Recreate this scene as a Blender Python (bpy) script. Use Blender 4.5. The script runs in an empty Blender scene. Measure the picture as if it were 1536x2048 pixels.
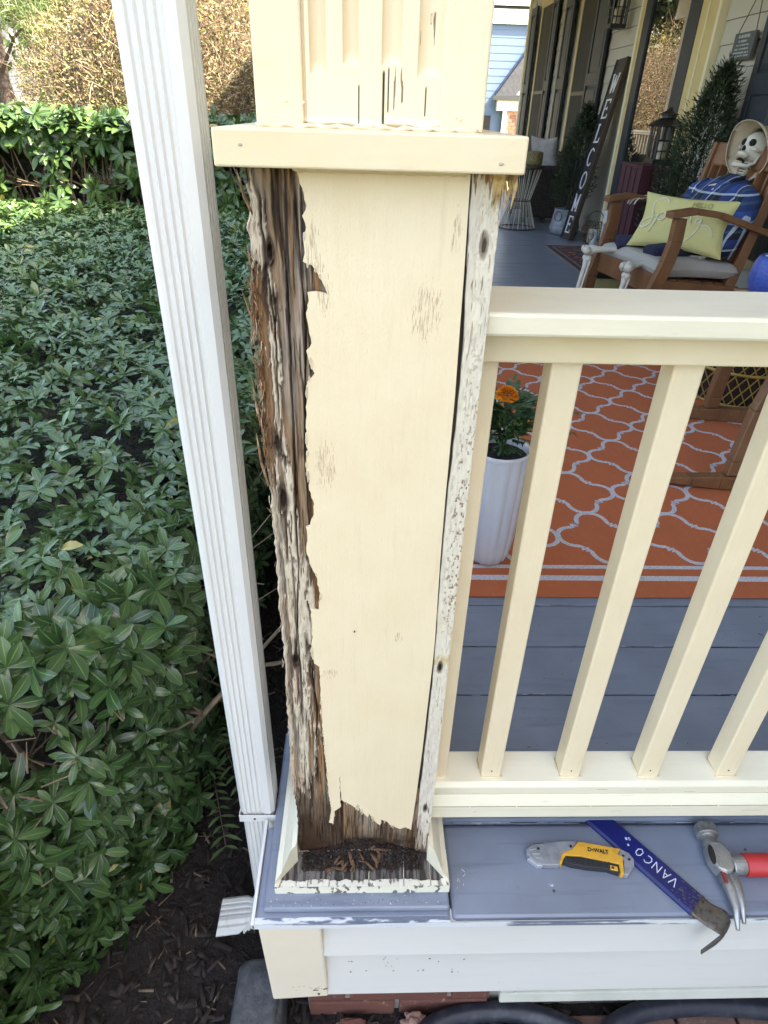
import bpy, bmesh, math, random
import numpy as np
from mathutils import Vector, Matrix, noise as mnoise
R = math.radians
rng = np.random.default_rng(7)
rnd = random.Random(11)
SC = bpy.context.scene
COL = SC.collection

# ------------------------------------------------------------------ camera
def cam_axes(p, r, w):
    p, r, w = R(p), R(r), R(w)
    f = Vector((math.sin(w)*math.cos(p), math.cos(w)*math.cos(p), -math.sin(p)))
    rt = Vector((math.cos(w), -math.sin(w), 0)); up = rt.cross(f)
    return rt*math.cos(r)+up*math.sin(r), up*math.cos(r)-rt*math.sin(r), f
cd = bpy.data.cameras.new('camera'); cam = bpy.data.objects.new('camera', cd); COL.objects.link(cam)
rx_, ux_, fx_ = cam_axes(32.353, 1.812, 2.2765)
mw = Matrix((( rx_.x, ux_.x, -fx_.x, .0992), (rx_.y, ux_.y, -fx_.y, -.5827), (rx_.z, ux_.z, -fx_.z, 1.0705), (0, 0, 0, 1)))
cam.matrix_world = mw
cd.sensor_fit = 'VERTICAL'; cd.sensor_height = 36; cd.lens = 36*1263.82/2048
cd.clip_start = .02; cd.clip_end = 600
SC.camera = cam

# ------------------------------------------------------------------ light
SUN = Vector((1, -.34, 1.20)).normalized()
world = bpy.data.worlds.new('World'); SC.world = world; world.use_nodes = True
nt = world.node_tree; bg = nt.nodes['Background']
sky = nt.nodes.new('ShaderNodeTexSky'); sky.sky_type = 'NISHITA'; sky.sun_disc = False
sky.sun_elevation = math.asin(SUN.z); sky.sun_rotation = math.atan2(SUN.x, SUN.y)
sky.air_density = 1.0; sky.dust_density = 3.5; sky.ozone_density = 1.0
nt.links.new(sky.outputs[0], bg.inputs[0]); bg.inputs[1].default_value = .15
ld = bpy.data.lights.new('sun', 'SUN'); ld.energy = 4.8; ld.angle = R(.5); ld.color = (1, .95, .86)
sun = bpy.data.objects.new('sun', ld); COL.objects.link(sun)
sun.rotation_euler = SUN.to_track_quat('Z', 'Y').to_euler(); sun.location = (6, -6, 12)
SC.view_settings.view_transform = 'Standard'; SC.view_settings.look = 'None'
SC.view_settings.exposure = 2.95; SC.view_settings.gamma = 1
SC.view_settings.use_white_balance = True; SC.view_settings.white_balance_temperature = 7480; SC.view_settings.white_balance_tint = 11
SC.view_settings.gamma = 1; SC.view_settings.use_curve_mapping = False
SC.render.engine = 'CYCLES'
SC.cycles.max_bounces = 6; SC.cycles.diffuse_bounces = 4; SC.cycles.glossy_bounces = 3
SC.cycles.transmission_bounces = 3; SC.cycles.transparent_max_bounces = 6

# ------------------------------------------------------------------ materials
MATS = {}
def M(name, base, rough=.6, layers=(), bump=None, metal=0, spec=.5, attr=None, coat=0, ior=None):
    """layers: (noise scale, xyz stretch, colour, lo, hi[, detail])"""
    if name in MATS: return MATS[name]
    m = bpy.data.materials.new(name); m.use_nodes = True; n = m.node_tree.nodes; l = m.node_tree.links
    b = n['Principled BSDF']; b.inputs['Roughness'].default_value = rough; b.inputs['Metallic'].default_value = metal
    b.inputs['Specular IOR Level'].default_value = spec
    if coat: b.inputs['Coat Weight'].default_value = coat; b.inputs['Coat Roughness'].default_value = .15
    if ior: b.inputs['IOR'].default_value = ior
    tc = n.new('ShaderNodeTexCoord')
    def nz(scale, st, det=5, rgh=.6):
        mp = n.new('ShaderNodeMapping'); mp.inputs['Scale'].default_value = st; l.new(tc.outputs['Object'], mp.inputs[0])
        t = n.new('ShaderNodeTexNoise'); t.inputs['Scale'].default_value = scale; t.inputs['Detail'].default_value = det
        t.inputs['Roughness'].default_value = rgh
        l.new(mp.outputs[0], t.inputs[0]); return t.outputs[0]
    if attr:
        a = n.new('ShaderNodeAttribute'); a.attribute_name = attr; cur = a.outputs['Color']
    else:
        c = n.new('ShaderNodeRGB'); c.outputs[0].default_value = (*base, 1); cur = c.outputs[0]
    for L in layers:
        s, st, colr, lo, hi = L[:5]
        r = n.new('ShaderNodeMapRange'); r.inputs[1].default_value = lo; r.inputs[2].default_value = hi
        l.new(nz(s, st, L[5] if len(L) > 5 else 5), r.inputs[0])
        x = n.new('ShaderNodeMix'); x.data_type = 'RGBA'; l.new(r.outputs[0], x.inputs[0])
        l.new(cur, x.inputs[6]); x.inputs[7].default_value = (*colr, 1); cur = x.outputs[2]
    l.new(cur, b.inputs['Base Color'])
    if bump:
        prev = None
        for (s, st, strength, dist) in (bump if isinstance(bump[0], tuple) else (bump,)):
            bp = n.new('ShaderNodeBump'); bp.inputs['Strength'].default_value = strength; bp.inputs['Distance'].default_value = dist
            l.new(nz(s, st, 4), bp.inputs['Height'])
            if prev: l.new(prev, bp.inputs['Normal'])
            prev = bp.outputs[0]
        l.new(prev, b.inputs['Normal'])
    MATS[name] = m; return m
ONE = (1, 1, 1)
CREAM = (.83, .70, .49)
m_cream = M('cream paint', CREAM, .42, [(9, ONE, (.79, .645, .425), .35, .7), (4, (1, 1, .35), (.76, .62, .41), .50, .72), (60, (1, 1, .12), (.74, .60, .40), .60, .80), (240, ONE, (.50, .38, .22), .77, .80)],
            ((420, ONE, .28, .0014), (110, (1, 1, .06), .30, .002), (14, ONE, .10, .006)))
m_creamh = M('cream paint on horizontal boards', CREAM, .42, [(9, ONE, (.77, .64, .41), .35, .7), (60, (.12, 1, 1), (.74, .60, .37), .60, .80), (240, ONE, (.45, .34, .20), .775, .80)],
             ((420, ONE, .16, .0012), (90, (.08, 1, 1), .12, .002)))
m_rail = M('pale weathered cream paint', (.80, .735, .56), .36, [(14, (.3, 1, 1), (.73, .67, .51), .4, .7), (120, (.15, 1, 1), (.60, .53, .40), .66, .78), (260, ONE, (.3, .24, .16), .775, .80)],
           ((380, ONE, .18, .0012), (100, (.06, 1, 1), .25, .002)))
m_attr = M('weathered wood and old paint', (1, 1, 1), .72, [], ((300, (1, 1, .25), .7, .002),), attr='Col', spec=.25)
m_core = M('dark bare wood', (.07, .045, .03), .9, [(60, (1, 1, .1), (.16, .10, .06), .4, .7)])
m_white = M('white enamelled metal', (.70, .69, .665), .38, [(6, (1, 1, .15), (.61, .595, .555), .4, .75), (3, (1, 1, .5), (.58, .55, .48), .55, .8), (70, (1, 1, .1), (.55, .52, .45), .64, .80), (200, ONE, (.25, .22, .18), .79, .80)],
            ((200, ONE, .06, .001),))
m_deck = M('blue grey floor paint', (.180, .205, .252), .32, [(5, ONE, (.22, .25, .31), .4, .7), (50, (.1, 1, 1), (.145, .17, .22), .55, .75), (160, ONE, (.06, .06, .07), .765, .785), (210, (1, 1, 1), (.5, .5, .5), .785, .80)],
           ((160, ONE, .15, .001), (30, (.1, 1, 1), .15, .002)))
m_siding = M('off white painted board', (.68, .65, .60), .5, [(5, (.2, 1, 1), (.62, .60, .55), .4, .7), (80, (.1, 1, 1), (.62, .60, .56), .55, .8), (110, ONE, (.30, .25, .19), .725, .745)],
             ((300, ONE, .1, .001), (80, (.08, 1, 1), .12, .001)))
m_peach = M('cream corner board paint', (.78, .68, .52), .5, [(5, ONE, (.72, .63, .50), .4, .7), (46, ONE, (.12, .09, .06), .715, .73)], ((300, ONE, .1, .001),))
m_beige = M('beige house siding', (.46, .435, .37), .6, [(4, ONE, (.42, .40, .34), .4, .7)], ((60, (1, .1, 1), .1, .002),))
m_trim = M('tan door trim', (.56, .44, .20), .5, [(5, ONE, (.50, .39, .18), .4, .7)])
m_shut = M('blue black shutter paint', (.030, .036, .046), .45, [(8, ONE, (.042, .047, .056), .4, .7)], spec=.18)
m_black = M('satin black', (.012, .012, .013), .45)
m_mortar = M('mortar', (.30, .27, .23), .9, [(60, ONE, (.20, .18, .15), .4, .7)], (150, ONE, .4, .003))
m_brick = M('red brick', (.14, .052, .038), .85, [(25, ONE, (.16, .06, .04), .4, .7), (90, ONE, (.40, .26, .2), .62, .78)], (120, ONE, .5, .003))
m_stone = M('dark grey stone', (.062, .066, .070), .9, [(55, ONE, (.10, .10, .10), .45, .65), (220, ONE, (.32, .32, .32), .69, .73)], ((90, ONE, .6, .004), (14, ONE, .5, .01)))
m_mulch = M('dark mulch', (.014, .010, .008), .95, [(80, ONE, (.04, .027, .02), .5, .7), (20, ONE, (.015, .01, .008), .5, .7)], ((90, ONE, 1, .01), (25, ONE, .8, .02)))
m_chip = M('bark chips', (.022, .015, .012), .9, [(30, ONE, (.085, .06, .045), .55, .76), (9, ONE, (.02, .014, .01), .5, .65)], (200, ONE, .5, .002))
m_straw = M('dry straw and leaf litter', (.17, .13, .085), .85, [(15, ONE, (.12, .08, .045), .45, .65)])
m_lawn = M('lawn', (.13, .13, .055), .95, [(3, ONE, (.19, .165, .085), .45, .65), (30, ONE, (.04, .055, .015), .5, .7)], (60, ONE, .8, .03))
m_wood = M('teak', (.20, .088, .035), .5, [(12, (1, 1, .3), (.13, .055, .022), .4, .7), (70, (1, .2, 1), (.28, .15, .08), .6, .8)], (90, (1, .2, .2), .2, .002))
m_twig = M('brown twigs', (.13, .095, .06), .9, [(20, ONE, (.22, .16, .10), .45, .65)])
m_bark = M('pine bark', (.055, .042, .034), .95, [(14, (1, 1, .3), (.05, .035, .03), .45, .6)], (22, (1, 1, .3), .8, .04))
m_hose = M('dark blue black rubber', (.018, .021, .032), .45, [(30, ONE, (.06, .063, .075), .5, .75)], (120, ONE, .15, .001))
m_bone = M('aged plastic bone', (.56, .53, .46), .5, [(14, ONE, (.28, .25, .20), .5, .72)], (60, ONE, .3, .003))
m_cushion = M('grey cushion cloth', (.40, .37, .335), .95, [(400, ONE, (.32, .295, .265), .4, .6)], ((500, ONE, .3, .001), (14, ONE, .4, .01)))
m_navy = M('navy cloth', (.010, .012, .035), .95, [(30, ONE, (.02, .022, .05), .4, .6)], (18, ONE, .8, .02))
m_steel = M('worn steel', (.42, .42, .42), .38, [(30, ONE, (.24, .22, .20), .45, .7), (140, ONE, (.55, .55, .55), .6, .75)], (90, ONE, .2, .0006), metal=.75)
m_darksteel = M('dark rusty steel', (.13, .115, .10), .5, [(45, ONE, (.17, .10, .06), .5, .7), (120, ONE, (.05, .045, .04), .5, .7)], (120, ONE, .25, .0006), metal=.55)

def leafmat(name, c1, c2, edge, rough=.32, vein=(.2, .28, .08), edgew=.12, trans=.0):
    """leaf colours: per-leaf random mix of c1..c2 (attribute), pale midrib and pale margin (both are the leaf's own marks)"""
    m = bpy.data.materials.new(name); m.use_nodes = True; n = m.node_tree.nodes; l = m.node_tree.links
    b = n['Principled BSDF']; b.inputs['Roughness'].default_value = rough
    uv = n.new('ShaderNodeUVMap'); sp = n.new('ShaderNodeSeparateXYZ'); l.new(uv.outputs[0], sp.inputs[0])
    a = n.new('ShaderNodeAttribute'); a.attribute_name = 'rnd'; sa = n.new('ShaderNodeSeparateXYZ'); l.new(a.outputs['Vector'], sa.inputs[0])
    def mix(f, x, y):
        k = n.new('ShaderNodeMix'); k.data_type = 'RGBA'; l.new(f, k.inputs[0])
        for i, s in ((6, x), (7, y)):
            if isinstance(s, tuple): k.inputs[i].default_value = (*s, 1)
            else: l.new(s, k.inputs[i])
        return k.outputs[2]
    def math_(op, x, y=None, clamp=False):
        k = n.new('ShaderNodeMath'); k.operation = op; k.use_clamp = clamp
        for i, s in ((0, x), (1, y)):
            if s is None: continue
            if isinstance(s, (int, float)): k.inputs[i].default_value = s
            else: l.new(s, k.inputs[i])
        return k.outputs[0]
    base = mix(sa.outputs[0], c1, c2)
    off = math_('ABSOLUTE', math_('SUBTRACT', sp.outputs[0], .5))
    rib = math_('MULTIPLY', math_('SUBTRACT', .045, off), 60, True)
    rim = math_('MULTIPLY', math_('SUBTRACT', off, .5-edgew), 30, True)
    rim = math_('MULTIPLY', rim, sa.outputs[1], True)
    c = mix(rib, base, vein); c = mix(rim, c, edge)
    # dead/yellow leaves
    dead = math_('GREATER_THAN', sa.outputs[2], .993)
    c = mix(dead, c, (.26, .22, .05))
    l.new(c, b.inputs['Base Color'])
    if trans:
        t = n.new('ShaderNodeBsdfTranslucent'); l.new(c, t.inputs[0]); ms = n.new('ShaderNodeMixShader'); ms.inputs[0].default_value = trans
        l.new(b.outputs[0], ms.inputs[1]); l.new(t.outputs[0], ms.inputs[2]); l.new(ms.outputs[0], n['Material Output'].inputs[0])
    return m
m_leaf = leafmat('glossy hedge leaf', (.018, .052, .014), (.085, .155, .050), (.36, .40, .26), .30, (.13, .22, .06), .05, .12)
m_leaf2 = leafmat('broad hedge leaf', (.030, .072, .020), (.065, .12, .030), (.14, .2, .08), .34, (.14, .22, .06), .03, .22)  # leaf of the taller back hedge
m_shrubleaf = leafmat('autumn shrub leaf', (.155, .145, .050), (.215, .165, .080), (.2, .2, .1), .6, (.26, .22, .1), .02, .2)
m_needle = leafmat('conifer needles', (.016, .032, .014), (.034, .058, .022), (.1, .1, .05), .55, (.04, .07, .03), .02, .1)
m_pine = leafmat('pine needles', (.085, .135, .045), (.13, .18, .06), (.1, .1, .05), .55, (.1, .14, .05), .02, .2)
m_farleaf = leafmat('far tree leaf', (.07, .10, .03), (.13, .15, .05), (.1, .1, .05), .6, (.1, .14, .05), .02, .2)
m_mari = leafmat('marigold leaf', (.028, .075, .030), (.045, .105, .035), (.1, .15, .06), .45, (.06, .13, .05), .03, .1)

# ------------------------------------------------------------------ object helpers
def tag(o, label=None, cat=None, group=None, kind=None):
    if label: o['label'] = label
    if cat: o['category'] = cat
    if group: o['group'] = group
    if kind: o['kind'] = kind
    return o
def empty(name, loc, label, cat, group=None, rz=0):
    o = bpy.data.objects.new(name, None); COL.objects.link(o); o.location = loc; o.rotation_euler = (0, 0, rz)
    o.empty_display_size = .05
    W[o.name] = Matrix.Translation(loc) @ Matrix.Rotation(rz, 4, 'Z')
    return tag(o, label, cat, group)
W = {}
def link(name, me, mat, parent=None, bevel=0, smooth=False, world_coords=True):
    o = bpy.data.objects.new(name, me); COL.objects.link(o)
    if mat:
        for mm in (mat if isinstance(mat, (list, tuple)) else [mat]): me.materials.append(mm)
    if parent is not None:
        o.parent = parent
        mw = W.get(parent.name)
        if mw is not None and world_coords: me.transform(mw.inverted())
        W[o.name] = mw if mw is not None else Matrix.Identity(4)
    else: W[o.name] = Matrix.Identity(4)
    if bevel:
        bv = o.modifiers.new('bevel', 'BEVEL'); bv.width = bevel; bv.segments = 2; bv.limit_method = 'ANGLE'; bv.angle_limit = R(40)
        bv.harden_normals = False
    if smooth: me.polygons.foreach_set('use_smooth', [True]*len(me.polygons))
    return o
class G:
    def __init__(s): s.v = []; s.f = []; s.m = []; s.cur = 0
    def add(s, vs, fs):
        k = len(s.v); s.v += [tuple(p) for p in vs]; s.f += [tuple(i+k for i in f) for f in fs]; s.m += [s.cur]*len(fs); return s
    def box(s, x0, x1, y0, y1, z0, z1):
        return s.add([(x, y, z) for x in (x0, x1) for y in (y0, y1) for z in (z0, z1)],
                     [(0, 1, 3, 2), (4, 6, 7, 5), (0, 4, 5, 1), (2, 3, 7, 6), (0, 2, 6, 4), (1, 5, 7, 3)])
    def hexa(s, a, b):  # two quads, bottom a and top b (same winding)
        return s.add(list(a)+list(b), [(3, 2, 1, 0), (4, 5, 6, 7)]+[(i, (i+1) % 4, (i+1) % 4+4, i+4) for i in range(4)])
    def prism(s, pts, fn0, fn1):
        n = len(pts); return s.add([fn0(*p) for p in pts]+[fn1(*p) for p in pts],
                     [tuple(range(n))[::-1], tuple(range(n, 2*n))]+[(i, (i+1) % n, (i+1) % n+n, i+n) for i in range(n)])
    def bar(s, a, b, w, h, up=(0, 0, 1)):
        a, b, up = Vector(a), Vector(b), Vector(up); d = (b-a).normalized(); x = d.cross(up)
        if x.length < 1e-5: x = d.cross(Vector((1, 0, 0)))
        x.normalize(); y = x.cross(d)
        q = [x*sx*w/2+y*sy*h/2 for sx, sy in ((-1, -1), (1, -1), (1, 1), (-1, 1))]
        return s.hexa([a+p for p in q], [b+p for p in q])
    def tube(s, path, rad, n=8, caps=True, squash=1.0):
        P = [Vector(p) for p in path]; N = len(P); rs = rad if hasattr(rad, '__len__') else [rad]*N
        vs = []; prev = None
        for i in range(N):
            d = (P[min(i+1, N-1)]-P[max(i-1, 0)])
            if d.length < 1e-9: d = Vector((0, 0, 1))
            d.normalize()
            if prev is None:
                x = d.cross(Vector((0, 0, 1)));
                if x.length < 1e-3: x = d.cross(Vector((1, 0, 0)))
            else: x = prev-d*prev.dot(d)
            x.normalize(); prev = x; y = d.cross(x)
            for k in range(n):
                a = 2*math.pi*k/n; vs.append(P[i]+(x*math.cos(a)+y*math.sin(a)*squash)*rs[i])
        fs = [(i*n+k, i*n+(k+1) % n, (i+1)*n+(k+1) % n, (i+1)*n+k) for i in range(N-1) for k in range(n)]
        if caps: fs += [tuple(range(n))[::-1], tuple(range((N-1)*n, N*n))]
        return s.add(vs, fs)
    def lathe(s, prof, c=(0, 0, 0), n=24, close=False, flute=None):
        vs = []
        for (r, z) in prof:
            for k in range(n):
                a = 2*math.pi*k/n; rr = r*(1+(flute(a, z) if flute else 0)); vs.append((c[0]+rr*math.cos(a), c[1]+rr*math.sin(a), c[2]+z))
        N = len(prof); fs = [(i*n+k, i*n+(k+1) % n, (i+1)*n+(k+1) % n, (i+1)*n+k) for i in range(N-1) for k in range(n)]
        if close: fs += [tuple(range(n))[::-1], tuple(range((N-1)*n, N*n))]
        return s.add(vs, fs)
    def ball(s, c, r, n=12, m=8, fn=None, rot=None):
        r = r if hasattr(r, '__len__') else (r, r, r); vs = []
        for i in range(m+1):
            t = math.pi*i/m
            for k in range(n):
                a = 2*math.pi*k/n; p = Vector((math.sin(t)*math.cos(a), math.sin(t)*math.sin(a), math.cos(t)))
                q = fn(p) if fn else p
                q = Vector((q.x*r[0], q.y*r[1], q.z*r[2]))
                if rot is not None: q = rot @ q
                vs.append(Vector(c)+q)
        return s.add(vs, [(i*n+k, (i+1)*n+k, (i+1)*n+(k+1) % n, i*n+(k+1) % n) for i in range(m) for k in range(n)])
    def mesh(s, name):
        me = bpy.data.meshes.new(name); me.from_pydata(s.v, [], s.f)
        if any(s.m): me.polygons.foreach_set('material_index', s.m)
        me.update(); return me
    def build(s, name, mat, parent=None, bevel=0, smooth=False):
        return link(name, s.mesh(name), mat, parent, bevel, smooth)
def box(name, x0, x1, y0, y1, z0, z1, mat, parent=None, bevel=.002):
    return G().box(x0, x1, y0, y1, z0, z1).build(name, mat, parent, bevel)
def copy_tree(o, parent=None):
    c = o.copy(); COL.objects.link(c); c.parent = parent; W[c.name] = W.get(o.name, Matrix.Identity(4))
    for ch in list(o.children): copy_tree(ch, c)
    return c

# value noise in numpy
def vnoise(x, y, seed=0):
    x = np.asarray(x, float); y = np.asarray(y, float)
    xi = np.floor(x).astype(np.int64); yi = np.floor(y).astype(np.int64); fx = x-xi; fy = y-yi
    fx = fx*fx*(3-2*fx); fy = fy*fy*(3-2*fy)
    def h(a, b):
        k = (a*374761393+b*668265263+seed*2147483647) & 0xffffffff
        k = ((k ^ (k >> 13))*1274126177) & 0xffffffff
        return ((k ^ (k >> 16)) & 0xffff)/65535.
    return (h(xi, yi)*(1-fx)+h(xi+1, yi)*fx)*(1-fy)+(h(xi, yi+1)*(1-fx)+h(xi+1, yi+1)*fx)*fy
def fbm(x, y, seed=0, oct=4):
    s = 0; a = .5; t = 0
    for o in range(oct): s = s+a*vnoise(x*2**o, y*2**o, seed+o*17); t += a; a *= .5
    return s/t
def sstep(x, lo, hi):
    t = np.clip((x-lo)/(hi-lo), 0, 1); return t*t*(3-2*t)
def grid_mesh(name, P, colr=None, mat=None, parent=None, smooth=True):
    """P: (nv, nu, 3) vertex grid, colr: same shape"""
    nv, nu = P.shape[:2]; me = bpy.data.meshes.new(name)
    idx = np.arange(nv*nu).reshape(nv, nu)
    q = np.stack([idx[:-1, :-1], idx[:-1, 1:], idx[1:, 1:], idx[1:, :-1]], -1).reshape(-1, 4)
    bulk(me, P.reshape(-1, 3), q)
    if colr is not None:
        a = me.color_attributes.new('Col', 'FLOAT_COLOR', 'POINT')
        c = np.ones((nv*nu, 4), np.float32); c[:, :3] = colr.reshape(-1, 3); a.data.foreach_set('color', c.ravel())
    return link(name, me, mat, parent, smooth=smooth)
def bulk(me, V, F):
    V = np.asarray(V, np.float32); F = np.asarray(F, np.int32); k = F.shape[1]
    me.vertices.add(len(V)); me.vertices.foreach_set('co', V.ravel())
    me.loops.add(F.size); me.loops.foreach_set('vertex_index', F.ravel())
    me.polygons.add(len(F)); me.polygons.foreach_set('loop_start', np.arange(0, F.size, k, dtype=np.int32))
    me.update(calc_edges=True)
# leaves: a template of 3 x (n+1) vertices, folded along the rib and drooping
LEAFPROF = {5: [.10, .40, .78, 1.0, .86, .16], 4: [.14, .52, .95, .95, .16], 3: [.15, .8, .95, .10], 2: [.2, 1, .08], 1: [1, .6]}
def leaves(name, pos, dr, nr, L, Wd, mat, parent=None, seg=4, fold=.25, droop=.35, rim=None, stuff=True, r0=None):
    pos, dr, nr = (np.asarray(a, float) for a in (pos, dr, nr)); N = len(pos)
    L = np.broadcast_to(L, N); Wd = np.broadcast_to(Wd, N)
    dr = dr/np.linalg.norm(dr, axis=1, keepdims=True); sd = np.cross(dr, nr); sd /= np.linalg.norm(sd, axis=1, keepdims=True)+1e-9; up = np.cross(sd, dr)
    pr = np.array(LEAFPROF[seg]); m = len(pr); t = np.linspace(0, 1, m)
    dp = droop*(.4+1.2*rng.random(N)); tw = rng.normal(0, .12, N)
    V = np.zeros((N, m, 3, 3)); UV = np.zeros((m, 3, 2))
    for j in range(m):
        c = pos+dr*(L*t[j])[:, None]-up*(L*dp*t[j]**2)[:, None]
        for i, sg in enumerate((-1, 0, 1)):
            h = abs(sg)*fold*Wd*pr[j]/2+sg*tw*Wd*t[j]
            V[:, j, i] = c+sd*(sg*Wd*pr[j]/2)[:, None]+up*h[:, None]; UV[j, i] = (i/2, t[j])
    b = np.arange(N)[:, None, None]*(m*3); q = []
    for j in range(m-1):
        for i in range(2):
            a = j*3+i; q.append([a, a+1, a+4, a+3])
    F = (b+np.array(q)[None]).reshape(-1, 4); me = bpy.data.meshes.new(name); bulk(me, V.reshape(-1, 3), F)
    uv = me.uv_layers.new(name='UVMap'); uvs = np.tile(UV.reshape(-1, 2), (N, 1))[F.ravel()]; uv.data.foreach_set('uv', uvs.astype(np.float32).ravel())
    rr = rng.random((N, 3)) if r0 is None else r0
    if rim is not None: rr[:, 1] = rim
    a = me.attributes.new('rnd', 'FLOAT_VECTOR', 'POINT'); a.data.foreach_set('vector', np.repeat(rr, m*3, axis=0).astype(np.float32).ravel())
    o = link(name, me, mat, parent, smooth=True)
    if stuff: o['kind'] = 'stuff'
    return o
def rand_unit(n):
    v = rng.normal(size=(n, 3)); return v/np.linalg.norm(v, axis=1, keepdims=True)
def whorls(P, Nn, k=8, tilt=(.15, .8)):
    """k leaves round each shoot tip: returns pos, dir, nrm, whorl index"""
    n = len(P); a = Nn+rng.normal(0, .35, (n, 3)); a /= np.linalg.norm(a, axis=1, keepdims=True)
    u = np.cross(a, rand_unit(n)); u /= np.linalg.norm(u, axis=1, keepdims=True); w = np.cross(a, u)
    ps, ds, ns = [], [], []
    for i in range(k):
        th = 2*math.pi*i/k*1.0+rng.normal(0, .22, n); el = rng.uniform(tilt[0], tilt[1], n)*(1 if i % 2 else .6)
        rad = u*np.cos(th)[:, None]+w*np.sin(th)[:, None]
        d = rad*np.cos(el)[:, None]+a*np.sin(el)[:, None]; nn = a*np.cos(el)[:, None]-rad*np.sin(el)[:, None]
        ps.append(P-a*(.012*(i/k))[..., None] if False else P-a*.01*(i/k)); ds.append(d); ns.append(nn)
    idx = np.tile(np.arange(n), k)
    return np.concatenate(ps), np.concatenate(ds), np.concatenate(ns), idx
def text_mesh(s, size, ext=.0005, shear=0, bold=0, sx=1):
    c = bpy.data.curves.new('lettering', 'FONT'); c.body = s; c.size = size; c.extrude = ext; c.align_x = 'CENTER'; c.align_y = 'CENTER'; c.shear = shear; c.offset = bold
    o = bpy.data.objects.new('lettering', c); COL.objects.link(o)
    me = bpy.data.meshes.new_from_object(o.evaluated_get(bpy.context.evaluated_depsgraph_get())); bpy.data.objects.remove(o)
    if sx != 1: me.transform(Matrix.Diagonal((sx, 1, 1, 1)))
    return me
# ================================================================== GROUND AND SETTING
def struct(o): o['kind'] = 'structure'; return o
GZ = -.5
g = G().add([(-150, -150, GZ-.03), (150, -150, GZ-.03), (150, 150, GZ-.03), (-150, 150, GZ-.03)], [(0, 1, 2, 3)])
struct(g.build('lawn', m_lawn))
# mulch bed, one uneven sheet
nx, ny = 260, 200
X, Y = np.meshgrid(np.linspace(-3.4, 2.4, nx), np.linspace(-1.6, 6.4, ny))
Z = GZ+.03*fbm(X*3, Y*3, 3)+.022*fbm(X*22, Y*22, 5)-.02
struct(grid_mesh('mulch_bed', np.stack([X, Y, Z], -1), None, m_mulch))
# bark chips on it
def chips(name, n, xr, yr, zf, lr, mat, parent=None, th=.3, tilt=.5, wr=(.15, .5)):
    V, F = [], []
    p = np.stack([rng.uniform(*xr, n), rng.uniform(*yr, n)], -1); z = zf(p[:, 0], p[:, 1])
    L = rng.uniform(lr[0], lr[1], n); Wd = L*rng.uniform(*wr, n); T = L*th*rng.uniform(.2, .6, n)
    az = rng.uniform(0, 6.3, n); ti = rng.normal(0, tilt, n)
    d = np.stack([np.cos(az)*np.cos(ti), np.sin(az)*np.cos(ti), np.sin(ti)], -1); s_ = np.stack([-np.sin(az), np.cos(az), rng.normal(0, .3, n)], -1)
    s_ /= np.linalg.norm(s_, axis=1, keepdims=True); u = np.cross(d, s_); c = np.concatenate([p, z[:, None]], 1)
    vs = np.zeros((n, 8, 3)); k = 0
    for a in (-1, 1):
        for b_, e in ((-1, -1), (1, -1), (1, 1), (-1, 1)):
            w = (.35+.65*rng.random(n)); vs[:, k] = c+d*(a*L/2)[:, None]+s_*(b_*Wd/2*w)[:, None]+u*(e*T/2)[:, None]; k += 1
    f = np.array([(3, 2, 1, 0), (4, 5, 6, 7), (0, 1, 5, 4), (1, 2, 6, 5), (2, 3, 7, 6), (3, 0, 4, 7)])
    F = (np.arange(n)[:, None, None]*8+f[None]).reshape(-1, 4); me = bpy.data.meshes.new(name); bulk(me, vs.reshape(-1, 3), F)
    o = link(name, me, mat, parent); o['kind'] = 'stuff'; return o
gz = lambda x, y: GZ+.03*fbm(x*3, y*3, 3)+.022*fbm(x*22, y*22, 5)-.012
chips('bark_mulch', 9000, (-1.1, 1.3), (-.7, 1.7), gz, (.012, .045), m_chip)
chips('leaf_litter', 620, (-.9, .45), (-.5, 1.2), lambda x, y: gz(x, y)+.004, (.008, .045), m_straw, th=.05, tilt=.25, wr=(.06, .22))
# brick pavers at the foot of the porch (right)
pv = empty('brick_path', (.55, -.2, GZ), 'row of worn red brown brick pavers on the ground under the dark hose', 'path')
for i in range(7):
    for j in range(4):
        x = .50+i*.125+(j % 2)*.03; y = -.055-j*.125
        o = box('paver', x, x+.117, y-.117, y, GZ-.02, GZ+.030+rnd.uniform(-.003, .003), M('brown paver', (.16, .085, .065), .85, [(14, ONE, (.10, .06, .05), .4, .7), (80, ONE, (.25, .19, .16), .6, .75)], (100, ONE, .5, .003)), pv, .004)

# ================================================================== PORCH FLOOR
DK = .0
floor = struct(G().box(-.046, 2.5, -.07, 13.2, -.05, -.027).build('porch_floor', m_core))
ys = [(-.0885, .067)]
y = .0695
while y < 13.0:
    ys.append((y, y+.1442)); y += .1485
for i, (a, b) in enumerate(ys):
    if i == 0:
        bd = box('floor_board', .2475, 2.498, a, b, -.024, DK, m_deck, floor, .006)
        bd2 = box('floor_board', -.063, .2450, a, b, -.024, DK-.001, m_deck, floor, .006)
    else:
        bd = box('floor_board', -.049, 2.498, a, b, -.024, DK+rnd.uniform(-.0012, .0005), m_deck, floor, .0022)
# raised grey strip just behind the first board, under the rail
box('floor_trim', .2443, 2.49, .069, .083, .001, .012, m_deck, floor, .003)
# grey raised ledge round the base of the corner column
gl = G().box(-.0505, .2435, -.0775, .26, 0, .0105)
gl.build('column_ledge', m_deck, floor, .004)
chp = []
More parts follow.
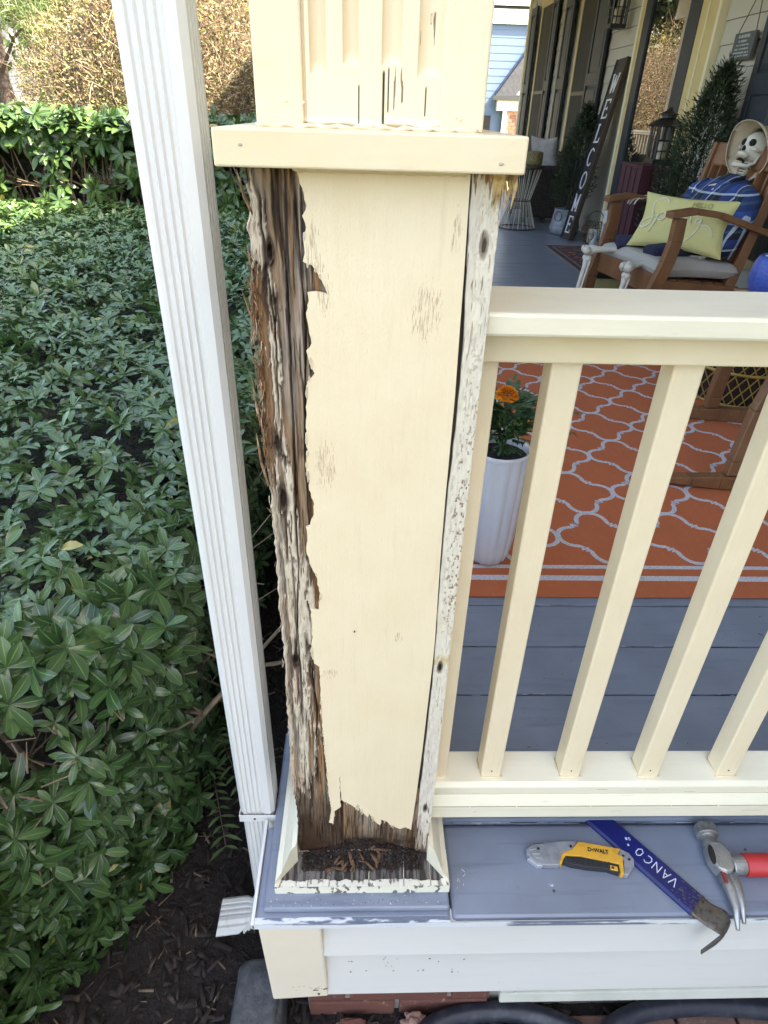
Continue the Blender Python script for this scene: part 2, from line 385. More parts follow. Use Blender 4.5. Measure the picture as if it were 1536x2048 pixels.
# chipped white drip edge along the front and left
def chipped(name, P0, eu, ev, lu, lv, nu, nv, base, dark, parent, seed, lo=.60, hi=.66, su=14, sv=60, bend=None):
    u = np.linspace(0, lu, nu); v = np.linspace(0, lv, nv); U, Vv = np.meshgrid(u, v)
    n = fbm(U*su, Vv*sv, seed, 5); edge = 1-np.minimum(Vv, lv-Vv)/lv*2
    k = sstep(n+edge*.07, lo, hi)[..., None]
    d = np.cross(eu, ev)
    P = np.array(P0)+U[..., None]*np.array(eu)+Vv[..., None]*np.array(ev)-k*.0006*d
    stain = (fbm(U*6, Vv*20, seed+3)[..., None]-.5)*.12
    C = np.array(base)*(1+stain)*(1-k)+np.array(dark)*k
    return grid_mesh(name, P, C, m_attr, parent)
WHT = (.66, .67, .68)
fas = empty('porch_skirt', (0, -.086, -.28), 'white lap siding skirt with cream corner board below the grey porch floor edge', 'porch skirt')
box('drip_edge', -.066, 2.5, -.0925, -.0700, -.0125, -.0105+.004, m_white, fas, .001)
chipped('drip_edge', (-.066, -.0935, -.015), (1, 0, 0), (0, 0, 1), 2.55, .0150, 900, 12, WHT, (.16, .19, .24), fas, 5, .58, .62, 9, 120)
chipped('drip_edge', (-.0665, -.0935, -.0005), (1, 0, 0), (0, 1, 0), .31, .010, 200, 10, WHT, (.16, .19, .24), fas, 8, .50, .60, 30, 120)
box('drip_edge', -.0685, -.063, -.0935, .078, -.0145, .0012, m_white, fas, .001)
def quad(name, a, b, mat, par, bev=.002): return G().hexa(a, b).build(name, mat, par, bev)
# corner board, slightly out of square as in the photo
quad('corner_board', [(-.053, -.0895, -.283), (.0475, -.0895, -.2715), (.0475, -.064, -.2715), (-.053, -.064, -.283)],
     [(-.060, -.0895, -.0158), (.040, -.0895, -.0158), (.040, -.064, -.0158), (-.060, -.064, -.0158)], m_peach, fas, .004)
for k, (zt, zb) in enumerate(((-.0155, -.122), (-.1215, -.268))):
    quad('lap_board', [(.0405+.004*k, -.0880, zb), (2.5, -.0880, zb+.012*(1+k)), (2.5, -.06, zb+.012*(1+k)), (.0405+.004*k, -.06, zb)],
         [(.0405, -.0720, zt+.012*k), (2.5, -.0720, zt+.012*k), (2.5, -.06, zt+.012*k), (.0405, -.06, zt+.012*k)], m_siding, fas, .0010)
box('side_board', -.0495, -.040, -.064, 2.5, -.27, -.016, m_siding, fas)
# chipped spots on the corner board and boards
cr_r = random.Random(31)
def spots(name, n, xr, zr, yv, sr, mat, par):
    g = G()
    for _ in range(n):
        x = cr_r.uniform(*xr); z = cr_r.uniform(*zr); a = cr_r.uniform(*sr); b = a*cr_r.uniform(.25, .8); m_ = 9
        pts = [(x+a*math.cos(6.283*i/m_)*cr_r.uniform(.5, 1.1), z+b*math.sin(6.283*i/m_)*cr_r.uniform(.5, 1.1)) for i in range(m_)]
        g.prism(pts, lambda x, z: (x, yv+.0006, z), lambda x, z: (x, yv-.00025, z))
    o = g.build(name, mat, par); o['kind'] = 'stuff'; return o
m_spot = M('bare brown chip', (.10, .075, .05), .9)
spots('chipped_spot', 8, (.022, .044), (-.247, -.236), -.0895, (.002, .0055), m_spot, fas)
spots('chipped_spot', 5, (.026, .036), (-.266, -.258), -.0895, (.0015, .004), m_spot, fas)
spots('chipped_spot', 7, (-.02, .044), (-.262, -.225), -.0895, (.0006, .0016), m_spot, fas)
spots('chipped_spot', 22, (.08, .30), (-.205, -.140), -.0835, (.0006, .0022), m_spot, fas)
# brick foundation
fw = struct(G().box(.0, .3655, -.030, .06, GZ-.05, -.2).box(.3655, 2.5, -.0255, .06, GZ-.05, -.2).build('brick_foundation', m_mortar))
bl, bh = .194, .056
for r in range(4):
    zt = -.2715-r*.0665+.030
    x = -.02+(r % 2)*.100-.1
    while x < .36:
        x0, x1 = max(x, .002), min(x+bl, .362)
        if x1-x0 > .03: box('brick', x0, x1, -.0385+rnd.uniform(-.001, .001), .02, zt-bh, zt, m_brick, fw, .003)
        x += bl+.0095
box('side_wall', .0, .02, .0, 2.5, GZ-.05, -.2, m_mortar, fw, 0)
# white crawl-space hatch frame
hf = empty('crawlspace_hatch', (.9, -.05, -.4), 'white framed crawlspace hatch in the brick wall under the siding', 'hatch')
cr = M('off white hatch paint', (.62, .61, .53), .5, [(8, ONE, (.5, .5, .42), .4, .7)])
quad('frame', [(.372, -.066, -.376), (2.0, -.066, -.368), (2.0, -.040, -.368), (.372, -.040, -.376)], [(.372, -.060, -.352), (2.0, -.060, -.344), (2.0, -.040, -.344), (.372, -.040, -.352)], cr, hf, .002)
quad('frame', [(.372, -.0605, -.3515), (.398, -.0605, -.3515), (.398, -.040, -.3515), (.372, -.040, -.3515)], [(.372, -.060, -.268), (.398, -.060, -.268), (.398, -.040, -.268), (.372, -.040, -.268)], cr, hf, .002)
box('panel', .3985, 2.0, -.048, -.0405, -.350, -.268, cr, hf, .002)

# dark hose
hp = [(.02, -.43), (.10, -.19), (.205, -.088), (.268, -.052), (.352, -.036), (.454, -.042), (.54, -.075), (.62, -.13), (.72, -.26)]
def smooth_path(p, z, it=3):
    p = [Vector((*q, z)) if len(q) == 2 else Vector(q) for q in p]
    for _ in range(it):
        q = [p[0]]
        for a, b in zip(p, p[1:]): q += [a*.75+b*.25, a*.25+b*.75]
        p = q+[p[-1]]
    return p
tag(G().tube(smooth_path([(.30, -.42), (.205, -.10), (.262, -.062), (.352, -.047), (.454, -.053), (.54, -.085), (.65, -.16), (.72, -.3)], GZ+.040), .0185, 14).build('hose', m_hose, smooth=True),
    'thick dark blue black hose arching along the brick wall left of the hatch corner', 'hose', 'dark hoses on the ground')
tag(G().tube(smooth_path([(.54, -.30), (.575, -.10), (.65, -.060), (.76, -.050), (.865, -.052), (1.1, -.08), (1.5, -.2)], GZ+.055), .0185, 14).build('hose', m_hose, smooth=True),
    'thick dark blue black hose lying right of the other, below the hatch frame', 'hose', 'dark hoses on the ground')
# stone block at the corner
def rocky(name, c, r, mat, seed, label, cat, pw=.45, amp=.08, rz=0):
    g = G()
    def f(p):
        q = Vector([math.copysign(abs(t)**pw, t) for t in p]); q = q.normalized()*max(.001, (1/max(abs(q.x), abs(q.y), abs(q.z)))**.72)*.72 if False else q
        return q*(1+amp*(mnoise.noise(p*2.3+Vector((seed, 0, 0)))))
    g.ball((0, 0, 0), r, 48, 28, f)
    me = g.mesh(name); me.transform(Matrix.Translation(c) @ Matrix.Rotation(rz, 4, 'Z'))
    return tag(link(name, me, mat, smooth=True), label, cat)
rocky('stepping_stone', (-.096, -.062, GZ+.03), (.050, .095, .075), m_stone, 1, 'rounded dark grey concrete block on the mulch below the porch corner', 'stone block', .38, .10)
rocky('brick_fragment', (.090, -.065, GZ+.02), (.025, .012, .014), m_brick, 4, 'small broken piece of red brick lying in the litter under the wall', 'brick piece', .4, .15)
rocky('white_rock', (.098, -.105, GZ+.012), (.022, .016, .014), M('white rock', (.4, .38, .35), .9, [(60, ONE, (.2, .18, .16), .45, .6)], (90, ONE, .5, .004)), 6, 'small whitish rock in the litter in front of the brick fragment', 'rock', .8, .4)
rocky('brick_fragment', (.215, -.066, GZ+.03), (.024, .016, .014), M('pale broken brick', (.36, .2, .15), .9, [(60, ONE, (.25, .15, .12), .4, .6)], (90, ONE, .5, .004)), 9, 'pale crumbled brick lump touching the left end of the dark hose', 'brick piece', .7, .5)

# ================================================================== CORNER COLUMN
W0, W1 = 0.0, .2123
PT = 1.0313
colm = empty('porch_column', (.106, .1, .012), 'cream box column at the porch corner with peeling paint and rotted bare wood', 'column')
# hidden core
box('core', .004, .2083, .0075, .2050, .010, PT-.001, m_core, colm, 0)
box('side_panel', .2060, .2120, .016, .2060, .035, PT-.0005, m_cream, colm, .001)
box('rear_panel', .003, .2055, .2053, .2120, .035, PT-.0005, m_cream, colm, .001)
CRM = np.array(CREAM); OLDW = np.array((.60, .51, .39)); PINKW = np.array((.54, .38, .26))
WD = np.array((.085, .050, .028)); WM = np.array((.27, .18, .11)); WG = np.array((.33, .27, .215)); BLK = np.array((.014, .009, .007)); ORG = np.array((.28, .145, .062))
def mixc(a, b, k): return a*(1-k[..., None])+b*k[..., None]
def woodcol(u, v, seed):
    f = fbm(u*250+3*fbm(v*7, u*10, seed+9), v*11, seed, 5); f2 = fbm(u*110, v*7, seed+1, 4); f3 = fbm(u*650, v*34, seed+2, 4)
    c = mixc(np.broadcast_to(WD, f.shape+(3,)), np.broadcast_to(WM, f.shape+(3,)), sstep(f+.25*(f3-.5), .40, .58))
    c = mixc(c, np.broadcast_to(WG, c.shape), sstep(f2, .45, .7)*.8); c = mixc(c, np.broadcast_to(ORG, c.shape), sstep(fbm(u*140, v*3, seed+5), .60, .72)*.8)
    c = c*(.30+1.25*f3[..., None]); c = mixc(c, np.broadcast_to(BLK, c.shape), sstep(fbm(u*420, v*22, seed+7), .60, .70)*.85); c = mixc(c, np.broadcast_to(BLK, c.shape), sstep(f, .30, .16)*.9)
    return c, f
def zf(z, pts): return np.interp(z, [p[0] for p in pts], [p[1] for p in pts])
# --- rotted left board: wraps the left edge; s<0 runs back along the side
ns, nz_ = 150, 900
s = np.concatenate([np.linspace(-.11, -.004, 26), np.linspace(-.003, .003, 14), np.linspace(.0036, .0735, ns-40)])
z = np.linspace(.022, PT-.0005, nz_); S, Zg = np.meshgrid(s, z)
lz = [(.034, -.002), (.152, -.001), (.24, -.002), (.33, -.001), (.40, 0), (.493, .002), (.575, 0), (.649, .002), (.702, .001), (.74, .001), (.775, -.001), (.813, -.002), (.85, -.001), (.888, 0), (.925, -.004), (.959, .001), (.987, -.001), (1.006, .003), (1.026, 0)]
xl = zf(Zg, lz)+.0022*(fbm(Zg*60, S*0, 31)-.5)*2+.0007*(vnoise(Zg*180, S*0, 32)-.5)*2*(1+1.2*np.exp(-((Zg-.85)/.1)**2))
r_ = .004
xx = np.where(S > r_, S, np.where(S < -r_, 0, (S+r_)**2/(4*r_)))+xl*np.exp(-np.maximum(S, 0)/.012)
yy = np.where(S > r_, 0, np.where(S < -r_, -S, (r_-S)**2/(4*r_)))
wc, wf = woodcol(S, Zg, 40)
# chance of old paint: by height (columns) and across
pl_ = zf(Zg, [(.02, .0), (.11, .0), (.17, .06), (.24, .50), (.33, .62), (.44, .60), (.47, .44), (.52, .56), (.64, .60), (.72, .50), (.76, .36), (.82, .30), (.9, .28), (.96, .44), (1.0, .30), (1.02, .1)])
xw = zf(Zg, [(.02, .02), (.2, .030), (.3, .040), (.45, .030), (.52, .040), (.6, .042), (.64, .034), (.72, .026), (.8, .023), (.95, .022), (1.02, .016)])
pm = pl_-sstep(S, xw-.008, xw+.006)*.50+.10*np.exp(-((S-.004)/.006)**2)
# orange fibrous bare band along the left edge high up
fib = np.exp(-((S-.004)/.0055)**2)*zf(Zg, [(.70, 0), (.76, .55), (.84, 1), (.93, 1), (.955, .4), (.97, 0)])
pm = pm-fib*.8
pn = fbm(S*230+2*fbm(S*40, Zg*20, 3), Zg*18, 51, 5)*.50+fbm(S*560, Zg*60, 52, 4)*.50
pk = sstep(pm-(1-pn)*1.02+.27, 0.0, .04)
oldc = mixc(np.broadcast_to(OLDW, S.shape+(3,)), np.broadcast_to(PINKW, S.shape+(3,)), sstep(fbm(S*70, Zg*9, 60), .45, .65)*zf(Zg, [(.1, .9), (.4, .8), (.6, .35), (.8, .3), (1, .3)]))
fleck = sstep(vnoise(S*760, Zg*60, 64)*.6+vnoise(S*1500, Zg*150, 65)*.4, .60, .72)*(.35+.65*sstep(fbm(S*60, Zg*12, 66), .35, .6)); pk = pk*(1-.85*fleck); pk = pk*(1-.85*sstep(fbm(S*260+2*fbm(Zg*6, S*0, 4), Zg*7, 68, 4), .55, .62)*sstep(S, -.002, .010))
oldc = oldc*(.70+.5*fbm(S*420, Zg*160, 61))[..., None]; oldc = mixc(oldc, np.broadcast_to(np.array((.12, .10, .09)), oldc.shape), sstep(fbm(S*120, Zg*22, 63), .62, .78)*.75*zf(Zg, [(.2, .3), (.6, .6), (.85, 1.1), (1, .6)]))
Cc = mixc(wc, oldc, pk)
Cc = mixc(Cc, np.broadcast_to(ORG, Cc.shape)*(.55+.9*vnoise(S*900, Zg*90, 71))[..., None], np.clip(fib, 0, 1)*(1-pk)*.85)
# rot at the foot
rot = zf(Zg, [(.0, 1), (.05, 1), (.11, .95), (.16, .75), (.20, .25), (.26, 0)])*(.55+.8*fbm(S*60, Zg*26, 77)); rot = np.clip(rot, 0, 1)*(1-.6*pk)
Cc = mixc(Cc, np.broadcast_to(np.array((.045, .024, .013)), Cc.shape), rot)
dep = -.0016*pk*(.6+.8*fbm(S*300, Zg*90, 67))+.0030*(1-pk)*(.35+wf)+.004*sstep(.5-wf, 0.06, .25)*(1-pk)+.004*rot*fbm(S*80, Zg*30, 81)
# long checks (cracks)
def crack(pts, w0, w1=.0006):
    xc = zf(Zg, pts); zs = [p[0] for p in pts]; inside = sstep(Zg, zs[0]-.01, zs[0]+.02)*(1-sstep(Zg, zs[-1]-.02, zs[-1]+.01))
    d = np.abs(S-xc-.0012*(vnoise(Zg*40, Zg*0, 5)-.5)); return np.exp(-(d/(w0*(.5+vnoise(Zg*23, Zg*0, 9))))**4)*inside
for pts, w0 in (([(.49, .017), (.55, .021), (.62, .026), (.72, .0265), (.80, .0285), (.95, .030), (.99, .026)], .0011), ([(.92, .009), (.955, .012), (.985, .011), (1.015, .009)], .0022),
                ([(.60, .044), (.75, .038), (.9, .045), (1.0, .040)], .0007), ([(.25, .034), (.38, .040), (.47, .034)], .0008), ([(.1, .022), (.17, .027), (.24, .024)], .0016), ([(.28, .012), (.36, .0135)], .0008), ([(.8, .0155), (.9, .017), (.96, .014)], .0008)):
    k = crack(pts, w0); Cc = mixc(Cc, np.broadcast_to(BLK, Cc.shape), k*.92); dep = dep+.0045*k
for kx, kz, rx, rz_, dk in ((.016, .985-.02, .005, .016, 1), (.013, .715, .0075, .028, .85), (.0145, .474, .0068, .017, 1), (.012, .781, .006, .018, .7), (.018, .925, .005, .012, .6), (.031, .50, .0035, .03, .6), (.05, .33, .004, .03, .4)):
    d = ((S-kx)/rx)**2+((Zg-kz)/rz_)**2; d = d*(1+.5*(fbm(S*200, Zg*60, 90)-.5)); k = sstep(1.25-d, 0, .9)*dk
    ring = .5+.5*np.sin(np.sqrt(d)*16); kc = np.array((.10, .065, .042)); Cc = mixc(Cc, np.broadcast_to(kc, Cc.shape)*(.45+.8*ring)[..., None], k)
    core = sstep(.32-d, 0, .25)*dk; Cc = mixc(Cc, np.broadcast_to(BLK, Cc.shape), core); dep = dep+.0035*core
fr = np.where(S > 0, 1, .4)
P = np.stack([xx+np.where(S < r_, dep*.5, 0), yy+dep*fr*np.where(S > -r_, 1, 0), Zg], -1)
grid_mesh('rotted_board', P, Cc, m_attr, colm)
# --- wood exposed at the foot
s = np.linspace(.0735, .191, 190); z = np.linspace(.016, .205, 240); S2, Z2 = np.meshgrid(s, z)
c2, f2 = woodcol(S2, Z2, 44); c2 = c2*1.10
edge_n = .018*fbm(S2*60, S2*0, 99)
rot2 = np.clip(zf(Z2, [(.0, 1), (.045, 1), (.065, .9), (.09, .55), (.12, .22), (.2, .1)])*(.5+.9*fbm(S2*50, Z2*50, 98)), 0, 1)
c2 = mixc(c2, np.broadcast_to(np.array((.040, .020, .011)), c2.shape), rot2); c2 = mixc(c2, np.broadcast_to(np.array((.27, .165, .09)), c2.shape), sstep(fbm(S2*260, Z2*22, 97), .52, .66)*(1-rot2)*.8)
low = sstep(.075+.02*(fbm(S2*40, S2*0, 95)-.5)-Z2, 0, .03)
hole = np.exp(-((S2-.105)/.035)**2)*sstep(.075-Z2, 0, .03)
y2 = .002+.004*(f2-.5)+.0045*low*(fbm(S2*110, Z2*60, 94))+.010*hole; c2 = mixc(c2, np.broadcast_to(BLK, c2.shape), np.clip(hole*1.1, 0, .85))
grid_mesh('bare_wood_panel', np.stack([S2, y2, Z2], -1), c2, m_attr, colm)
# --- right edge strip
PR = [(.022, .1815), (.101, .182), (.191, .185), (.298, .188), (.403, .1898), (.477, .191), (.516, .191), (.637, .1885), (.718, .1878), (.838, .188), (.892, .1870), (.952, .186), (1.031, .184)]
SL = [(.024, .1912), (.189, .190), (.296, .1918), (.401, .1930), (.476, .1928), (.515, .1920), (.637, .1900), (.717, .1900), (.777, .1912), (.838, .1922), (.892, .1912), (.952, .188), (1.031, .185)]
t = np.linspace(0, 1, 70); z = np.linspace(.020, PT-.0005, 900); T, Z3 = np.meshgrid(t, z)
x0 = zf(Z3, SL)+.0010*(vnoise(Z3*60, Z3*0, 3)-.5); xx = x0+(W1-x0)*np.minimum(T/.86, 1); yy = np.where(T > .86, (T-.86)/.14*.018, 0)
wc, wf = woodcol(xx, Z3, 140)
ox = (xx-x0)/(W1-x0)
pm = zf(Z3, [(.02, .25), (.10, .45), (.17, .6), (.26, .80), (.36, .93), (.5, .97), (.66, .93), (.9, .90), (.96, .72), (1.02, .42)])-.05*np.abs(ox-.5)
pk = sstep(pm-(1-(fbm(xx*170, Z3*14, 151, 5)*.7+fbm(xx*500, Z3*60, 152)*.3))*1.0+.17, 0, .04)
tone = zf(Z3, [(.02, 1), (.2, .9), (.3, .6), (.4, .2), (.5, .1), (1, .4)])
oc = mixc(np.broadcast_to(np.array((.70, .64, .51)), xx.shape+(3,)), np.broadcast_to(np.array((.62, .54, .47)), xx.shape+(3,)), np.clip(tone*sstep(fbm(xx*90, Z3*8, 155), .3, .6), 0, 1))
oc = oc*(.82+.34*fbm(xx*420, Z3*120, 156))[..., None]; pk = pk*(1-.8*sstep(vnoise(xx*800, Z3*50, 166)*.6+vnoise(xx*1500, Z3*120, 167)*.4, .73, .80)*zf(Z3, [(.02, 1), (.3, .6), (.6, .3), (.85, .4), (1, 1)]))
oc = mixc(oc, np.broadcast_to(np.array((.55, .36, .10)), oc.shape), sstep(fbm(xx*80, Z3*40, 158), .5, .68)*np.exp(-((Z3-.49)/.04)**2)*.8)
sp_ = sstep(fbm(xx*420, Z3*300, 159, 3), .60, .66)*zf(Z3, [(.2, 0), (.5, .2), (.56, .9), (.75, 1), (.8, .7), (.9, .25), (1, .3)])*sstep(ox, .1, .5)
oc = mixc(oc, np.broadcast_to(np.array((.26, .16, .09)), oc.shape), np.clip(sp_, 0, 1))
c3 = mixc(wc*1.5, oc, pk); dep = -.001*pk+.0015*(1-pk)
for kz, dk in ((.975, .8), (.463, 1), (.155, .9)):
    d = ((xx-.2015)/.0042)**2+((Z3-kz)/.013)**2; d = d*(1+.6*(fbm(xx*300, Z3*80, 90)-.5)); k = sstep(1.2-d, 0, .8)*dk
    c3 = mixc(c3, np.broadcast_to(np.array((.12, .075, .05)), c3.shape), k*.9); c3 = mixc(c3, np.broadcast_to(BLK, c3.shape), sstep(.35-d, 0, .2)*dk); dep = dep+.002*k
rt = zf(Z3, [(.0, 1), (.03, .9), (.045, .35), (.10, .1), (.2, 0)]); c3 = mixc(c3, np.broadcast_to(np.array((.07, .04, .025)), c3.shape), np.clip(rt*(.4+fbm(xx*80, Z3*40, 3)), 0, 1))
c3 = mixc(c3, np.broadcast_to(BLK, c3.shape), sstep(.02-T, 0, .02))
yy = yy+dep*np.where(T < .86, 1, 0); yy[:, 0] = .0075
grid_mesh('edge_board', np.stack([xx, yy, Z3], -1), c3, m_attr, colm)
# --- painted skin with its torn outline
PEEL = [(.042, 1.0308), (.045, 1.019), (.048, 1.012), (.05, 1.003), (.046, .995), (.049, .986), (.046, .977), (.047, .966), (.045, .959), (.053, .956), (.059, .947), (.066, .932), (.055, .934), (.048, .933), (.049, .926), (.046, .915), (.048, .901), (.05, .887), (.045, .88), (.052, .858), (.045, .85), (.043, .836), (.043, .815), (.041, .793), (.042, .773), (.04, .753), (.043, .741), (.042, .73), (.046, .716), (.046, .697), (.041, .684), (.037, .682), (.038, .664), (.036, .65), (.039, .632), (.046, .614), (.05, .584), (.047, .562), (.038, .562), (.039, .537), (.037, .503), (.039, .473), (.046, .466), (.046, .422), (.046, .373), (.047, .331), (.049, .287), (.051, .229), (.053, .184), (.056, .153), (.051, .123), (.058, .12), (.06, .153), (.07, .164), (.069, .239), (.071, .183), (.097, .158), (.096, .167), (.104, .15), (.112, .136), (.114, .146), (.125, .123), (.132, .115), (.133, .13), (.142, .125), (.149, .114), (.164, .104), (.173, .109), (.1817, .101)]
def ragged(pts, n, amp, rs):
    out = []
    for (a, b), (c, d) in zip(pts, pts[1:]):
        L = math.hypot(c-a, d-b); k = max(1, int(L/n))
        for i in range(k):
            t = i/k; out.append((a+(c-a)*t+(rs.uniform(-amp, amp) if i else 0), b+(d-b)*t+(rs.uniform(-amp, amp)*.8 if i else 0)))
    return out+[pts[-1]]
rs = random.Random(5)
outline = ragged(PEEL, .0038, .0008, rs)+[(x, zz) for zz, x in PR[2:]]
g = G().prism(outline, lambda x, zz: (x, -.0030, zz), lambda x, zz: (x, -.0004, zz)); me = g.mesh('painted_skin')
bm = bmesh.new(); bm.from_mesh(me); bmesh.ops.triangulate(bm, faces=[f for f in bm.faces if len(f.verts) > 4]); bmesh.ops.recalc_face_normals(bm, faces=bm.faces); bm.to_mesh(me); bm.free()
# the skin: cream paint with worn patches where brush-thin cracks show wood
def patch_paint(name, base, patches, sc=(1, 1, .075), thr=(.60, .66), col=(.55, .42, .27)):
    m = m_cream.copy(); m.name = name; n = m.node_tree.nodes; l = m.node_tree.links; b = n['Principled BSDF']
    src = b.inputs['Base Color'].links[0].from_socket; tc = [x for x in n if x.type == 'TEX_COORD'][0]
    def math_(op, *a):
        k = n.new('ShaderNodeMath'); k.operation = op
        for i, x in enumerate(a):
            if isinstance(x, (int, float)): k.inputs[i].default_value = x
            else: l.new(x, k.inputs[i])
        return k.outputs[0]
    tot = None
    for (px, py, pz, rx, rz_) in patches:
        mp = n.new('ShaderNodeMapping'); mp.vector_type = 'POINT'
        mp.inputs['Scale'].default_value = (1/rx, 0, 1/rz_); mp.inputs['Location'].default_value = (-px/rx, 0, -pz/rz_); l.new(tc.outputs['Object'], mp.inputs[0])
        ln = n.new('ShaderNodeVectorMath'); ln.operation = 'LENGTH'; l.new(mp.outputs[0], ln.inputs[0])
        v = math_('MAXIMUM', math_('SUBTRACT', 1.15, ln.outputs['Value']), 0); tot = v if tot is None else math_('MAXIMUM', tot, v)
    mp = n.new('ShaderNodeMapping'); mp.inputs['Scale'].default_value = sc; l.new(tc.outputs['Object'], mp.inputs[0])
    t = n.new('ShaderNodeTexNoise'); t.inputs['Scale'].default_value = 1500; t.inputs['Detail'].default_value = 3; l.new(mp.outputs[0], t.inputs[0])
    f = math_('ADD', t.outputs[0], math_('MULTIPLY', math_('MINIMUM', tot, .50), .30))
    r = n.new('ShaderNodeMapRange'); r.inputs[1].default_value = .675; r.inputs[2].default_value = .705; l.new(f, r.inputs[0])
    gate = math_('MULTIPLY', r.outputs[0], math_('GREATER_THAN', tot, .02))
    x = n.new('ShaderNodeMix'); x.data_type = 'RGBA'; l.new(gate, x.inputs[0]); l.new(src, x.inputs[6]); x.inputs[7].default_value = (*col, 1); l.new(x.outputs[2], b.inputs['Base Color'])
    return m
ox, oz = .106, .012
pp = [(.155-ox, 0, .918-oz, .016, .028), (.062-ox, 0, .935-oz, .008, .022), (.060-ox, 0, .760-oz, .012, .030), (.058-ox, 0, .455-oz, .012, .010), (.145-ox, 0, .518-oz, .006, .010), (.055-ox, 0, .965-oz, .007, .03), (.176-ox, 0, .985-oz, .005, .02)]
m_skin = patch_paint('cream paint worn in patches', CREAM, pp)
link('painted_skin', me, m_skin, colm)
# lifted flakes of old paint along the torn edge
fr_ = random.Random(9); V, F = [], []
edge_pts = ragged(PEEL, .003, .0, fr_)
for _ in range(52):
    (ex_, ez_) = fr_.choice(edge_pts[3:-3]); L_ = fr_.uniform(.0014, .0034); H_ = L_*fr_.uniform(1.6, 4.5); lift = fr_.uniform(.0010, .0030); k = len(V); dx = fr_.uniform(-.0010, .0008)
    for j in range(3):
        t_ = j/2; wv = L_*(1-.35*t_*fr_.random()); wv *= (1-abs(t_-.5)*fr_.uniform(.8, 1.7)); sh_ = fr_.uniform(-.0012, .0012); V += [(ex_+dx+wv*.5, -.0026-.15*lift, ez_+H_*(t_-.5)), (ex_+dx, -.0026-lift*.5, ez_+H_*(t_-.5)+sh_), (ex_+dx-wv*.5*fr_.uniform(.5, 1), -.0026-lift, ez_+H_*(t_-.5)*fr_.uniform(.5, 1)+sh_)]
    for j in range(2):
        for i in range(2): a = k+j*3+i; F.append((a, a+1, a+4, a+3))
o = G().add(V, F).build('paint_flake', M('lifted paint flake', (.78, .66, .47), .6, [(40, ONE, (.62, .52, .38), .5, .62)]), colm); o['kind'] = 'stuff'; sl = o.modifiers.new('s', 'SOLIDIFY'); sl.thickness = .0005
G().tube([(.0905, -.0031, .5285), (.0905, -.0046, .5285)], .0011, 10).build('screw_head', m_darksteel, colm)
# --- splinters along the left edge and under the cap
def splinters(name, n, cfn, lfn, parent, mat, seed):
    r = random.Random(seed); g = G()
    for _ in range(n):
        p, d, L, w = cfn(r); a = Vector(p); d = Vector(d).normalized(); side = d.cross(Vector((0, 1, 0))).normalized()
        mid = a+d*L*.5+side*r.uniform(-.1, .1)*L; e = a+d*L+side*r.uniform(-.2, .2)*L+Vector((0, r.uniform(-.2, .1)*L, 0))
        g.tube([a, mid, e], [w, w*.8, w*.15], 4, squash=.45)
    o = g.build(name, mat, parent); o['kind'] = 'stuff'; return o
m_fib = M('torn orange brown wood fibre', (.26, .13, .055), .9, [(90, ONE, (.12, .06, .03), .45, .6), (40, ONE, (.50, .36, .22), .55, .7)])
m_fibw = M('torn painted wood fibre', (.52, .44, .34), .9, [(60, ONE, (.25, .14, .07), .45, .6)])
splinters('wood_splinters', 190, lambda r: ((r.uniform(-.003, .006), r.uniform(-.003, .004), r.uniform(.76, .955)), (r.uniform(-.35, .12), r.uniform(-.3, .1), r.choice((1, -1))), r.uniform(.006, .028), r.uniform(.0003, .0009)), None, colm, m_fib, 3)
splinters('wood_splinters', 70, lambda r: ((r.uniform(-.002, .012), r.uniform(-.003, .001), r.uniform(.25, .99)), (r.uniform(-.3, .3), r.uniform(-.5, -.1), r.choice((1, -1))), r.uniform(.004, .014), r.uniform(.0003, .0008)), None, colm, m_fibw, 4)
# a few long torn slivers standing off the edge
g = G()
for (x, zz, dx, dz, w) in ((-.001, .905, -.010, .030, .0022), (-.003, .80, -.006, .055, .0028), (-.004, .745, -.005, .050, .0030), (-.002, .86, -.0055, .022, .0016), (-.001, .83, -.007, -.02, .0013), (.002, 1.0, -.008, .028, .003)):
    g.tube([(x+.003, .001, zz-dz*.25), (x+dx*.4, -.001, zz+dz*.3), (x+dx*.7, -.001, zz+dz*.7), (x+dx, 0, zz+dz)], [w, w*1.1, w*.8, w*.1], 5, squash=.4)
g.build('torn_sliver', m_fib, colm)
g = G()
for k in range(16):
    a = rs.uniform(.205, .222); g.tube([(a, rs.uniform(-.006, .004), PT-.001), (a+rs.uniform(-.002, .003), -.004, PT-rs.uniform(.006, .014)), (a+rs.uniform(-.004, .004), -.004, PT-rs.uniform(.012, .030))], [.0025, .0016, .0003], 5)
g.build('torn_paint_flake', M('torn yellow paint flake', (.62, .45, .20), .8, [(60, ONE, (.35, .22, .1), .45, .6)]), colm)
# paint bead under the cap
g = G(); pts = [(.04+i*.0052, -.0035-.0008*math.sin(i*2.1), PT-.0012-.0010*abs(math.sin(i*1.3))) for i in range(28)]; g.tube(pts, [.0016+.0012*abs(math.sin(i*1.7)) for i in range(28)], 6); g.build('caulk_bead', m_cream, colm, smooth=True)
# --- cap
cap = box('cap', -.0176, .2229, -.028, .2403, PT, 1.0574, m_creamh, colm, .0016)
G().ball((.0035, -.0282, 1.0465), (.0016, .0005, .0011), 8, 6).build('nail_dent', M('grey nail dent', (.45, .40, .32), .7), colm)
G().ball((.2035, -.0282, 1.0385), (.0022, .0005, .0012), 8, 6).build('nail_dent', MATS['grey nail dent'], colm)
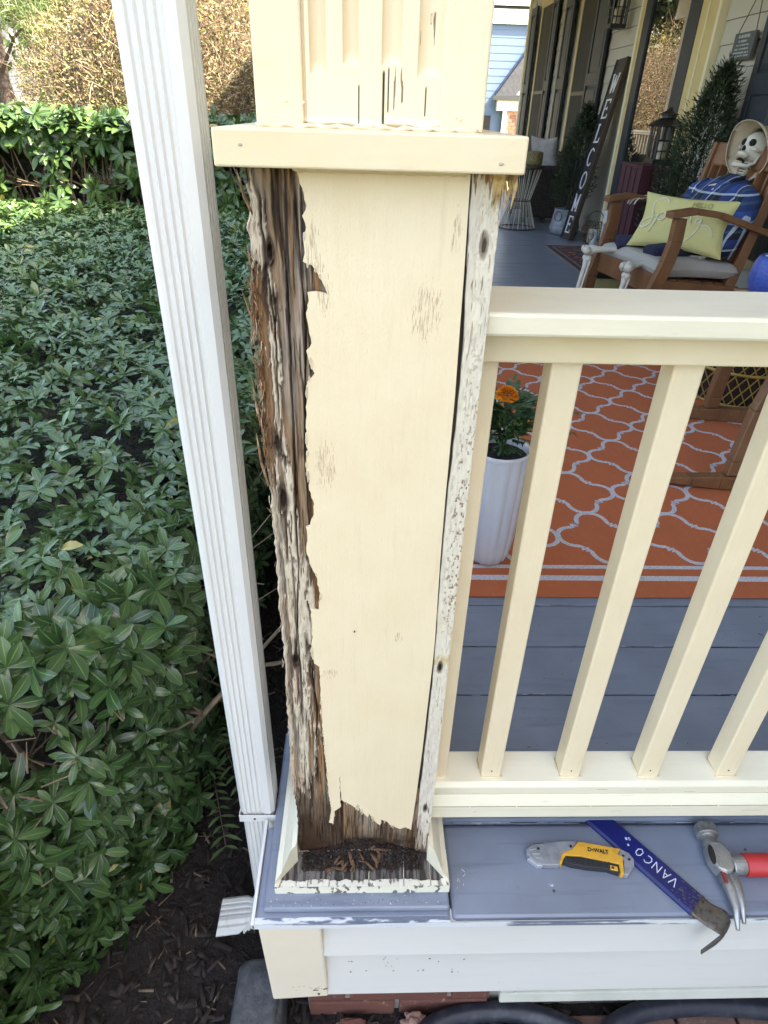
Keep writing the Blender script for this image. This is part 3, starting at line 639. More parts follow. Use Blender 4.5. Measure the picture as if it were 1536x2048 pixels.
# --- fluted shaft
SY = .030; ST = 2.36
box('shaft_core', .014, .190, SY+.012, .182, 1.056, ST, m_cream, colm, 0)
for a, b, nm in ((.0085, .0475, 'shaft_board'), (.1590, .1960, 'shaft_board')):
    box(nm, a, b, SY, .188, 1.0574, ST, m_cream, colm, .002)
u = np.linspace(.0475, .1590, 230); z = np.concatenate([np.linspace(1.0575, 1.30, 520), np.linspace(1.305, ST, 60)]); U, Zs = np.meshgrid(u, z)
yy = np.full(U.shape, SY+.0030); yy[:, :5] += .0035; cs = np.ones(U.shape+(3,))*CRM*np.array((.985, .985, .985))
bott = (1.094, 1.1015, 1.1015, 1.094)
for c_, w_, zb in zip((.0600, .0860, .1185, .1490), (.0065, .0062, .0078, .0095), bott):
    d = np.abs(U-c_)/w_; inn = np.clip(1-d**2, 0, 1)**.5; zz = np.clip((Zs-zb)/.010, 0, 1); zz = np.sqrt(np.clip(1-(1-zz)**2, 0, 1)); yy = yy+.0085*inn*zz*np.where(d < 1, 1, 0)
n_ = vnoise(U*420, Zs*24, 7)*.6+vnoise(U*900, Zs*60, 8)*.4
pm = np.exp(-((U-.128)/.022)**2)*zf(Zs, [(1.06, .5), (1.09, .9), (1.12, .8), (1.15, .25), (1.2, .1)])+np.exp(-((U-.147)/.008)**2)*zf(Zs, [(1.06, .4), (1.1, .7), (1.16, 1), (1.3, .9)])+.8*np.exp(-((U-.088)/.004)**2)*zf(Zs, [(1.1, 0), (1.12, .8), (1.15, .6), (1.2, 0)])
k = sstep(n_+.23*np.clip(pm, 0, 1), .93, .97)*np.where(pm > .12, 1, 0); cs = mixc(cs, np.broadcast_to(np.array((.22, .15, .09)), cs.shape), k); yy = yy+.0006*k
for xc, za, zb, w in ((.1125, 1.0585, 1.098, .0009), (.0925, 1.0585, 1.088, .0005), (.147, 1.068, 1.088, .0005), (.1165, 1.07, 1.10, .0005)):
    k = np.exp(-(np.abs(U-xc-.0003*(vnoise(Zs*60, Zs*0, 3)-.5))/w)**4)*sstep(Zs, za-.001, za+.001)*(1-sstep(Zs, zb-.002, zb+.001)); cs = mixc(cs, np.broadcast_to(BLK, cs.shape), k); yy = yy+.002*k
bead = np.exp(-((Zs-1.0600-.0025*vnoise(U*120, U*0, 3))/.0022)**2); yy = yy-.0022*bead
grid_mesh('fluted_board', np.stack([U, yy, Zs], -1), cs, m_attr if False else M('cream paint, cracked', (1, 1, 1), .42, [], ((420, ONE, .16, .0012), (90, (1, 1, .08), .12, .002)), attr='Col'), colm)
g = G(); pts = [(.008+i*.0061, SY-.0006-.0008*math.sin(i*2.7), 1.0585+.0010*math.sin(i*1.9)) for i in range(31)]; g.tube(pts, [.0021+.0009*math.sin(i*2.3) for i in range(31)], 6)
g.build('caulk_bead', m_cream, colm, smooth=True)
g = G()
for i in range(4):
    g.ball((rs.uniform(.009, .05) if i % 2 else rs.uniform(.16, .19), SY, 1.066+rs.random()**2*.014), (rs.uniform(.001, .003), .0009, rs.uniform(.001, .0025)), 8, 6)
g.build('paint_blister', m_cream, colm, smooth=True)
# --- base trim
CRL = (.72, .68, .55)
box('base_board', -.0340, .2438, -.0515, .245, .0105, .0290, m_rail, colm, .002)
chipped('base_board', (-.0345, -.0536, .0110), (1, 0, 0), (0, .06, 1), .2788, .0180, 420, 40, CRL, (.16, .14, .12), colm, 21, .665, .69, 120, 60)
# its top in front of the column: bare grey wood with flakes of paint at the rim
u = np.linspace(-.0342, .2440, 380); v = np.linspace(-.0536, .004, 90); U, Vv = np.meshgrid(u, v)
wn = fbm(U*260, Vv*26, 301, 4); cb = mixc(np.broadcast_to(np.array((.050, .040, .034)), U.shape+(3,)), np.broadcast_to(np.array((.17, .15, .13)), U.shape+(3,)), sstep(wn, .42, .62))
rim = sstep(-.0425+.0035*(fbm(U*90, U*0, 302)-.5)*2-Vv, 0, .0012); rim = np.maximum(rim, sstep(-.024-U+Vv*0, 0, .001)); rim = np.maximum(rim, sstep(U-.234, 0, .001)); rim = rim*(1-sstep(fbm(U*170, Vv*90, 303), .62, .66)*.7)
cb = mixc(cb, np.broadcast_to(np.array(CRL), cb.shape), rim)
gap = sum(np.exp(-(np.abs(U-c_-.02*(Vv+.03)-.0007*vnoise(Vv*300, Vv*0, 3))/.0007)**2) for c_ in (.018, .052, .115, .171, .214)); cb = mixc(cb, np.broadcast_to(BLK, cb.shape), np.clip(gap, 0, 1)*.9)
grid_mesh('bare_ledge', np.stack([U, Vv, .0297+.0016*rim+.0008*(wn-.5)-.001*np.clip(gap, 0, 1)], -1), cb, m_attr, colm)
for sx in (0, 1):
    X_ = (lambda x: x) if sx == 0 else (lambda x: .2096-x)
    prof = [(-.0330, .0305), (-.0320, .040), (-.024, .046), (-.016, .062), (-.009, .0740), (-.0012, .0775), (-.0012, .0305)]
    ya = [-.0500, -.0490, -.0410, -.0310, -.0200, -.012, -.012]
    a = [(X_(x), y0, zz) for (x, zz), y0 in zip(prof, ya)]; b = [(X_(x), .244, zz) for x, zz in prof]; n = len(a)
    g = G().add(a+b, [tuple(range(n)), tuple(range(n, 2*n))[::-1]]+[(i, (i+1) % n, (i+1) % n+n, i+n) for i in range(n)]); g.build('base_moulding', m_rail, colm, .0008)
# --- rotten crumbs at the foot
def czf(x, y): return .031+np.clip((y+.030)/.03, 0, 1)*.030*np.exp(-((x-.105)/.055)**2)+rng.uniform(0, .004, len(x))
chips('rotten_wood_crumbs', 1100, (.008, .200), (-.029, .003), czf, (.002, .009), M('rotten wood crumbs', (.022, .012, .008), .95, [(60, ONE, (.085, .045, .026), .54, .70), (40, ONE, (.02, .012, .008), .52, .6)]), colm, tilt=.35)
chips('rotten_wood_slivers', 18, (.045, .16), (-.030, -.004), lambda x, y: czf(x, y)+.004, (.012, .026), M('splintered wood', (.13, .072, .038), .9, [(50, ONE, (.10, .05, .025), .45, .6)]), colm, tilt=.5)
chips('paint_flakes', 34, (-.04, .25), (-.074, -.056), lambda x, y: .0112+x*0, (.0008, .0032), M('pale paint flakes', (.62, .60, .52), .7), None, th=.1, tilt=.15)
bpy.data.objects['paint_flakes']['label'] = 'tiny pale flakes of old paint scattered on the grey ledge below the column'

# ================================================================== PORCH RAILING (front)
def railing(x0, x1, label, first_half=True):
    r = empty('porch_railing', ((x0+x1)/2, .09, .09), label, 'railing')
    box('top_rail', x0, x1, .0107, .1244, .8923, .9147, m_rail, r, .0035)
    box('upper_rail', x0, x1, .042, .0950, .8565, .8924, m_creamh, r, .0022)
    # lower rail, sloped top like a chamfered 2x4
    pr = [(.0398, .1300), (.0398, .1483), (.0470, .1540), (.102, .1585), (.102, .1300)]
    g = G().prism(pr, lambda y, z: (x0, y, z), lambda y, z: (x1, y, z)); g.build('lower_rail', m_rail, r, .0022)
    box('bottom_rail', x0, x1, .0284, .110, .0832, .1128, m_rail, r, .002)
    pr = [(.0292, .1130), (.0392, .1298), (.101, .1298), (.109, .1130)]
    G().prism(pr, lambda y, z: (x0, y, z), lambda y, z: (x1, y, z)).build('bottom_rail_bevel', m_rail, r, .001)
    if first_half: box('baluster', x0+.001, .2399, .0549, .088, .153, .8563, m_cream, r, .002)
    bal = None; x = .296
    while x < x1-.05:
        dz = .0
        a = G().box(0, .0333, 0, .0333, 0, 1).mesh('baluster') if bal is None else bal
        if bal is None: bal = a; a.transform(Matrix.Diagonal((1, 1, .7025, 1)))
        o = bpy.data.objects.new('baluster', bal); COL.objects.link(o); o.parent = r; o.location = Vector((x, .0549, .1538))-Vector(r.location)
        if not bal.materials: bal.materials.append(m_cream)
        bv = o.modifiers.new('bevel', 'BEVEL'); bv.width = .0030; bv.segments = 3
        o.rotation_euler = (0, 0, rnd.uniform(-.02, .02))
        G().tube([(x+.017, .0547, .170), (x+.017, .0538, .170)], .0012, 8).build('nail', m_darksteel, r)
        g = G(); zt = .8560; g.tube([(x-.001, .0545, zt), (x+.012, .0538, zt-.0006), (x+.024, .0540, zt), (x+.0343, .0546, zt)], [.0009, .0016, .0012, .0009], 5); zb = .1562
        g.tube([(x-.002, .0548, zb), (x+.010, .0534, zb-.0010), (x+.022, .0538, zb-.0004), (x+.0353, .0548, zb)], [.0012, .0022, .0016, .0012], 5); g.tube([(x-.0012, .056, zb), (x-.0016, .070, zb+.0006), (x-.001, .087, zb+.002)], [.0014, .0018, .0012], 5)
        g.build('caulk_bead', m_cream, r, smooth=True)
        x += .1308
    # grimy joint between the two lower pieces, hairline splits in the top rail
    q = random.Random(int(x0*100)); g = G(); xx_ = x0
    while xx_ < 1.0: L_ = q.uniform(.04, .2); g.box(xx_, xx_+L_, .0284, .0294, .1126+q.uniform(-.0002, .0002), .1131+q.uniform(0, .0003)); xx_ += L_+q.uniform(.0005, .004)
    o = g.build('joint_grime', M('olive grey grime', (.36, .32, .20), .9), r); o['kind'] = 'stuff'
    g = G()
    for _ in range(11):
        a_ = q.uniform(x0, 1.0); z_ = q.choice((.897, .90, .905, .910, .135, .142, .09, .10)); y_ = .0106 if z_ > .5 else (.0397 if z_ > .12 else .0283); L_ = q.uniform(.006, .04); g.box(a_, a_+L_, y_-.0001, y_+.0002, z_, z_+q.uniform(.0002, .0005))
    o = g.build('hairline_split', M('shadowed split', (.30, .24, .15), .9), r); o['kind'] = 'stuff'
    return r
front_rail = railing(.2124, 2.42, 'front cream wooden porch railing with square balusters right of the rotted column')
# second columns and railing along the left side of the porch (seen in the door glass)
def plain_column(x, y, label):
    c = empty('porch_column', (x, y, 0), label, 'column', 'cream columns along the side of the porch')
    box('pedestal', x, x+.21, y, y+.21, .03, 1.03, m_cream, c); box('cap', x-.018, x+.228, y-.028, y+.238, 1.03, 1.057, m_creamh, c)
    box('shaft', x+.01, x+.2, y+.02, y+.19, 1.057, ST, m_cream, c); box('base', x-.03, x+.24, y-.05, y+.25, .0015, .03, m_rail, c)
    return c
plain_column(0, 3.6, 'cream box column on the far side of the porch, nearest behind the rotted one')
plain_column(0, 7.2, 'cream box column midway along the open side of the porch')
plain_column(0, 10.8, 'cream box column at the far end of the porch')
for k, (ya, yb) in enumerate(((.24, 3.6), (3.81, 7.2), (7.41, 10.8), (11.01, 13.2))):
    r = empty('porch_railing', (.1, (ya+yb)/2, .09), ['side railing from the rotted column to the next column', 'side railing between the two middle columns', 'side railing of the third bay of the porch', 'side railing past the far column, last bay'][k], 'railing')
    box('top_rail', .045, .160, ya, yb, .8923, .9147, m_rail, r); box('upper_rail', .075, .130, ya, yb, .8565, .892, m_rail, r); box('lower_rail', .06, .14, ya, yb, .113, .15, m_rail, r)
    me = G().box(0, .033, 0, .033, .15, .8563).mesh('baluster'); me.materials.append(m_cream); y = ya+.08
    while y < yb-.05:
        o = bpy.data.objects.new('baluster', me); COL.objects.link(o); o.parent = r; o.location = Vector((.085, y, 0))-Vector(r.location); y += .1308

# ================================================================== DOWNSPOUT
dsp = empty('downspout', (-.087, .11, GZ), 'white fluted metal downspout left of the rotted column with a strap at floor level', 'downspout')
def ds_section():
    x0, x1, y0, y1, c = -.1135, -.0525, .085, .140, .0065
    pts = [(x0+c, y0)]
    w = x1-x0-2*c; n = 4
    fl = [.16, .33, .50, .67]
    for k in fl:
        a = x0+c+w*k; pts += [(a-.0034, y0), (a-.0012, y0+.0024), (a+.0026, y0+.0026), (a+.0044, y0)]
    pts += [(x1-c, y0), (x1, y0+c)]
    for k in (.25, .5, .75):
        b = y0+c+(y1-y0-2*c)*k; pts += [(x1, b-.003), (x1-.002, b-.001), (x1-.002, b+.001), (x1, b+.003)]
    pts += [(x1, y1-c), (x1-c, y1), (x0+c, y1), (x0, y1-c), (x0, y0+c)]
    return pts
sec = ds_section()
def loft(name, rings, mat, par):
    n = len(rings[0]); V = [p for r in rings for p in r]
    F = [(i*n+k, i*n+(k+1) % n, (i+1)*n+(k+1) % n, (i+1)*n+k) for i in range(len(rings)-1) for k in range(n)]
    return G().add(V, F+[tuple(range(n))[::-1], tuple(range(len(V)-n, len(V)))]).build(name, mat, par)
upper = [[(x, y, z) for x, y in sec] for z in (.008, 2.5)]
loft('pipe', upper, m_white, dsp)
cxy = (-.083, .1125)
low = [[(cxy[0]+(x-cxy[0])*.93, cxy[1]+(y-cxy[1])*.93, z) for x, y in sec] for z in (-.32, .010)]
loft('lower_pipe', low, m_white, dsp)
# elbow: the section bends toward the hedge with crimped folds
rings = []
for i in range(15):
    t = i/14; a = t*R(78); rad = .095; kx = 1.02+.13*(1 if i % 2 else -1)*(1 if 2 < i < 13 else 0)
    pc = Vector((-.083-rad*(1-math.cos(a)), .1125, -.315-rad*math.sin(a)))
    ring = []
    for x, y in sec:
        dx, dy = (x-cxy[0])*kx, (y-cxy[1])*kx
        ring.append((pc.x+dx*math.cos(a), pc.y+dy, pc.z+dx*math.sin(a)*1.0-0))
    rings.append(ring)
rr = rings[-1]; d = Vector((-math.sin(R(78)), 0, -math.cos(R(78))))
for L in (.02, .046): rings.append([(x+d.x*L, y, z+d.z*L) for x, y, z in rr])
loft('elbow', rings, M('weathered white metal', (.60, .59, .55), .5, [(10, ONE, (.48, .47, .43), .4, .7), (60, (1, .2, .2), (.28, .26, .22), .68, .8)], (200, ONE, .1, .001)), dsp)
# strap
g = G()
o_ = [(-.1155, .0822), (-.0505, .0822), (-.0465, .088), (-.0455, .160), (-.1155, .160)]
i_ = [(-.1140, .0838), (-.0515, .0838), (-.0480, .0885), (-.0470, .160), (-.1140, .160)]
for a, b, c_, d_ in ((o_[0], o_[1], i_[1], i_[0]), (o_[1], o_[2], i_[2], i_[1]), (o_[2], o_[3], i_[3], i_[2]), (o_[4], o_[0], i_[0], i_[4])):
    g.hexa([(*p, -.012) for p in (a, b, c_, d_)], [(*p, .006) for p in (a, b, c_, d_)])
g.build('strap', m_white, dsp, .0005)
G().tube([(-.088, .0822, -.003), (-.088, .0808, -.003)], .0022, 10).build('screw_head', m_darksteel, dsp)
# ================================================================== TOOLS on the floor board
KMETAL = [(.384, .015), (.398, .023), (.417, .025), (.454, .029), (.477, .028), (.463, .014), (.444, .007), (.435, -.012), (.419, -.013), (.399, -.011), (.384, .007)]
KYEL = [(.4775, .027), (.547, .0135), (.539, .0045), (.546, .0000), (.5385, -.0295), (.533, -.029), (.535, -.0125), (.501, -.005), (.475, .001), (.45, .003), (.444, -.003), (.438, -.012), (.4355, -.008), (.4445, .007), (.4635, .014)]
KREAR = [(.5475, .0135), (.559, .0065), (.564, -.004), (.561, -.015), (.546, -.0305), (.5385, -.0297), (.5462, -.006), (.5395, .0035)]
KBLK = [(.4470, .0015), (.475, 0), (.501, -.006), (.535, -.0135), (.532, -.0265), (.514, -.020), (.481, -.0165), (.455, -.0115), (.4430, -.007)]
kn = empty('utility_knife', (.48, 0, 0), 'folding utility knife with yellow and black grip lying left of the blue pry bar', 'knife')
def plate(name, pts, z0, z1, mat, par, bev=.0012):
    return G().prism(pts, lambda x, y: (x, y, z0), lambda x, y: (x, y, z1)).build(name, mat, par, bev)
m_ksteel = M('grey cast metal', (.33, .34, .36), .45, [(60, ONE, (.24, .25, .27), .45, .65)], metal=.35)
m_kyel = M('yellow plastic', (.72, .37, .04), .45, [(60, ONE, (.55, .28, .04), .5, .7)]); m_kblk = M('black rubber grip', (.022, .022, .024), .6)
plate('head', KMETAL, .0015, .0130, m_ksteel, kn); plate('handle', KYEL, .0015, .0142, m_kyel, kn); plate('end_cap', KREAR, .0015, .0134, m_ksteel, kn); plate('grip', KBLK, .0008, .0136, m_kblk, kn)
g = G()
for i in range(11):
    t = i/10; x = .457+.062*t; y0 = -.0015-.008*t; g.bar((x, y0, .0139), (x-.0012, y0-.009-.001*t, .0139), .0026, .0016)
g.build('grip_ridge', m_kblk, kn)
for (x, y, r) in ((.405, .015, .0030), (.462, .0185, .0030), (.5475, .0015, .0026), (.5555, -.0048, .0030)):
    G().tube([(x, y, .0120), (x, y, .0138)], r*1.25, 14).build('rivet_ring', m_ksteel, kn); G().tube([(x, y, .0120), (x, y, .0141)], r*.8, 12).build('rivet', m_black, kn)
g = G()
for i in range(3): g.bar((.389+.004*i, .0085-.006*i+.004, .0130), (.401+.004*i, .0085-.008*i+.006, .0134), .0016, .0014)
g.build('blade_guard_rib', M('bright metal', (.55, .57, .60), .3, metal=.6), kn)
plate('blade_guard', [(.3835, .0005), (.398, -.0125), (.407, -.0120), (.393, .0040)], .001, .0105, M('bright metal', (.5,)*3), kn, .0006)
plate('top_slide', [(.400, .0232), (.418, .0252), (.417, .0272), (.399, .0250)], .002, .011, m_kblk, kn, .0006)
plate('lock_button', [(.519, -.0145), (.531, -.0175), (.530, -.0245), (.518, -.0215)], .0110, .0150, m_kyel, kn, .0006)
plate('button_slot', [(.521, -.0165), (.525, -.0175), (.524, -.0215), (.520, -.0205)], .0130, .0153, m_kblk, kn, 0)
tm = text_mesh('DeWALT', .0094, .0002, bold=.00035, sx=.92); tm.transform(Matrix.Translation((.5065, .0098, .0144)) @ Matrix.Rotation(R(-9.5), 4, 'Z')); link('lettering', tm, m_black, kn)

# pry bar
pb = empty('pry_bar', (.58, -.005, 0), 'blue flat pry bar marked VANCO with hooked rusty end over the floor edge', 'pry bar')
m_blue = M('dark blue tool paint', (.009, .015, .14), .34, [(10, ONE, (.007, .010, .075), .4, .7), (130, ONE, (.06, .06, .08), .645, .70)], (120, ONE, .12, .0005))
D = Vector((.634-.5160, -.078-.0735, 0)).normalized(); Sd = Vector((-D.y, D.x, 0)); Q0 = Vector((.5280, .0735, 0)); LL = .196
def bpt(t, s, z): p = Q0+D*t+Sd*s; return (p.x, p.y, z)
hw = .0212
g = G(); ts = [-.12, LL*.97]
for t0, t1 in ((-.085, LL*.96),):
    cs_ = [(-hw, .001), (-hw, .0055), (-hw+.004, .0085), (hw-.004, .0085), (hw, .0055), (hw, .001)]
    a = [bpt(t0, s, z) for s, z in cs_]; b = [bpt(t1, s, z) for s, z in cs_]; n = 6
    g.add(a+b, [tuple(range(n)), tuple(range(n, 2*n))[::-1]]+[(i, (i+1) % n, (i+1) % n+n, i+n) for i in range(n)])
g.build('bar', m_blue, pb, .0008)
# worn end of the paint, then the bent claw
path = [(LL*.955, .0, .0052, hw), (LL*1.03, .0, .0058, hw), (LL*1.10, .003, .0065, hw*1.0), (LL*1.155, .008, .006, hw*1.0), (LL*1.195, .013, -.004, hw*.90), (LL*1.205, .012, -.022, hw*.72), (LL*1.19, .004, -.040, hw*.58), (LL*1.165, -.006, -.055, hw*.46), (LL*1.145, -.014, -.066, hw*.28)]
V = []; N_ = len(path)
for i, (t, s0, zc, w) in enumerate(path):
    a = path[max(i-1, 0)]; b = path[min(i+1, N_-1)]
    dv = Vector(bpt(b[0], b[1], b[2]))-Vector(bpt(a[0], a[1], a[2])); dv.normalize(); sd = Sd-dv*Sd.dot(dv); sd.normalize(); up = sd.cross(dv)*-1; up = dv.cross(sd)*-1
    th = .0034*(1-.65*i/(N_-1)); c = Vector(bpt(t, s0, zc))
    for ss, uu in ((-1, -1), (-1, 1), (-.5, 1.25), (.5, 1.25), (1, 1), (1, -1)): V.append(c+sd*ss*w+up*uu*th)
n = 6; F = [(i*n+k, i*n+(k+1) % n, (i+1)*n+(k+1) % n, (i+1)*n+k) for i in range(N_-1) for k in range(n)]+[tuple(range(n)), tuple(range((N_-1)*n, N_*n))[::-1]]
o = G().add(V, F).build('claw', m_darksteel, pb, smooth=True); sb = o.modifiers.new('s', 'SUBSURF'); sb.levels = 2; sb.render_levels = 2
wn = random.Random(8); g = G()
for i in range(70):
    t = LL*(.74+.24*wn.random()**.6); s = wn.uniform(-hw*.8, hw*.8); L = wn.uniform(.001, .005)
    g.box(0, 0, 0, 0, 0, 0) if False else g.bar(bpt(t, s, .0086), bpt(t+L, s+wn.uniform(-.001, .001), .0086), wn.uniform(.0006, .003), .0003)
o = g.build('worn_spot', m_darksteel, pb); o['kind'] = 'stuff'
ang = math.atan2(D.y, D.x)
def strokes(name, polys, w, z, xf, mat, par, hgt=.0004):
    g = G()
    for pl in polys:
        p = [xf(*q) for q in pl]
        for a, b in zip(p, p[1:]):
            if (Vector(a)-Vector(b)).length > 1e-5: g.bar((a[0], a[1], z), (b[0], b[1], z), w, hgt)
    return g.build(name, mat, par)
m_scr = M('scratched white marking', (.62, .66, .72), .6)
V_ = {'V': [[(0, 1), (.5, 0), (1, 1)]], 'A': [[(0, 0), (.5, 1), (1, 0)], [(.2, .4), (.8, .4)]], 'N': [[(0, 0), (0, 1), (1, 0), (1, 1)]],
      'C': [[(1, .85), (.6, 1), (.15, .75), (0, .4), (.3, .05), (.9, .1)]], 'O': [[(.5, 1), (.1, .75), (.05, .25), (.5, 0), (.9, .3), (.9, .8), (.5, 1)]]}
# written along the bar, reading from the claw back toward the handle
txt = []
for i, (ch, t0) in enumerate(zip('VANCO', (.150, .136, .120, .104, .087))):
    for pl in V_[ch]: txt.append([(t0-x*.0105, -.004+(1-y)*-.0+(.5-y)*-.016+.002) for x, y in pl])
strokes('scratched_lettering', txt, .0014, .0088, lambda t, s: bpt(t, -s, 0), m_scr, pb)
strokes('scratched_spot', [[(.052, .006), (.056, .004)], [(.055, .010), (.060, .008)], [(.061, -.001), (.064, -.003)], [(.057, .0075), (.059, .009)]], .0034, .0088, lambda t, s: bpt(t, s, 0), m_scr, pb)

# hammer
hm = empty('hammer', (.71, -.02, 0), 'steel claw hammer with red handle lying at the right end of the floor board', 'hammer')
HB = [(.695, .018), (.719, .018), (.7275, -.001), (.7265, -.020), (.716, -.034), (.7045, -.036), (.694, -.030), (.688, -.012), (.690, .006)]
G().prism(HB, lambda x, y: (x, y, .004), lambda x, y: (x, y, .030)).build('head', m_steel, hm, .004)
a = Vector((.7035, .012, .018)); b = Vector((.7085, .050, .018)); d = (b-a).normalized()
G().tube([a, a+d*.008, a+d*.014, a+d*.018, a+d*.020, b-d*.006, b-d*.001, b], [.0130, .0115, .0115, .0125, .0185, .0195, .0185, .0155], 22).build('striking_face', m_steel, hm, .001)
for k, (pts) in enumerate(([(.7030, -.034, .0150, .0105), (.7030, -.060, .0160, .0080), (.7000, -.085, .013, .0058), (.6915, -.112, .006, .0030)], [(.7160, -.033, .0150, .0105), (.7155, -.058, .0160, .0080), (.7120, -.080, .013, .0058), (.7060, -.103, .006, .0030)])):
    G().tube([(x, y, z) for x, y, z, r in pts], [r for *_, r in pts], 10, squash=.55 if False else 1).build('claw', m_steel, hm, smooth=True)
G().prism([(.6985+.0052*math.cos(t_)*1.0+.003*math.sin(t_), -.006+.0165*math.sin(t_)) for t_ in [i*math.pi/10 for i in range(20)]], lambda x, y: (x-.006, y, .0285), lambda x, y: (x-.006, y, .0308)).build('eye', m_black, hm)
G().prism([(.700, -.030), (.7065, -.033), (.7035, -.050), (.699, -.049)], lambda x, y: (x-.003, y, .020), lambda x, y: (x-.003, y, .0262)).build('red_paint_mark', M('dull red paint', (.22, .03, .03), .5), hm)
G().tube([(.722, -.0180, .018), (.745, -.0180, .018)], .0155, 20).build('collar', m_steel, hm, .002)
G().tube([(.7445, -.0180, .018), (.7460, -.0180, .018), (.90, -.019, .018), (1.03, -.02, .018)], [.0160, .0178, .0182, .0175], 22).build('handle', M('worn red rubber', (.50, .028, .028), .42, [(14, ONE, (.40, .02, .02), .4, .7), (200, ONE, (.15, .02, .02), .70, .76)], (300, ONE, .2, .0006)), hm, smooth=True)
# nail heads and nicks on the board
nh = struct(G().box(0, .0001, 0, .0001, 0, .0001).mesh and G().tube([(.4185, -.048, .0002), (.4185, -.048, .0009)], .0024, 12).build('nail_head', m_darksteel, floor)); del nh['kind']
G().tube([(.772, .018, .0002), (.772, .018, .0009)], .0024, 12).build('nail_head', m_darksteel, floor)
chips('bare_nick', 9, (.412, .424), (-.040, -.034), lambda x, y: .0003+x*0, (.002, .005), M('bare nick', (.6, .62, .66), .6), floor, th=.05, tilt=0)
chips('grime_speck', 60, (.25, .95), (-.075, .06), lambda x, y: .0002+x*0, (.0008, .0018), m_black, floor, th=.2, tilt=0)
chips('white_scratch', 6, (.255, .275), (-.06, .03), lambda x, y: .0002+x*0, (.003, .008), M('bare nick', (1,)*3), floor, th=.03, tilt=0)
chips('ledge_grime', 55, (-.045, .24), (-.072, -.060), lambda x, y: .0106+x*0, (.0008, .0028), M('grime', (.06, .06, .06), .9), floor, th=.1, tilt=.1)
jr = random.Random(4)
for nm, mt_, n_, wz in (('worn_joint', M('bare nick', (1,)*3), 60, .0010), ('dirty_joint', m_black, 90, .0013)):
    g = G()
    for _ in range(n_):
        yj = jr.choice((.067, .0695, .216, .2137, .3645, .362, .513, .5107, .6615)); a_ = jr.uniform(.25, 1.3); L_ = jr.uniform(.003, .03)*(1 if nm == 'worn_joint' else 1.6)
        yy_ = yj+jr.uniform(-.0008, .0008); g.box(a_, a_+L_, yy_, yy_+wz*jr.uniform(.4, 1), .0003, .0008)
    o = g.build(nm, mt_, floor); o['kind'] = 'stuff'
chips('floor_grit', 260, (.25, 1.4), (.09, .68), lambda x, y: .0006+x*0, (.001, .004), M('grit', (.10, .085, .065), .9), floor, th=.3, tilt=.1)
chips('leaf_bits', 26, (.25, 2.0), (.10, 3.0), lambda x, y: .0075+x*0, (.006, .016), m_straw, None, th=.05, tilt=.15)
bpy.data.objects['leaf_bits']['label'] = 'small dry leaf bits scattered on the porch floor and orange rug'
g = G().bar((.342, .205, .005), (.360, .212, .022), .020, .003).bar((.330, .200, .004), (.344, .204, .010), .008, .003); tag(g.build('pry_bar_tip', M('dull grey scrap metal', (.10, .10, .105), .5, metal=.4), None), 'bent dark metal scrap on the floor behind the lower rail between balusters', 'pry bar tip')  # far tip of the pry bar, built as its own piece

# ================================================================== ORANGE RUG
RX0, RX1, RY0, RY1 = .12, 2.30, .691, 3.16
def weave_rug():
    m = M('orange woven rug', (.47, .118, .040), .9, [(3, ONE, (.42, .11, .04), .4, .7), (70, (1, .22, 1), (.43, .11, .038), .46, .66), (160, (.5, 1, 1), (.60, .18, .07), .58, .76)], ((500, (1, .25, 1), .6, .0015),))
    return m
rug = empty('patio_rug', (1.2, 1.9, 0), 'orange patio rug with white trellis pattern and double border stripe', 'rug')
X, Y = np.meshgrid(np.linspace(RX0, RX1, 40), np.linspace(RY0, RY1, 40))
box('rug_body', RX0, RX1, RY0, RY1, .0022, .0062, weave_rug(), rug, .001)
m_rw = M('white rug yarn', (.58, .545, .55), .9, [(260, (1, 1, 1), (.38, .34, .36), .45, .6)])
PX, PY = .2545, .2665
def arc(cx, cy, r, a0, a1, n=6): return [(cx+r*math.cos(R(a0+(a1-a0)*i/n)), cy+r*math.sin(R(a0+(a1-a0)*i/n))) for i in range(n+1)]
q = [(-.5, 0)]; q += [(-.5+(.20)*(1-math.cos(R(t))), .02+.17*math.sin(R(t))) for t in (15, 35, 55, 75, 90)]; q += [(-.265, .205), (-.285, .25), (-.215, .225), (-.235, .285), (-.205, .265)]
q += [(-.17*math.cos(R(t))-.02, .5-.20*(1-math.sin(R(t)))) for t in (0, 15, 35, 55, 75)]+[(0, .5)]
g = G(); nx0 = .686-PX*3; ny0 = .969
cells = []
for i in range(0, 9):
    for j in range(0, 9):
        cx = nx0+PX*(i+.5); cy = ny0+PY*j; cells.append((cx, cy))
lw = .0145
V, F = [], []
def ribbon(pl, w, z):
    P = np.array(pl); d = np.gradient(P, axis=0); nn = np.stack([-d[:, 1], d[:, 0]], 1); nn /= np.linalg.norm(nn, axis=1, keepdims=True)+1e-9
    k = len(V)
    for p, m_ in zip(P, nn):
        for s_ in (-1, 1):
            a = p+m_*s_*w/2; V.append((min(max(a[0], RX0+.06), RX1-.06), min(max(a[1], .826), RY1-.13), z))
    for a in range(len(P)-1): F.append((k+2*a, k+2*a+2, k+2*a+3, k+2*a+1))
for n_, (cx, cy) in enumerate(cells):
    for k, (sx, sy) in enumerate(((1, 1), (-1, 1), (1, -1), (-1, -1))):
        ribbon([(cx+x*sx*PX*.985, cy+y*sy*PY*.985) for x, y in q], lw, .0066+.00005*k+.00002*(n_ % 5))
g = G().add(V, F); o = g.build('trellis_pattern', m_rw, rug); o['kind'] = 'stuff'
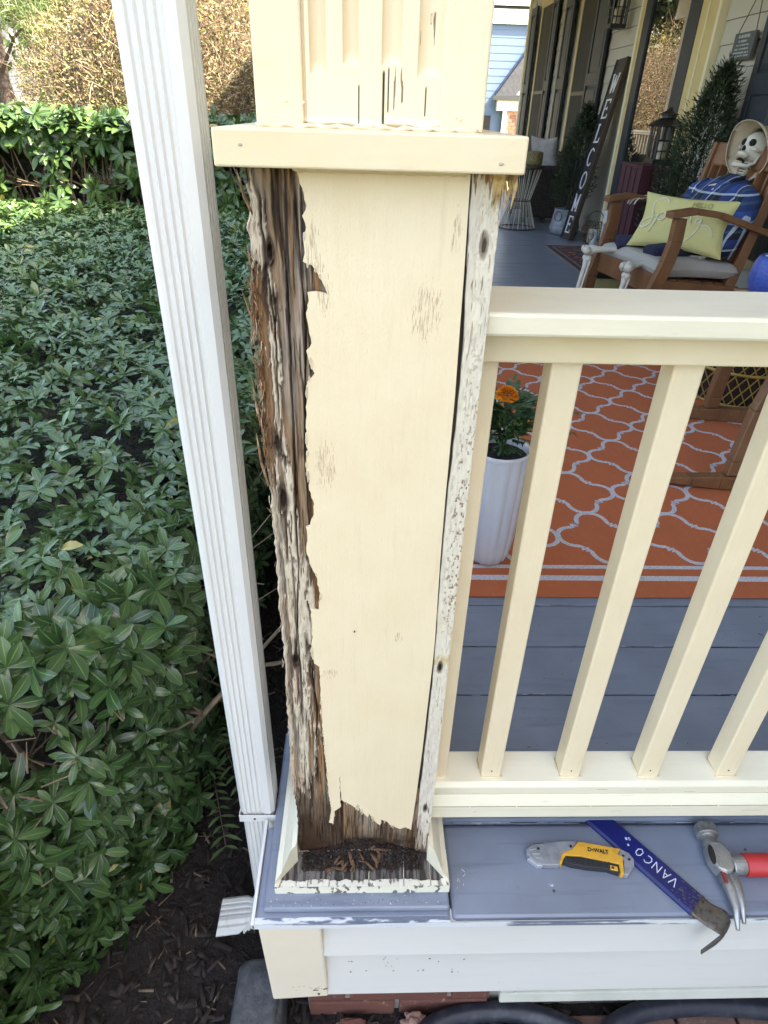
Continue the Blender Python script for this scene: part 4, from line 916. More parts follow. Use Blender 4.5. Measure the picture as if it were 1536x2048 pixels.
for a, b in ((.758, .779), (.811, .826)):
    G().box(RX0+.06, RX1-.06, a, b, .0060, .0070).build('border_stripe', m_rw, rug)
    G().box(RX0+.06, RX1-.06, RY0+RY1-b, RY0+RY1-a, .0060, .0070).build('border_stripe', m_rw, rug)

# ================================================================== MARIGOLD PLANTER
PC = (.452, .862)
pl_ = empty('planter', (*PC, .0065), 'tall white fluted ceramic planter holding a marigold behind the first baluster', 'planter')
fl = lambda a, z: .075*abs(math.sin(a*7+math.sin(z*11)*.22))**.5-.075
prof = [(.034, .0066), (.046, .010), (.056, .022), (.063, .05), (.068, .10), (.0715, .18), (.074, .26), (.0755, .335), (.0765, .345)]
G().lathe(prof, (*PC, 0), 96, flute=fl).lathe([(.0765, .345), (.0770, .353), (.0755, .357), (.071, .355), (.069, .345), (.067, .30)], (*PC, 0), 96).build('pot', M('white glazed ceramic', (.62, .63, .68), .18, [(9, (1, 1, .3), (.54, .55, .60), .4, .7), (260, ONE, (.3, .3, .33), .74, .78)], (60, (1, 1, .2), .08, .002), coat=.4), pl_, smooth=True)
G().lathe([(.0005, .335), (.040, .337), (.069, .333)], (*PC, 0), 32).build('soil', m_mulch, pl_)
mg = empty('marigold', (*PC, .34), 'marigold plant with one orange bloom growing in the white planter', 'plant')
# feathery leaves: each a stem with paired leaflets
P_, D_, N_l, L_ = [], [], [], []; g = G(); rr_ = random.Random(21)
for i in range(64):
    az = rr_.uniform(0, 6.283); h = rr_.uniform(.372, .47); r0 = rr_.uniform(0, .02); el = rr_.uniform(.30, 1.1); L = rr_.uniform(.05, .088)
    a = Vector((PC[0]+r0*math.cos(az), PC[1]+r0*math.sin(az), h)); d = Vector((math.cos(az)*math.cos(el), math.sin(az)*math.cos(el), math.sin(el)))
    if i < 3: a = Vector((PC[0]+.03, PC[1], .46-.02*i)); d = Vector((.95, .1-.1*i, .15-.2*i)).normalized(); L = .16-.02*i
    side = d.cross(Vector((0, 0, 1))).normalized(); up = side.cross(d)
    e = a+d*L-Vector((0, 0, L*.25)); g.tube([a, (a+e)/2+up*.004, e], [.0012, .001, .0005], 4)
    for k in range(1, 7):
        c = a.lerp(e, .25+.75*k/7)
        for s in (-1, 1):
            P_.append(c); D_.append(d*.75+side*s+up*.1); N_l.append(up); L_.append(.026*(1-.35*abs(k-3)/4))
    P_.append(e); D_.append(d); N_l.append(up); L_.append(.022)
leaves('leaflets', [tuple(p) for p in P_], [tuple(p) for p in D_], [tuple(p) for p in N_l], np.array(L_), np.array(L_)*.40, m_mari, mg, seg=3, rim=.0)
for k in range(5):
    a_ = k*1.3; g.tube([(PC[0], PC[1], .335), (PC[0]+.015*math.cos(a_), PC[1]+.015*math.sin(a_), .40), (PC[0]+.03*math.cos(a_), PC[1]+.03*math.sin(a_), .46)], [.003, .0025, .0015], 5)
FC = Vector((PC[0]-.008, PC[1]-.012, .505)); g.tube([(PC[0], PC[1], .40), FC-Vector((0, 0, .012))], [.0024, .0018], 5)
g.build('stem', M('green stem', (.06, .12, .03), .6), mg)
p, d, n_, l_ = [], [], [], []
for ring, (rad, el, cnt, L) in enumerate(((.001, 1.45, 8, .009), (.004, 1.25, 12, .011), (.007, 1.05, 16, .013), (.010, .85, 18, .014), (.013, .62, 22, .015), (.015, .40, 24, .015), (.017, .18, 26, .015), (.017, -.05, 26, .015), (.016, -.3, 22, .012))):
    for k in range(cnt):
        a_ = 6.283*k/cnt+ring*.4+rr_.uniform(-.1, .1); e = el+rr_.uniform(-.15, .15); dd = Vector((math.cos(a_)*math.cos(e), math.sin(a_)*math.cos(e), math.sin(e)))
        p.append(tuple(FC+Vector((math.cos(a_)*rad, math.sin(a_)*rad, .012-ring*.0026)))); d.append(tuple(dd)); n_.append(tuple(Vector((-math.cos(a_)*math.sin(e), -math.sin(a_)*math.sin(e), math.cos(e))))); l_.append(L*.84)
m_fl = leafmat('marigold petal', (.72, .19, .008), (.85, .33, .015), (.5, .10, .005), .55, (.75, .25, .01), .10, .15)
leaves('bloom', p, d, n_, np.array(l_), np.array(l_)*.75, m_fl, mg, seg=3, fold=-.5, droop=.3, r0=np.stack([rng.random(len(p)), np.ones(len(p))*.6, np.zeros(len(p))], 1))
BC = Vector((PC[0]+.028, PC[1]-.030, .430))
G().ball(BC, (.0085, .0085, .011), 12, 8).build('bud', M('yellow green bud', (.28, .34, .04), .5), mg, smooth=True)
# ================================================================== HOUSE
HX = 2.5
house = empty('house', (HX, 5, GZ), 'two storey house with beige lap siding, tan trim and black shutters along the porch', 'house')
box('wall_core', HX+.012, 9, -12, 11.2, GZ, 5.5, m_beige, house, 0)
G().add([(HX-.3, -12.3, 5.5), (HX-.3, 11.5, 5.5), (9.3, 11.5, 5.5), (9.3, -12.3, 5.5), (5.75, -12.3, 7.6), (5.75, 11.5, 7.6)], [(0, 1, 5, 4), (3, 4, 5, 2), (0, 4, 3), (1, 2, 5), (0, 3, 2, 1)]).build('roof', M('dark shingle', (.06, .06, .065), .9), house)
box('foundation', HX-.0, HX+.011, -12, -.02, GZ, -.12, m_brick, house, 0)
segs = [(-12, -.4), (-.36, 3.655), (4.062, 4.690), (6.305, 7.10), (8.885, 9.245), (10.83, 11.2)]
zs = [.967+.1352*k for k in range(-9, 12)]
gcache = {}
for si, (ya, yb) in enumerate(segs):
    zlo, zhi = (-.1, 5.5) if yb < 0 else (.0, 2.62)
    for zk in ([.967+.1352*k for k in range(-8, 33)] if yb < 0 else zs):
        if zk < zlo or zk > zhi: continue
        a = [(HX-.0125, ya, zk-.1352), (HX-.0125, yb, zk-.1352), (HX+.014, yb, zk-.1352), (HX+.014, ya, zk-.1352)]
        b = [(HX-.0005, ya, zk-.002), (HX-.0005, yb, zk-.002), (HX+.014, yb, zk-.002), (HX+.014, ya, zk-.002)]
        G().hexa(a, b).build('siding_board', m_beige, house)
box('corner_trim', HX-.020, HX+.10, 11.12, 11.22, GZ, 5.5, M('cream house trim', (.66, .60, .44), .5), house)
# windows
m_glassdark = M('dark window glass', (.012, .013, .014), .06, spec=.6, coat=.5)
m_curtain = M('dim curtain behind the glass', (.075, .068, .055), .35, [(9, (1, 6, .05), (.035, .032, .028), .4, .6)])
def window(y0, y1, z0, z1):
    w = G().box(HX-.030, HX+.013, y0, y1, z0, z1).build('window', m_curtain, house, .002)
    for a, b in ((y1, y1+.075), (y0-.075, y0)): box('trim_board', HX-.040, HX+.012, a+.0005, b-.0005, z0-.05, z1+.12, m_trim, w)
    box('trim_board', HX-.044, HX+.012, y0-.09, y1+.09, z1, z1+.12, m_trim, w); box('sill', HX-.06, HX+.012, y0-.1, y1+.1, z0-.05, z0-.0005, m_trim, w)
    zm = (z0+z1)/2; box('sash_rail', HX-.038, HX-.029, y0, y1, zm-.02, zm+.02, m_black, w)
    for a in (y0, y1-.03): box('sash_stile', HX-.036, HX-.0295, a, a+.03, z0, z1, m_black, w)
    G().box(HX-.0335, HX-.0315, y0+.0305, y1-.0305, z0, z1).build('insect_screen', m_screen, w)
def glassmat():
    m = bpy.data.materials.new('window glass'); m.use_nodes = True; n = m.node_tree.nodes; l = m.node_tree.links
    gl = n.new('ShaderNodeBsdfGlossy'); gl.inputs['Roughness'].default_value = .015; tr = n.new('ShaderNodeBsdfTransparent'); tr.inputs[0].default_value = (.62, .62, .60, 1)
    fr = n.new('ShaderNodeFresnel'); fr.inputs[0].default_value = 1.5; mx = n.new('ShaderNodeMixShader')
    l.new(fr.outputs[0], mx.inputs[0]); l.new(tr.outputs[0], mx.inputs[1]); l.new(gl.outputs[0], mx.inputs[2]); l.new(mx.outputs[0], n['Material Output'].inputs[0]); return m
m_screen = M('dark insect screen', (.045, .042, .034), .8, [(7, (1, 5, .05), (.022, .021, .018), .4, .6)])
window(7.62, 8.18, .40, 2.20); window(9.56, 10.18, .40, 2.30)
# shutters: two recessed panels each
def shutter(y0, y1, z0, z1, zr, x=HX-.045, name_label=None):
    t = .028; s = box('shutter', x-.0, x+t*.5, y0, y1, z0, z1, m_shut, house, .001); st = .055
    x1 = x-.014
    for a, b in ((y0, y0+st), (y1-st, y1)): box('stile', x1, x-.0003, a, b, z0, z1, m_shut, s, .003)
    for a, b in ((z0, z0+.09), (zr-.055, zr+.055), (z1-.09, z1)): box('rail', x1+.0005, x-.0003, y0+st+.0005, y1-st-.0005, a, b, m_shut, s, .003)
    for a, b in ((z0+.09, zr-.055), (zr+.055, z1-.09)):
        ya, yb = y0+st+.012, y1-st-.012; G().hexa([(x, ya, a+.012), (x, yb, a+.012), (x, yb, b-.012), (x, ya, b-.012)][::-1], [(x-.011, ya+.025, a+.045), (x-.011, yb-.025, a+.045), (x-.011, yb-.025, b-.045), (x-.011, ya+.025, b-.045)][::-1]).build('panel', m_shut, s)
for ya, yb, z1 in ((7.115, 7.60, 2.25), (8.50, 8.875, 2.25), (9.255, 9.545, 2.36), (10.47, 10.82, 2.36)): shutter(ya, yb, .35, z1, 1.415)
shutter(3.66, 4.055, .30, 2.25, 1.27); window(2.6, 3.58, .36, 2.2)
# storm door
door = box('storm_door', HX-.018, HX+.011, 5.03, 6.165, .02, 2.14, m_shut, house, .001)
for a, b in ((5.032, 5.235), (6.012, 6.160)): box('stile', HX-.052, HX-.0185, a, b, .03, 2.12, m_shut, door, .004)
box('rail', HX-.052, HX-.0185, 5.236, 6.011, .03, .16, m_shut, door, .004); box('rail', HX-.052, HX-.0185, 5.236, 6.011, 2.02, 2.12, m_shut, door, .004)
def mirrorish():
    m = bpy.data.materials.new('reflective door glass'); m.use_nodes = True; n = m.node_tree.nodes; l = m.node_tree.links
    gl = n.new('ShaderNodeBsdfGlossy'); gl.inputs['Roughness'].default_value = .01; df = n.new('ShaderNodeBsdfDiffuse'); df.inputs[0].default_value = (.008, .011, .010, 1)
    fr = n.new('ShaderNodeFresnel'); fr.inputs[0].default_value = 4.2; mx = n.new('ShaderNodeMixShader')
    l.new(fr.outputs[0], mx.inputs[0]); l.new(df.outputs[0], mx.inputs[1]); l.new(gl.outputs[0], mx.inputs[2]); l.new(mx.outputs[0], n['Material Output'].inputs[0]); return m
G().box(HX-.034, HX-.030, 5.230, 6.016, .155, 2.025).build('glass', mirrorish(), door)
g = G().bar((HX-.075, 5.12, 1.0), (HX-.075, 5.12, 1.13), .02, .012).bar((HX-.052, 5.12, 1.065), (HX-.075, 5.12, 1.065), .02, .02).bar((HX-.075, 5.12, 1.065), (HX-.085, 5.27, 1.065), .016, .014)
g.build('handle', m_black, door)
m_trim2 = M('light tan trim', (.68, .61, .42), .5)
for ya, yb, x, mt in ((6.166, 6.215, HX-.048, m_trim), (6.216, 6.262, HX-.060, m_trim2), (6.263, 6.300, HX-.040, m_trim2), (4.905, 5.029, HX-.048, m_trim), (4.885, 4.904, HX-.058, m_trim2), (4.735, 4.884, HX-.050, m_trim), (4.694, 4.734, HX-.062, m_trim2)):
    box('door_trim', x, HX+.011, ya, yb, .0, 2.62, mt, house, .002)
box('door_trim', HX-.05, HX+.011, 5.03, 6.165, 2.141, 2.28, m_trim, house, .002)
# porch roof
pr = empty('porch_roof', (1, 5, 2.6), 'cream porch roof and beams above the porch', 'porch roof')
m_ceil = M('porch ceiling paint', (.62, .60, .52), .6)
box('ceiling', -.10, 2.45, -.02, 11.4, 2.62, 2.66, m_ceil, pr, 0)
box('roof_slab', -.10, 2.49, -.30, 11.6, 2.665, 2.80, M('dark shingle', (1,)*3), pr, 0)
box('beam', .02, .18, .03, 11.4, 2.361, 2.6195, m_cream, pr); box('beam', .181, 2.45, .03, .18, 2.361, 2.6195, m_cream, pr)
box('fascia', -.13, -.101, -.32, 11.5, 2.62, 2.83, m_white, pr); box('fascia', -.10, 2.45, -.325, -.301, 2.62, 2.83, m_white, pr)

# plaque
pq = empty('plaque', (HX-.05, 4.28, 1.47), 'small dark slate plaque hung by twine on the siding right of the door', 'plaque')
box('board', HX-.052, HX-.030, 4.150, 4.405, 1.405, 1.548, M('slate grey board', (.075, .085, .09), .7), pq, .002)
g = G(); lr = random.Random(3)
for i, (zc, h, n, ins) in enumerate(((1.527, .018, 2, .06), (1.502, .012, 1, .085), (1.482, .010, 1, .05), (1.462, .010, 2, .035), (1.443, .010, 2, .02), (1.426, .010, 3, .015))):
    ya, yb = 4.165+ins*.9, 4.385-ins*.55
    y = yb
    while y > ya:
        w = lr.uniform(.006, .011) if i else lr.uniform(.010, .016); g.box(HX-.0532, HX-.0521, y-w*.75, y, zc-h/2*lr.uniform(.5, 1), zc+h/2); y -= w
        if lr.random() < .18: y -= .008
o = g.build('pale_lettering', M('chalky lettering', (.34, .37, .37), .8), pq); o['kind'] = 'stuff'
G().tube([(HX-.045, 4.385, 1.548), (HX-.020, 4.26, 1.80), (HX-.045, 4.165, 1.548)], .0035, 5).build('twine', M('brown twine', (.16, .08, .04), .9), pq)
# wall lantern (far) 
def lantern(name, c, w, h, label, cat, mount=None, candle=True):
    x, y, z = c; t = empty(name, c, label, cat); g = G(); r = w/2
    g.box(x-r*1.08, x+r*1.08, y-r*1.08, y+r*1.08, z, z+.03*h*3)
    for sx in (-1, 1):
        for sy in (-1, 1): g.bar((x+sx*r*.9, y+sy*r*.9, z), (x+sx*r*1.0, y+sy*r*1.0, z+h*.68), .016, .016)
    for k in (.35, .62):
        zz = z+h*.68*k
        for s in (-1, 1): g.bar((x-r*.95, y+s*r*.95, zz), (x+r*.95, y+s*r*.95, zz), .008, .008); g.bar((x+s*r*.95, y-r*.95, zz), (x+s*r*.95, y+r*.95, zz), .008, .008)
    for s in (-1, 1):
        for k in (-.33, .33):
            g.bar((x+k*r, y+s*r*.93, z), (x+k*r, y+s*r*.97, z+h*.66), .007, .007); g.bar((x+s*r*.93, y+k*r, z), (x+s*r*.97, y+k*r, z+h*.66), .007, .007)
    g.build('frame', m_black, t)
    R4 = r*1.414
    g = G().lathe([(R4*1.22, h*.66), (R4*1.25, h*.69), (R4*.62, h*.80), (R4*.45, h*.82), (R4*.45, h*.86), (R4*.62, h*.87), (R4*.62, h*.885), (R4*.2, h*.95), (.012, h), (.001, h)], c, 4 if mount else 12)
    g.build('roof', m_black, t)
    G().lathe([(.001, .03*h*3), (r*.48, .03*h*3), (r*.48, h*.40), (r*.40, h*.405), (.001, h*.40)], c, 16).build('candle', M('ivory candle wax', (.52, .46, .36), .6), t, smooth=False)
    if mount: G().tube(mount, .012, 6).build('bracket', m_black, t)
    return t
lantern('wall_lantern', (2.36, 6.62, 1.765), .135, .36, 'black wall lantern with ivory candle mounted above the leaning welcome sign', 'lantern', [(2.36, 6.62, 2.12), (2.37, 6.62, 2.2), (2.49, 6.62, 2.2)])
lantern('floor_lantern', (2.300, 4.80, .7920), .150, .36, 'dark metal lantern with a grid of bars standing on the maroon crate by the door', 'lantern')
# maroon crate
cr_ = empty('crate', (2.27, 4.80, 0), 'maroon slatted wooden crate standing on end beside the door under the lantern', 'crate')
m_mar = M('maroon wood', (.060, .009, .018), .7, [(12, (1, 1, .2), (.035, .006, .012), .4, .7)])
x0, x1, y0, y1, zc = 2.10, 2.40, 4.58, 5.02, .79
box('top', x0, x1, y0, y1, zc-.022, zc, m_mar, cr_); box('bottom', x0, x1, y0, y1, .002, .022, m_mar, cr_)
for i in range(4):
    a = y0+i*.112; box('slat', x0, x0+.014, a, a+.092, .023, zc-.0225, m_mar, cr_)
    a = x0+.016+i*.072; box('slat', a, a+.062, y0, y0+.014, .023, zc-.0225, m_mar, cr_)
box('back', x0+.02, x1, y0+.02, y1, .023, zc-.023, M('crate inside painted as shade', (.02, .006, .01), .8), cr_, 0)  # block filling the crate, its dark colour standing for shade behind the slats
g = G()
for i in range(9): g.box(x0-.0008+.162, x0+.172, y0-.0012, y0-.0002, .70-i*.028, .716-i*.028)
g.build('faded_marking', M('faded white stencil', (.42, .36, .36), .8), cr_)
# welcome sign
ws = empty('welcome_sign', (2.17, 6.4, 0), 'tall narrow black board reading WELCOME in white letters leaning on the siding', 'sign')
A = Vector((2.165, 6.43, .004)); T_ = Vector((2.452, 6.53, 1.545)); up = (T_-A).normalized(); nrm = Vector((-.955, -.12, .18)); sdv = Vector((.06, -1, .05)); sdv = (sdv-up*sdv.dot(up)).normalized(); nrm = up.cross(sdv).normalized()
if nrm.x > 0: nrm = -nrm
L_s = (T_-A).length; wd = .215
def sp(s, t, d): return A+sdv*s+up*t+nrm*d
def splate(name, s0, s1, t0, t1, d0, d1, mat, par): return G().hexa([sp(s, t, d0) for s, t in ((s0, t0), (s1, t0), (s1, t1), (s0, t1))], [sp(s, t, d1) for s, t in ((s0, t0), (s1, t0), (s1, t1), (s0, t1))]).build(name, mat, par)
m_sign = M('black sign board', (.012, .013, .016), .5)
splate('board', -wd/2, wd/2, 0, L_s, -.030, 0, m_sign, ws)
splate('edge_strip', wd/2+.0005, wd/2+.022, 0, L_s, -.034, .006, M('brown stained edge', (.05, .03, .02), .6), ws)
splate('edge_strip', -wd/2-.022, -wd/2-.0005, 0, L_s, -.034, .006, m_sign, ws)
def letter_strokes(ch):
    s = .06
    B = {'W': [((0, 1), (.25, 0)), ((.25, 0), (.5, .85)), ((.5, .85), (.75, 0)), ((.75, 0), (1, 1)), ((-.1, 1), (.15, 1)), ((.4, .9), (.6, .9)), ((.85, 1), (1.1, 1))],
         'E': [((.12, 0), (.12, 1)), ((0, 0), (.95, 0)), ((0, 1), (.95, 1)), ((.12, .52), (.65, .52)), ((.95, 0), (.95, .2)), ((.95, 1), (.95, .8)), ((.65, .42), (.65, .62))],
         'L': [((.25, 0), (.25, 1)), ((.05, 0), (.95, 0)), ((.05, 1), (.5, 1)), ((.95, 0), (.95, .25))],
         'M': [((.1, 0), (.1, 1)), ((.1, 1), (.5, .15)), ((.5, .15), (.9, 1)), ((.9, 1), (.9, 0)), ((-.05, 0), (.28, 0)), ((.72, 0), (1.05, 0)), ((-.05, 1), (.15, 1)), ((.85, 1), (1.05, 1))]}
    if ch in B: return B[ch]
    if ch == 'O': p = [(.5+.48*math.cos(R(a)), .5+.5*math.sin(R(a))) for a in range(0, 361, 24)]
    else: p = [(.5+.48*math.cos(R(a)), .5+.5*math.sin(R(a))) for a in range(42, 320, 23)]
    return list(zip(p, p[1:]))
lh, lw_ = .148, .125
for i, ch in enumerate('WELCOME'):
    tc_ = L_s-.20-i*.205; g = G()
    for (a, b) in letter_strokes(ch):
        p = [sp((x-.5)*lw_, tc_+(y-.5)*lh, .0025) for x, y in (a, b)]; ver = abs(b[1]-a[1]) > .3
        g.bar(p[0], p[1], .023 if ver else .014, .003, nrm)
    g.build('letter', M('white letter paint', (.66, .66, .70), .6), ws)

# galvanised bucket + cypress
def lat(name, prof, c, mat, par, n=28, fl=None): return G().lathe(prof, c, n, flute=fl).build(name, mat, par, smooth=True)
m_galv = M('galvanised metal', (.23, .26, .29), .5, [(20, ONE, (.17, .19, .22), .4, .65), (70, ONE, (.32, .33, .33), .6, .75)], metal=.2)
bk = empty('bucket_planter', (2.24, 6.78, 0), 'grey galvanised bucket with a ring handle holding the far cypress', 'bucket')
lat('bucket', [(.001, .004), (.135, .004), (.142, .01), (.158, .08), (.150, .085), (.128, .24), (.132, .25), (.122, .25), (.12, .23), (.001, .23)], (2.24, 6.78, 0), m_galv, bk)
G().tube([(2.24-.142*math.cos(.7)+.028*math.sin(a), 6.78-.142*math.sin(.7)-.034*math.sin(a)*1, .185+.045*math.cos(a)) for a in [i*.35 for i in range(19)]], .004, 5).build('ring_handle', m_darksteel, bk)
def cypress(c, h, r, label, base, n=9000, lean=(0, 0), rows=1):
    t = empty('cypress', (c[0], c[1], base), label, 'conifer')
    z = rng.random(n)**.85; az = rng.uniform(0, 2*np.pi, n); prof = np.interp(z, [0, .12, .35, .6, .8, .93, 1], [.72, 1, .92, .68, .42, .2, .05])
    lob = 1+.22*np.sin(az*3+z*9)+.16*np.sin(az*5-z*17); rad = r*prof*lob*np.sqrt(rng.uniform(.25, 1.0, n))
    P = np.stack([c[0]+rad*np.cos(az)+lean[0]*z, c[1]+rad*np.sin(az)+lean[1]*z, base+z*h+rad*.25], 1)
    d = np.stack([np.cos(az), np.sin(az), rng.uniform(.3, 1.6, n)], 1)+rng.normal(0, .35, (n, 3)); 
    L = rng.uniform(.014, .034, n)
    leaves('foliage', P, d, rand_unit(n), L, L*.26, m_needle, t, seg=2, fold=.2, rim=0)
    P2 = P[:1400]+d[:1400]*.02; leaves('spray', P2, d[:1400]+rng.normal(0, .3, (1400, 3)), rand_unit(1400), .042, .008, m_needle, t, seg=2, rim=0)
    G().tube([(c[0], c[1], base-.03), (c[0]+lean[0]*.5, c[1]+lean[1]*.5, base+h*.5), (c[0]+lean[0], c[1]+lean[1], base+h*.93)], [.018, .012, .004], 6).build('trunk', m_bark, t)
cypress((2.24, 6.78), .93, .185, 'far small dark green cypress in the galvanised bucket left of the welcome sign', .235, lean=(.05, 0))
cypress((2.30, 4.22), 1.20, .26, 'near bushy cypress beside the door behind the rocking chair', .16, 14000, lean=(.02, -.10))
np_ = empty('plant_pot', (2.30, 4.22, 0), 'dark round plant pot under the near cypress behind the chair', 'pot')
lat('pot', [(.001, .003), (.11, .003), (.15, .16), (.155, .2), (.14, .2), (.135, .17), (.001, .17)], (2.30, 4.22, 0), m_black, np_)
# wire basket lantern with candle
bl_ = empty('basket_lantern', (2.40, 6.06, 0), 'round brown wire basket lantern with ribbed ivory candle at the foot of the welcome sign', 'lantern')
bc = Vector((2.345, 6.12, .118)); g = G()
for i in range(14):
    a = math.pi*2*i/14; g.tube([bc+Vector((.118*math.sin(t)*math.cos(a), .118*math.sin(t)*math.sin(a), -.115*math.cos(t))) for t in [.25+j*.3 for j in range(9)]], .0028, 4, caps=False)
for zz in (-.09, -.05, 0, .05, .085):
    rr = .118*math.sqrt(max(0, 1-(zz/.12)**2)); g.tube([bc+Vector((rr*math.cos(a), rr*math.sin(a), zz)) for a in [j*.35 for j in range(19)]], .003, 4, caps=False)
g.tube([bc+Vector((.10*math.cos(a), 0, .06+.13*math.sin(a))) for a in [j*math.pi/8 for j in range(9)]], .004, 5)
g.build('wire_cage', M('rusty brown wire', (.10, .065, .045), .7), bl_)
lat('candle', [(.001, -.085)]+[(.036+.003*(i % 2), -.085+.012*i) for i in range(11)]+[(.001, .038)], tuple(bc+Vector((-.02, -.03, 0))), M('ivory candle wax', (1,)*3), bl_)
# small white stool and glass bottle behind the chair
st = empty('plant_stand', (2.30, 5.25, 0), 'small white painted wooden stand behind the far arm of the rocking chair', 'stand')
m_wst = M('white stand paint', (.56, .55, .56), .6, [(20, ONE, (.40, .39, .40), .45, .7)])
box('top', 2.16, 2.42, 5.12, 5.42, .375, .40, m_wst, st)
for x in (2.175, 2.385):
    for y in (5.14, 5.39): box('leg', x, x+.028, y-.014, y+.014, .004, .3745, m_wst, st)
box('apron', 2.18, 2.41, 5.135, 5.150, .30, .3745, m_wst, st); box('apron', 2.168, 2.180, 5.15, 5.39, .30, .3745, m_wst, st)
def clearglass():
    m = bpy.data.materials.new('pale bottle glass'); m.use_nodes = True; b = m.node_tree.nodes['Principled BSDF']; b.inputs['Base Color'].default_value = (.45, .55, .58, 1); b.inputs['Roughness'].default_value = .08; b.inputs['Transmission Weight'].default_value = .6; return m
tag(G().lathe([(.001, 0), (.05, .002), (.055, .02), (.055, .11), (.045, .15), (.018, .185), (.016, .23), (.020, .235), (.020, .25), (.001, .25)], (2.10, 5.30, .004), 20).build('bottle', clearglass(), smooth=True), 'clear glass bottle standing on the floor beside the white stand', 'bottle')

# dark traditional rug near the door
dr = empty('door_rug', (2.1, 4.8, 0), 'dark red patterned rug with navy border on the grey boards in front of the door', 'rug')
def persian():
    m = M('dark red patterned carpet', (.16, .035, .028), .95, [(9, ONE, (.05, .045, .07), .50, .54, 1), (16, ONE, (.28, .19, .13), .60, .63, 1), (34, ONE, (.06, .03, .04), .56, .6, 2)]); return m
box('field', 1.925, 2.425, 3.90, 5.955, .0022, .0075, persian(), dr, .0005)
mb = M('navy rug border', (.035, .03, .055), .95, [(40, ONE, (.14, .05, .05), .56, .6, 1)]); mt2 = M('tan rug line', (.24, .19, .14), .95)
for (a, b, c_, d_, m_) in ((1.85, 1.865, 3.82, 6.03, mt2), (1.8655, 1.9095, 3.835, 6.015, mb), (1.91, 1.9245, 3.88, 5.97, mt2), (1.8655, 2.485, 6.0155, 6.03, mt2), (1.91, 2.485, 5.971, 6.015, mb), (1.925, 2.485, 5.9555, 5.9705, mt2)):
    box('border', a, b, c_, d_, .002, .007, m_, dr, 0)

# wire stool, wicker chair with pillow, far end of the porch
wt = empty('wire_stool', (1.84, 7.1, 0), 'white hourglass wire stool with dark red rings at the far end of the porch', 'stool')
wc_ = Vector((1.80, 7.12, 0)); g = G()
for i in range(22):
    a = 2*math.pi*i/22; g.tube([wc_+Vector((r*math.cos(a), r*math.sin(a), z)) for r, z in ((.20, .01), (.105, .285), (.19, .60))], .0045, 4)
g.build('wire', M('cream wire', (.50, .47, .38), .5), wt)
for r, z in ((.20, .008), (.105, .285), (.19, .60)): G().tube([wc_+Vector((r*math.cos(a), r*math.sin(a), z)) for a in [j*.3 for j in range(22)]], .007, 5, caps=False).build('ring', M('dark red ring', (.07, .012, .025), .5), wt)
G().lathe([(.001, .604), (.20, .604), (.20, .625), (.001, .625)], tuple(wc_), 30).build('seat', m_darksteel, wt)
tag(G().lathe([(.001, 0), (.075, 0), (.085, .02), (.085, .12), (.06, .13), (.001, .13)], (1.90, 7.12, .626), 20).build('basket', M('woven straw', (.24, .19, .08), .9, [(90, ONE, (.12, .09, .04), .45, .55)]), smooth=True), 'small round straw basket sitting on top of the wire stool', 'basket')
wk = empty('wicker_armchair', (2.15, 7.95, 0), 'dark brown wicker armchair behind the wire stool at the far end', 'armchair')
m_wick = M('dark wicker', (.028, .020, .016), .7, [(120, (.3, .3, 1), (.07, .05, .04), .5, .62)], (140, (.3, .3, 1), 1, .004))
box('seat', 1.95, 2.43, 7.62, 8.25, .12, .42, m_wick, wk, .02); box('arm', 1.93, 2.43, 7.50, 7.615, .06, .60, m_wick, wk, .03); box('arm', 1.93, 2.43, 8.255, 8.37, .06, .60, m_wick, wk, .03); box('back', 2.335, 2.44, 7.62, 8.25, .425, .72, m_wick, wk, .03)
for y in (7.55, 8.31):
    for x in (1.96, 2.40): box('leg', x-.02, x+.02, y-.02, y+.02, .004, .0595, m_wick, wk)
def cushion(name, c, sx, sy, sz, rot, mat, label, cat, parent=None, uv=False):
    n = 40; u = np.linspace(-1, 1, n); U, V_ = np.meshgrid(u, u); h = ((1-U**4)*(1-V_**4))**.45 if name != 'seat_cushion' else ((1-U**12)*(1-V_**12))**.4
    pin = 1-.10*(np.abs(U)*np.abs(V_))**1.5*-1-.06*(1-np.abs(V_)**2)*np.abs(U)**6-.06*(1-np.abs(U)**2)*np.abs(V_)**6
    wr = .10*(fbm(U*2.5+5, V_*2.5, 12)-.5)*h
    top = np.stack([U*sx/2*pin, V_*sy/2*pin, sz/2*(h+wr)], -1); bot = np.stack([U*sx/2*pin, V_*sy/2*pin, -sz/2*(h-wr)], -1)
    V = np.concatenate([top.reshape(-1, 3), bot.reshape(-1, 3)]); idx = np.arange(n*n).reshape(n, n); q1 = np.stack([idx[:-1, :-1], idx[:-1, 1:], idx[1:, 1:], idx[1:, :-1]], -1).reshape(-1, 4)
    me = bpy.data.meshes.new(name); bulk(me, V, np.concatenate([q1, q1[:, ::-1]+n*n])); me.transform(Matrix.Translation(c) @ rot.to_4x4())
    o = link(name, me, mat, parent, smooth=True)
    if label: tag(o, label, cat)
    return o
cushion('throw_pillow', (2.17, 7.80, .69), .36, .36, .13, Matrix.Rotation(R(35), 3, 'Z') @ Matrix.Rotation(R(75), 3, 'Y'), M('pale linen', (.36, .34, .32), .95, [(12, ONE, (.28, .26, .25), .4, .7)], (30, ONE, .5, .01)), 'off white pillow propped in the dark wicker armchair', 'pillow')
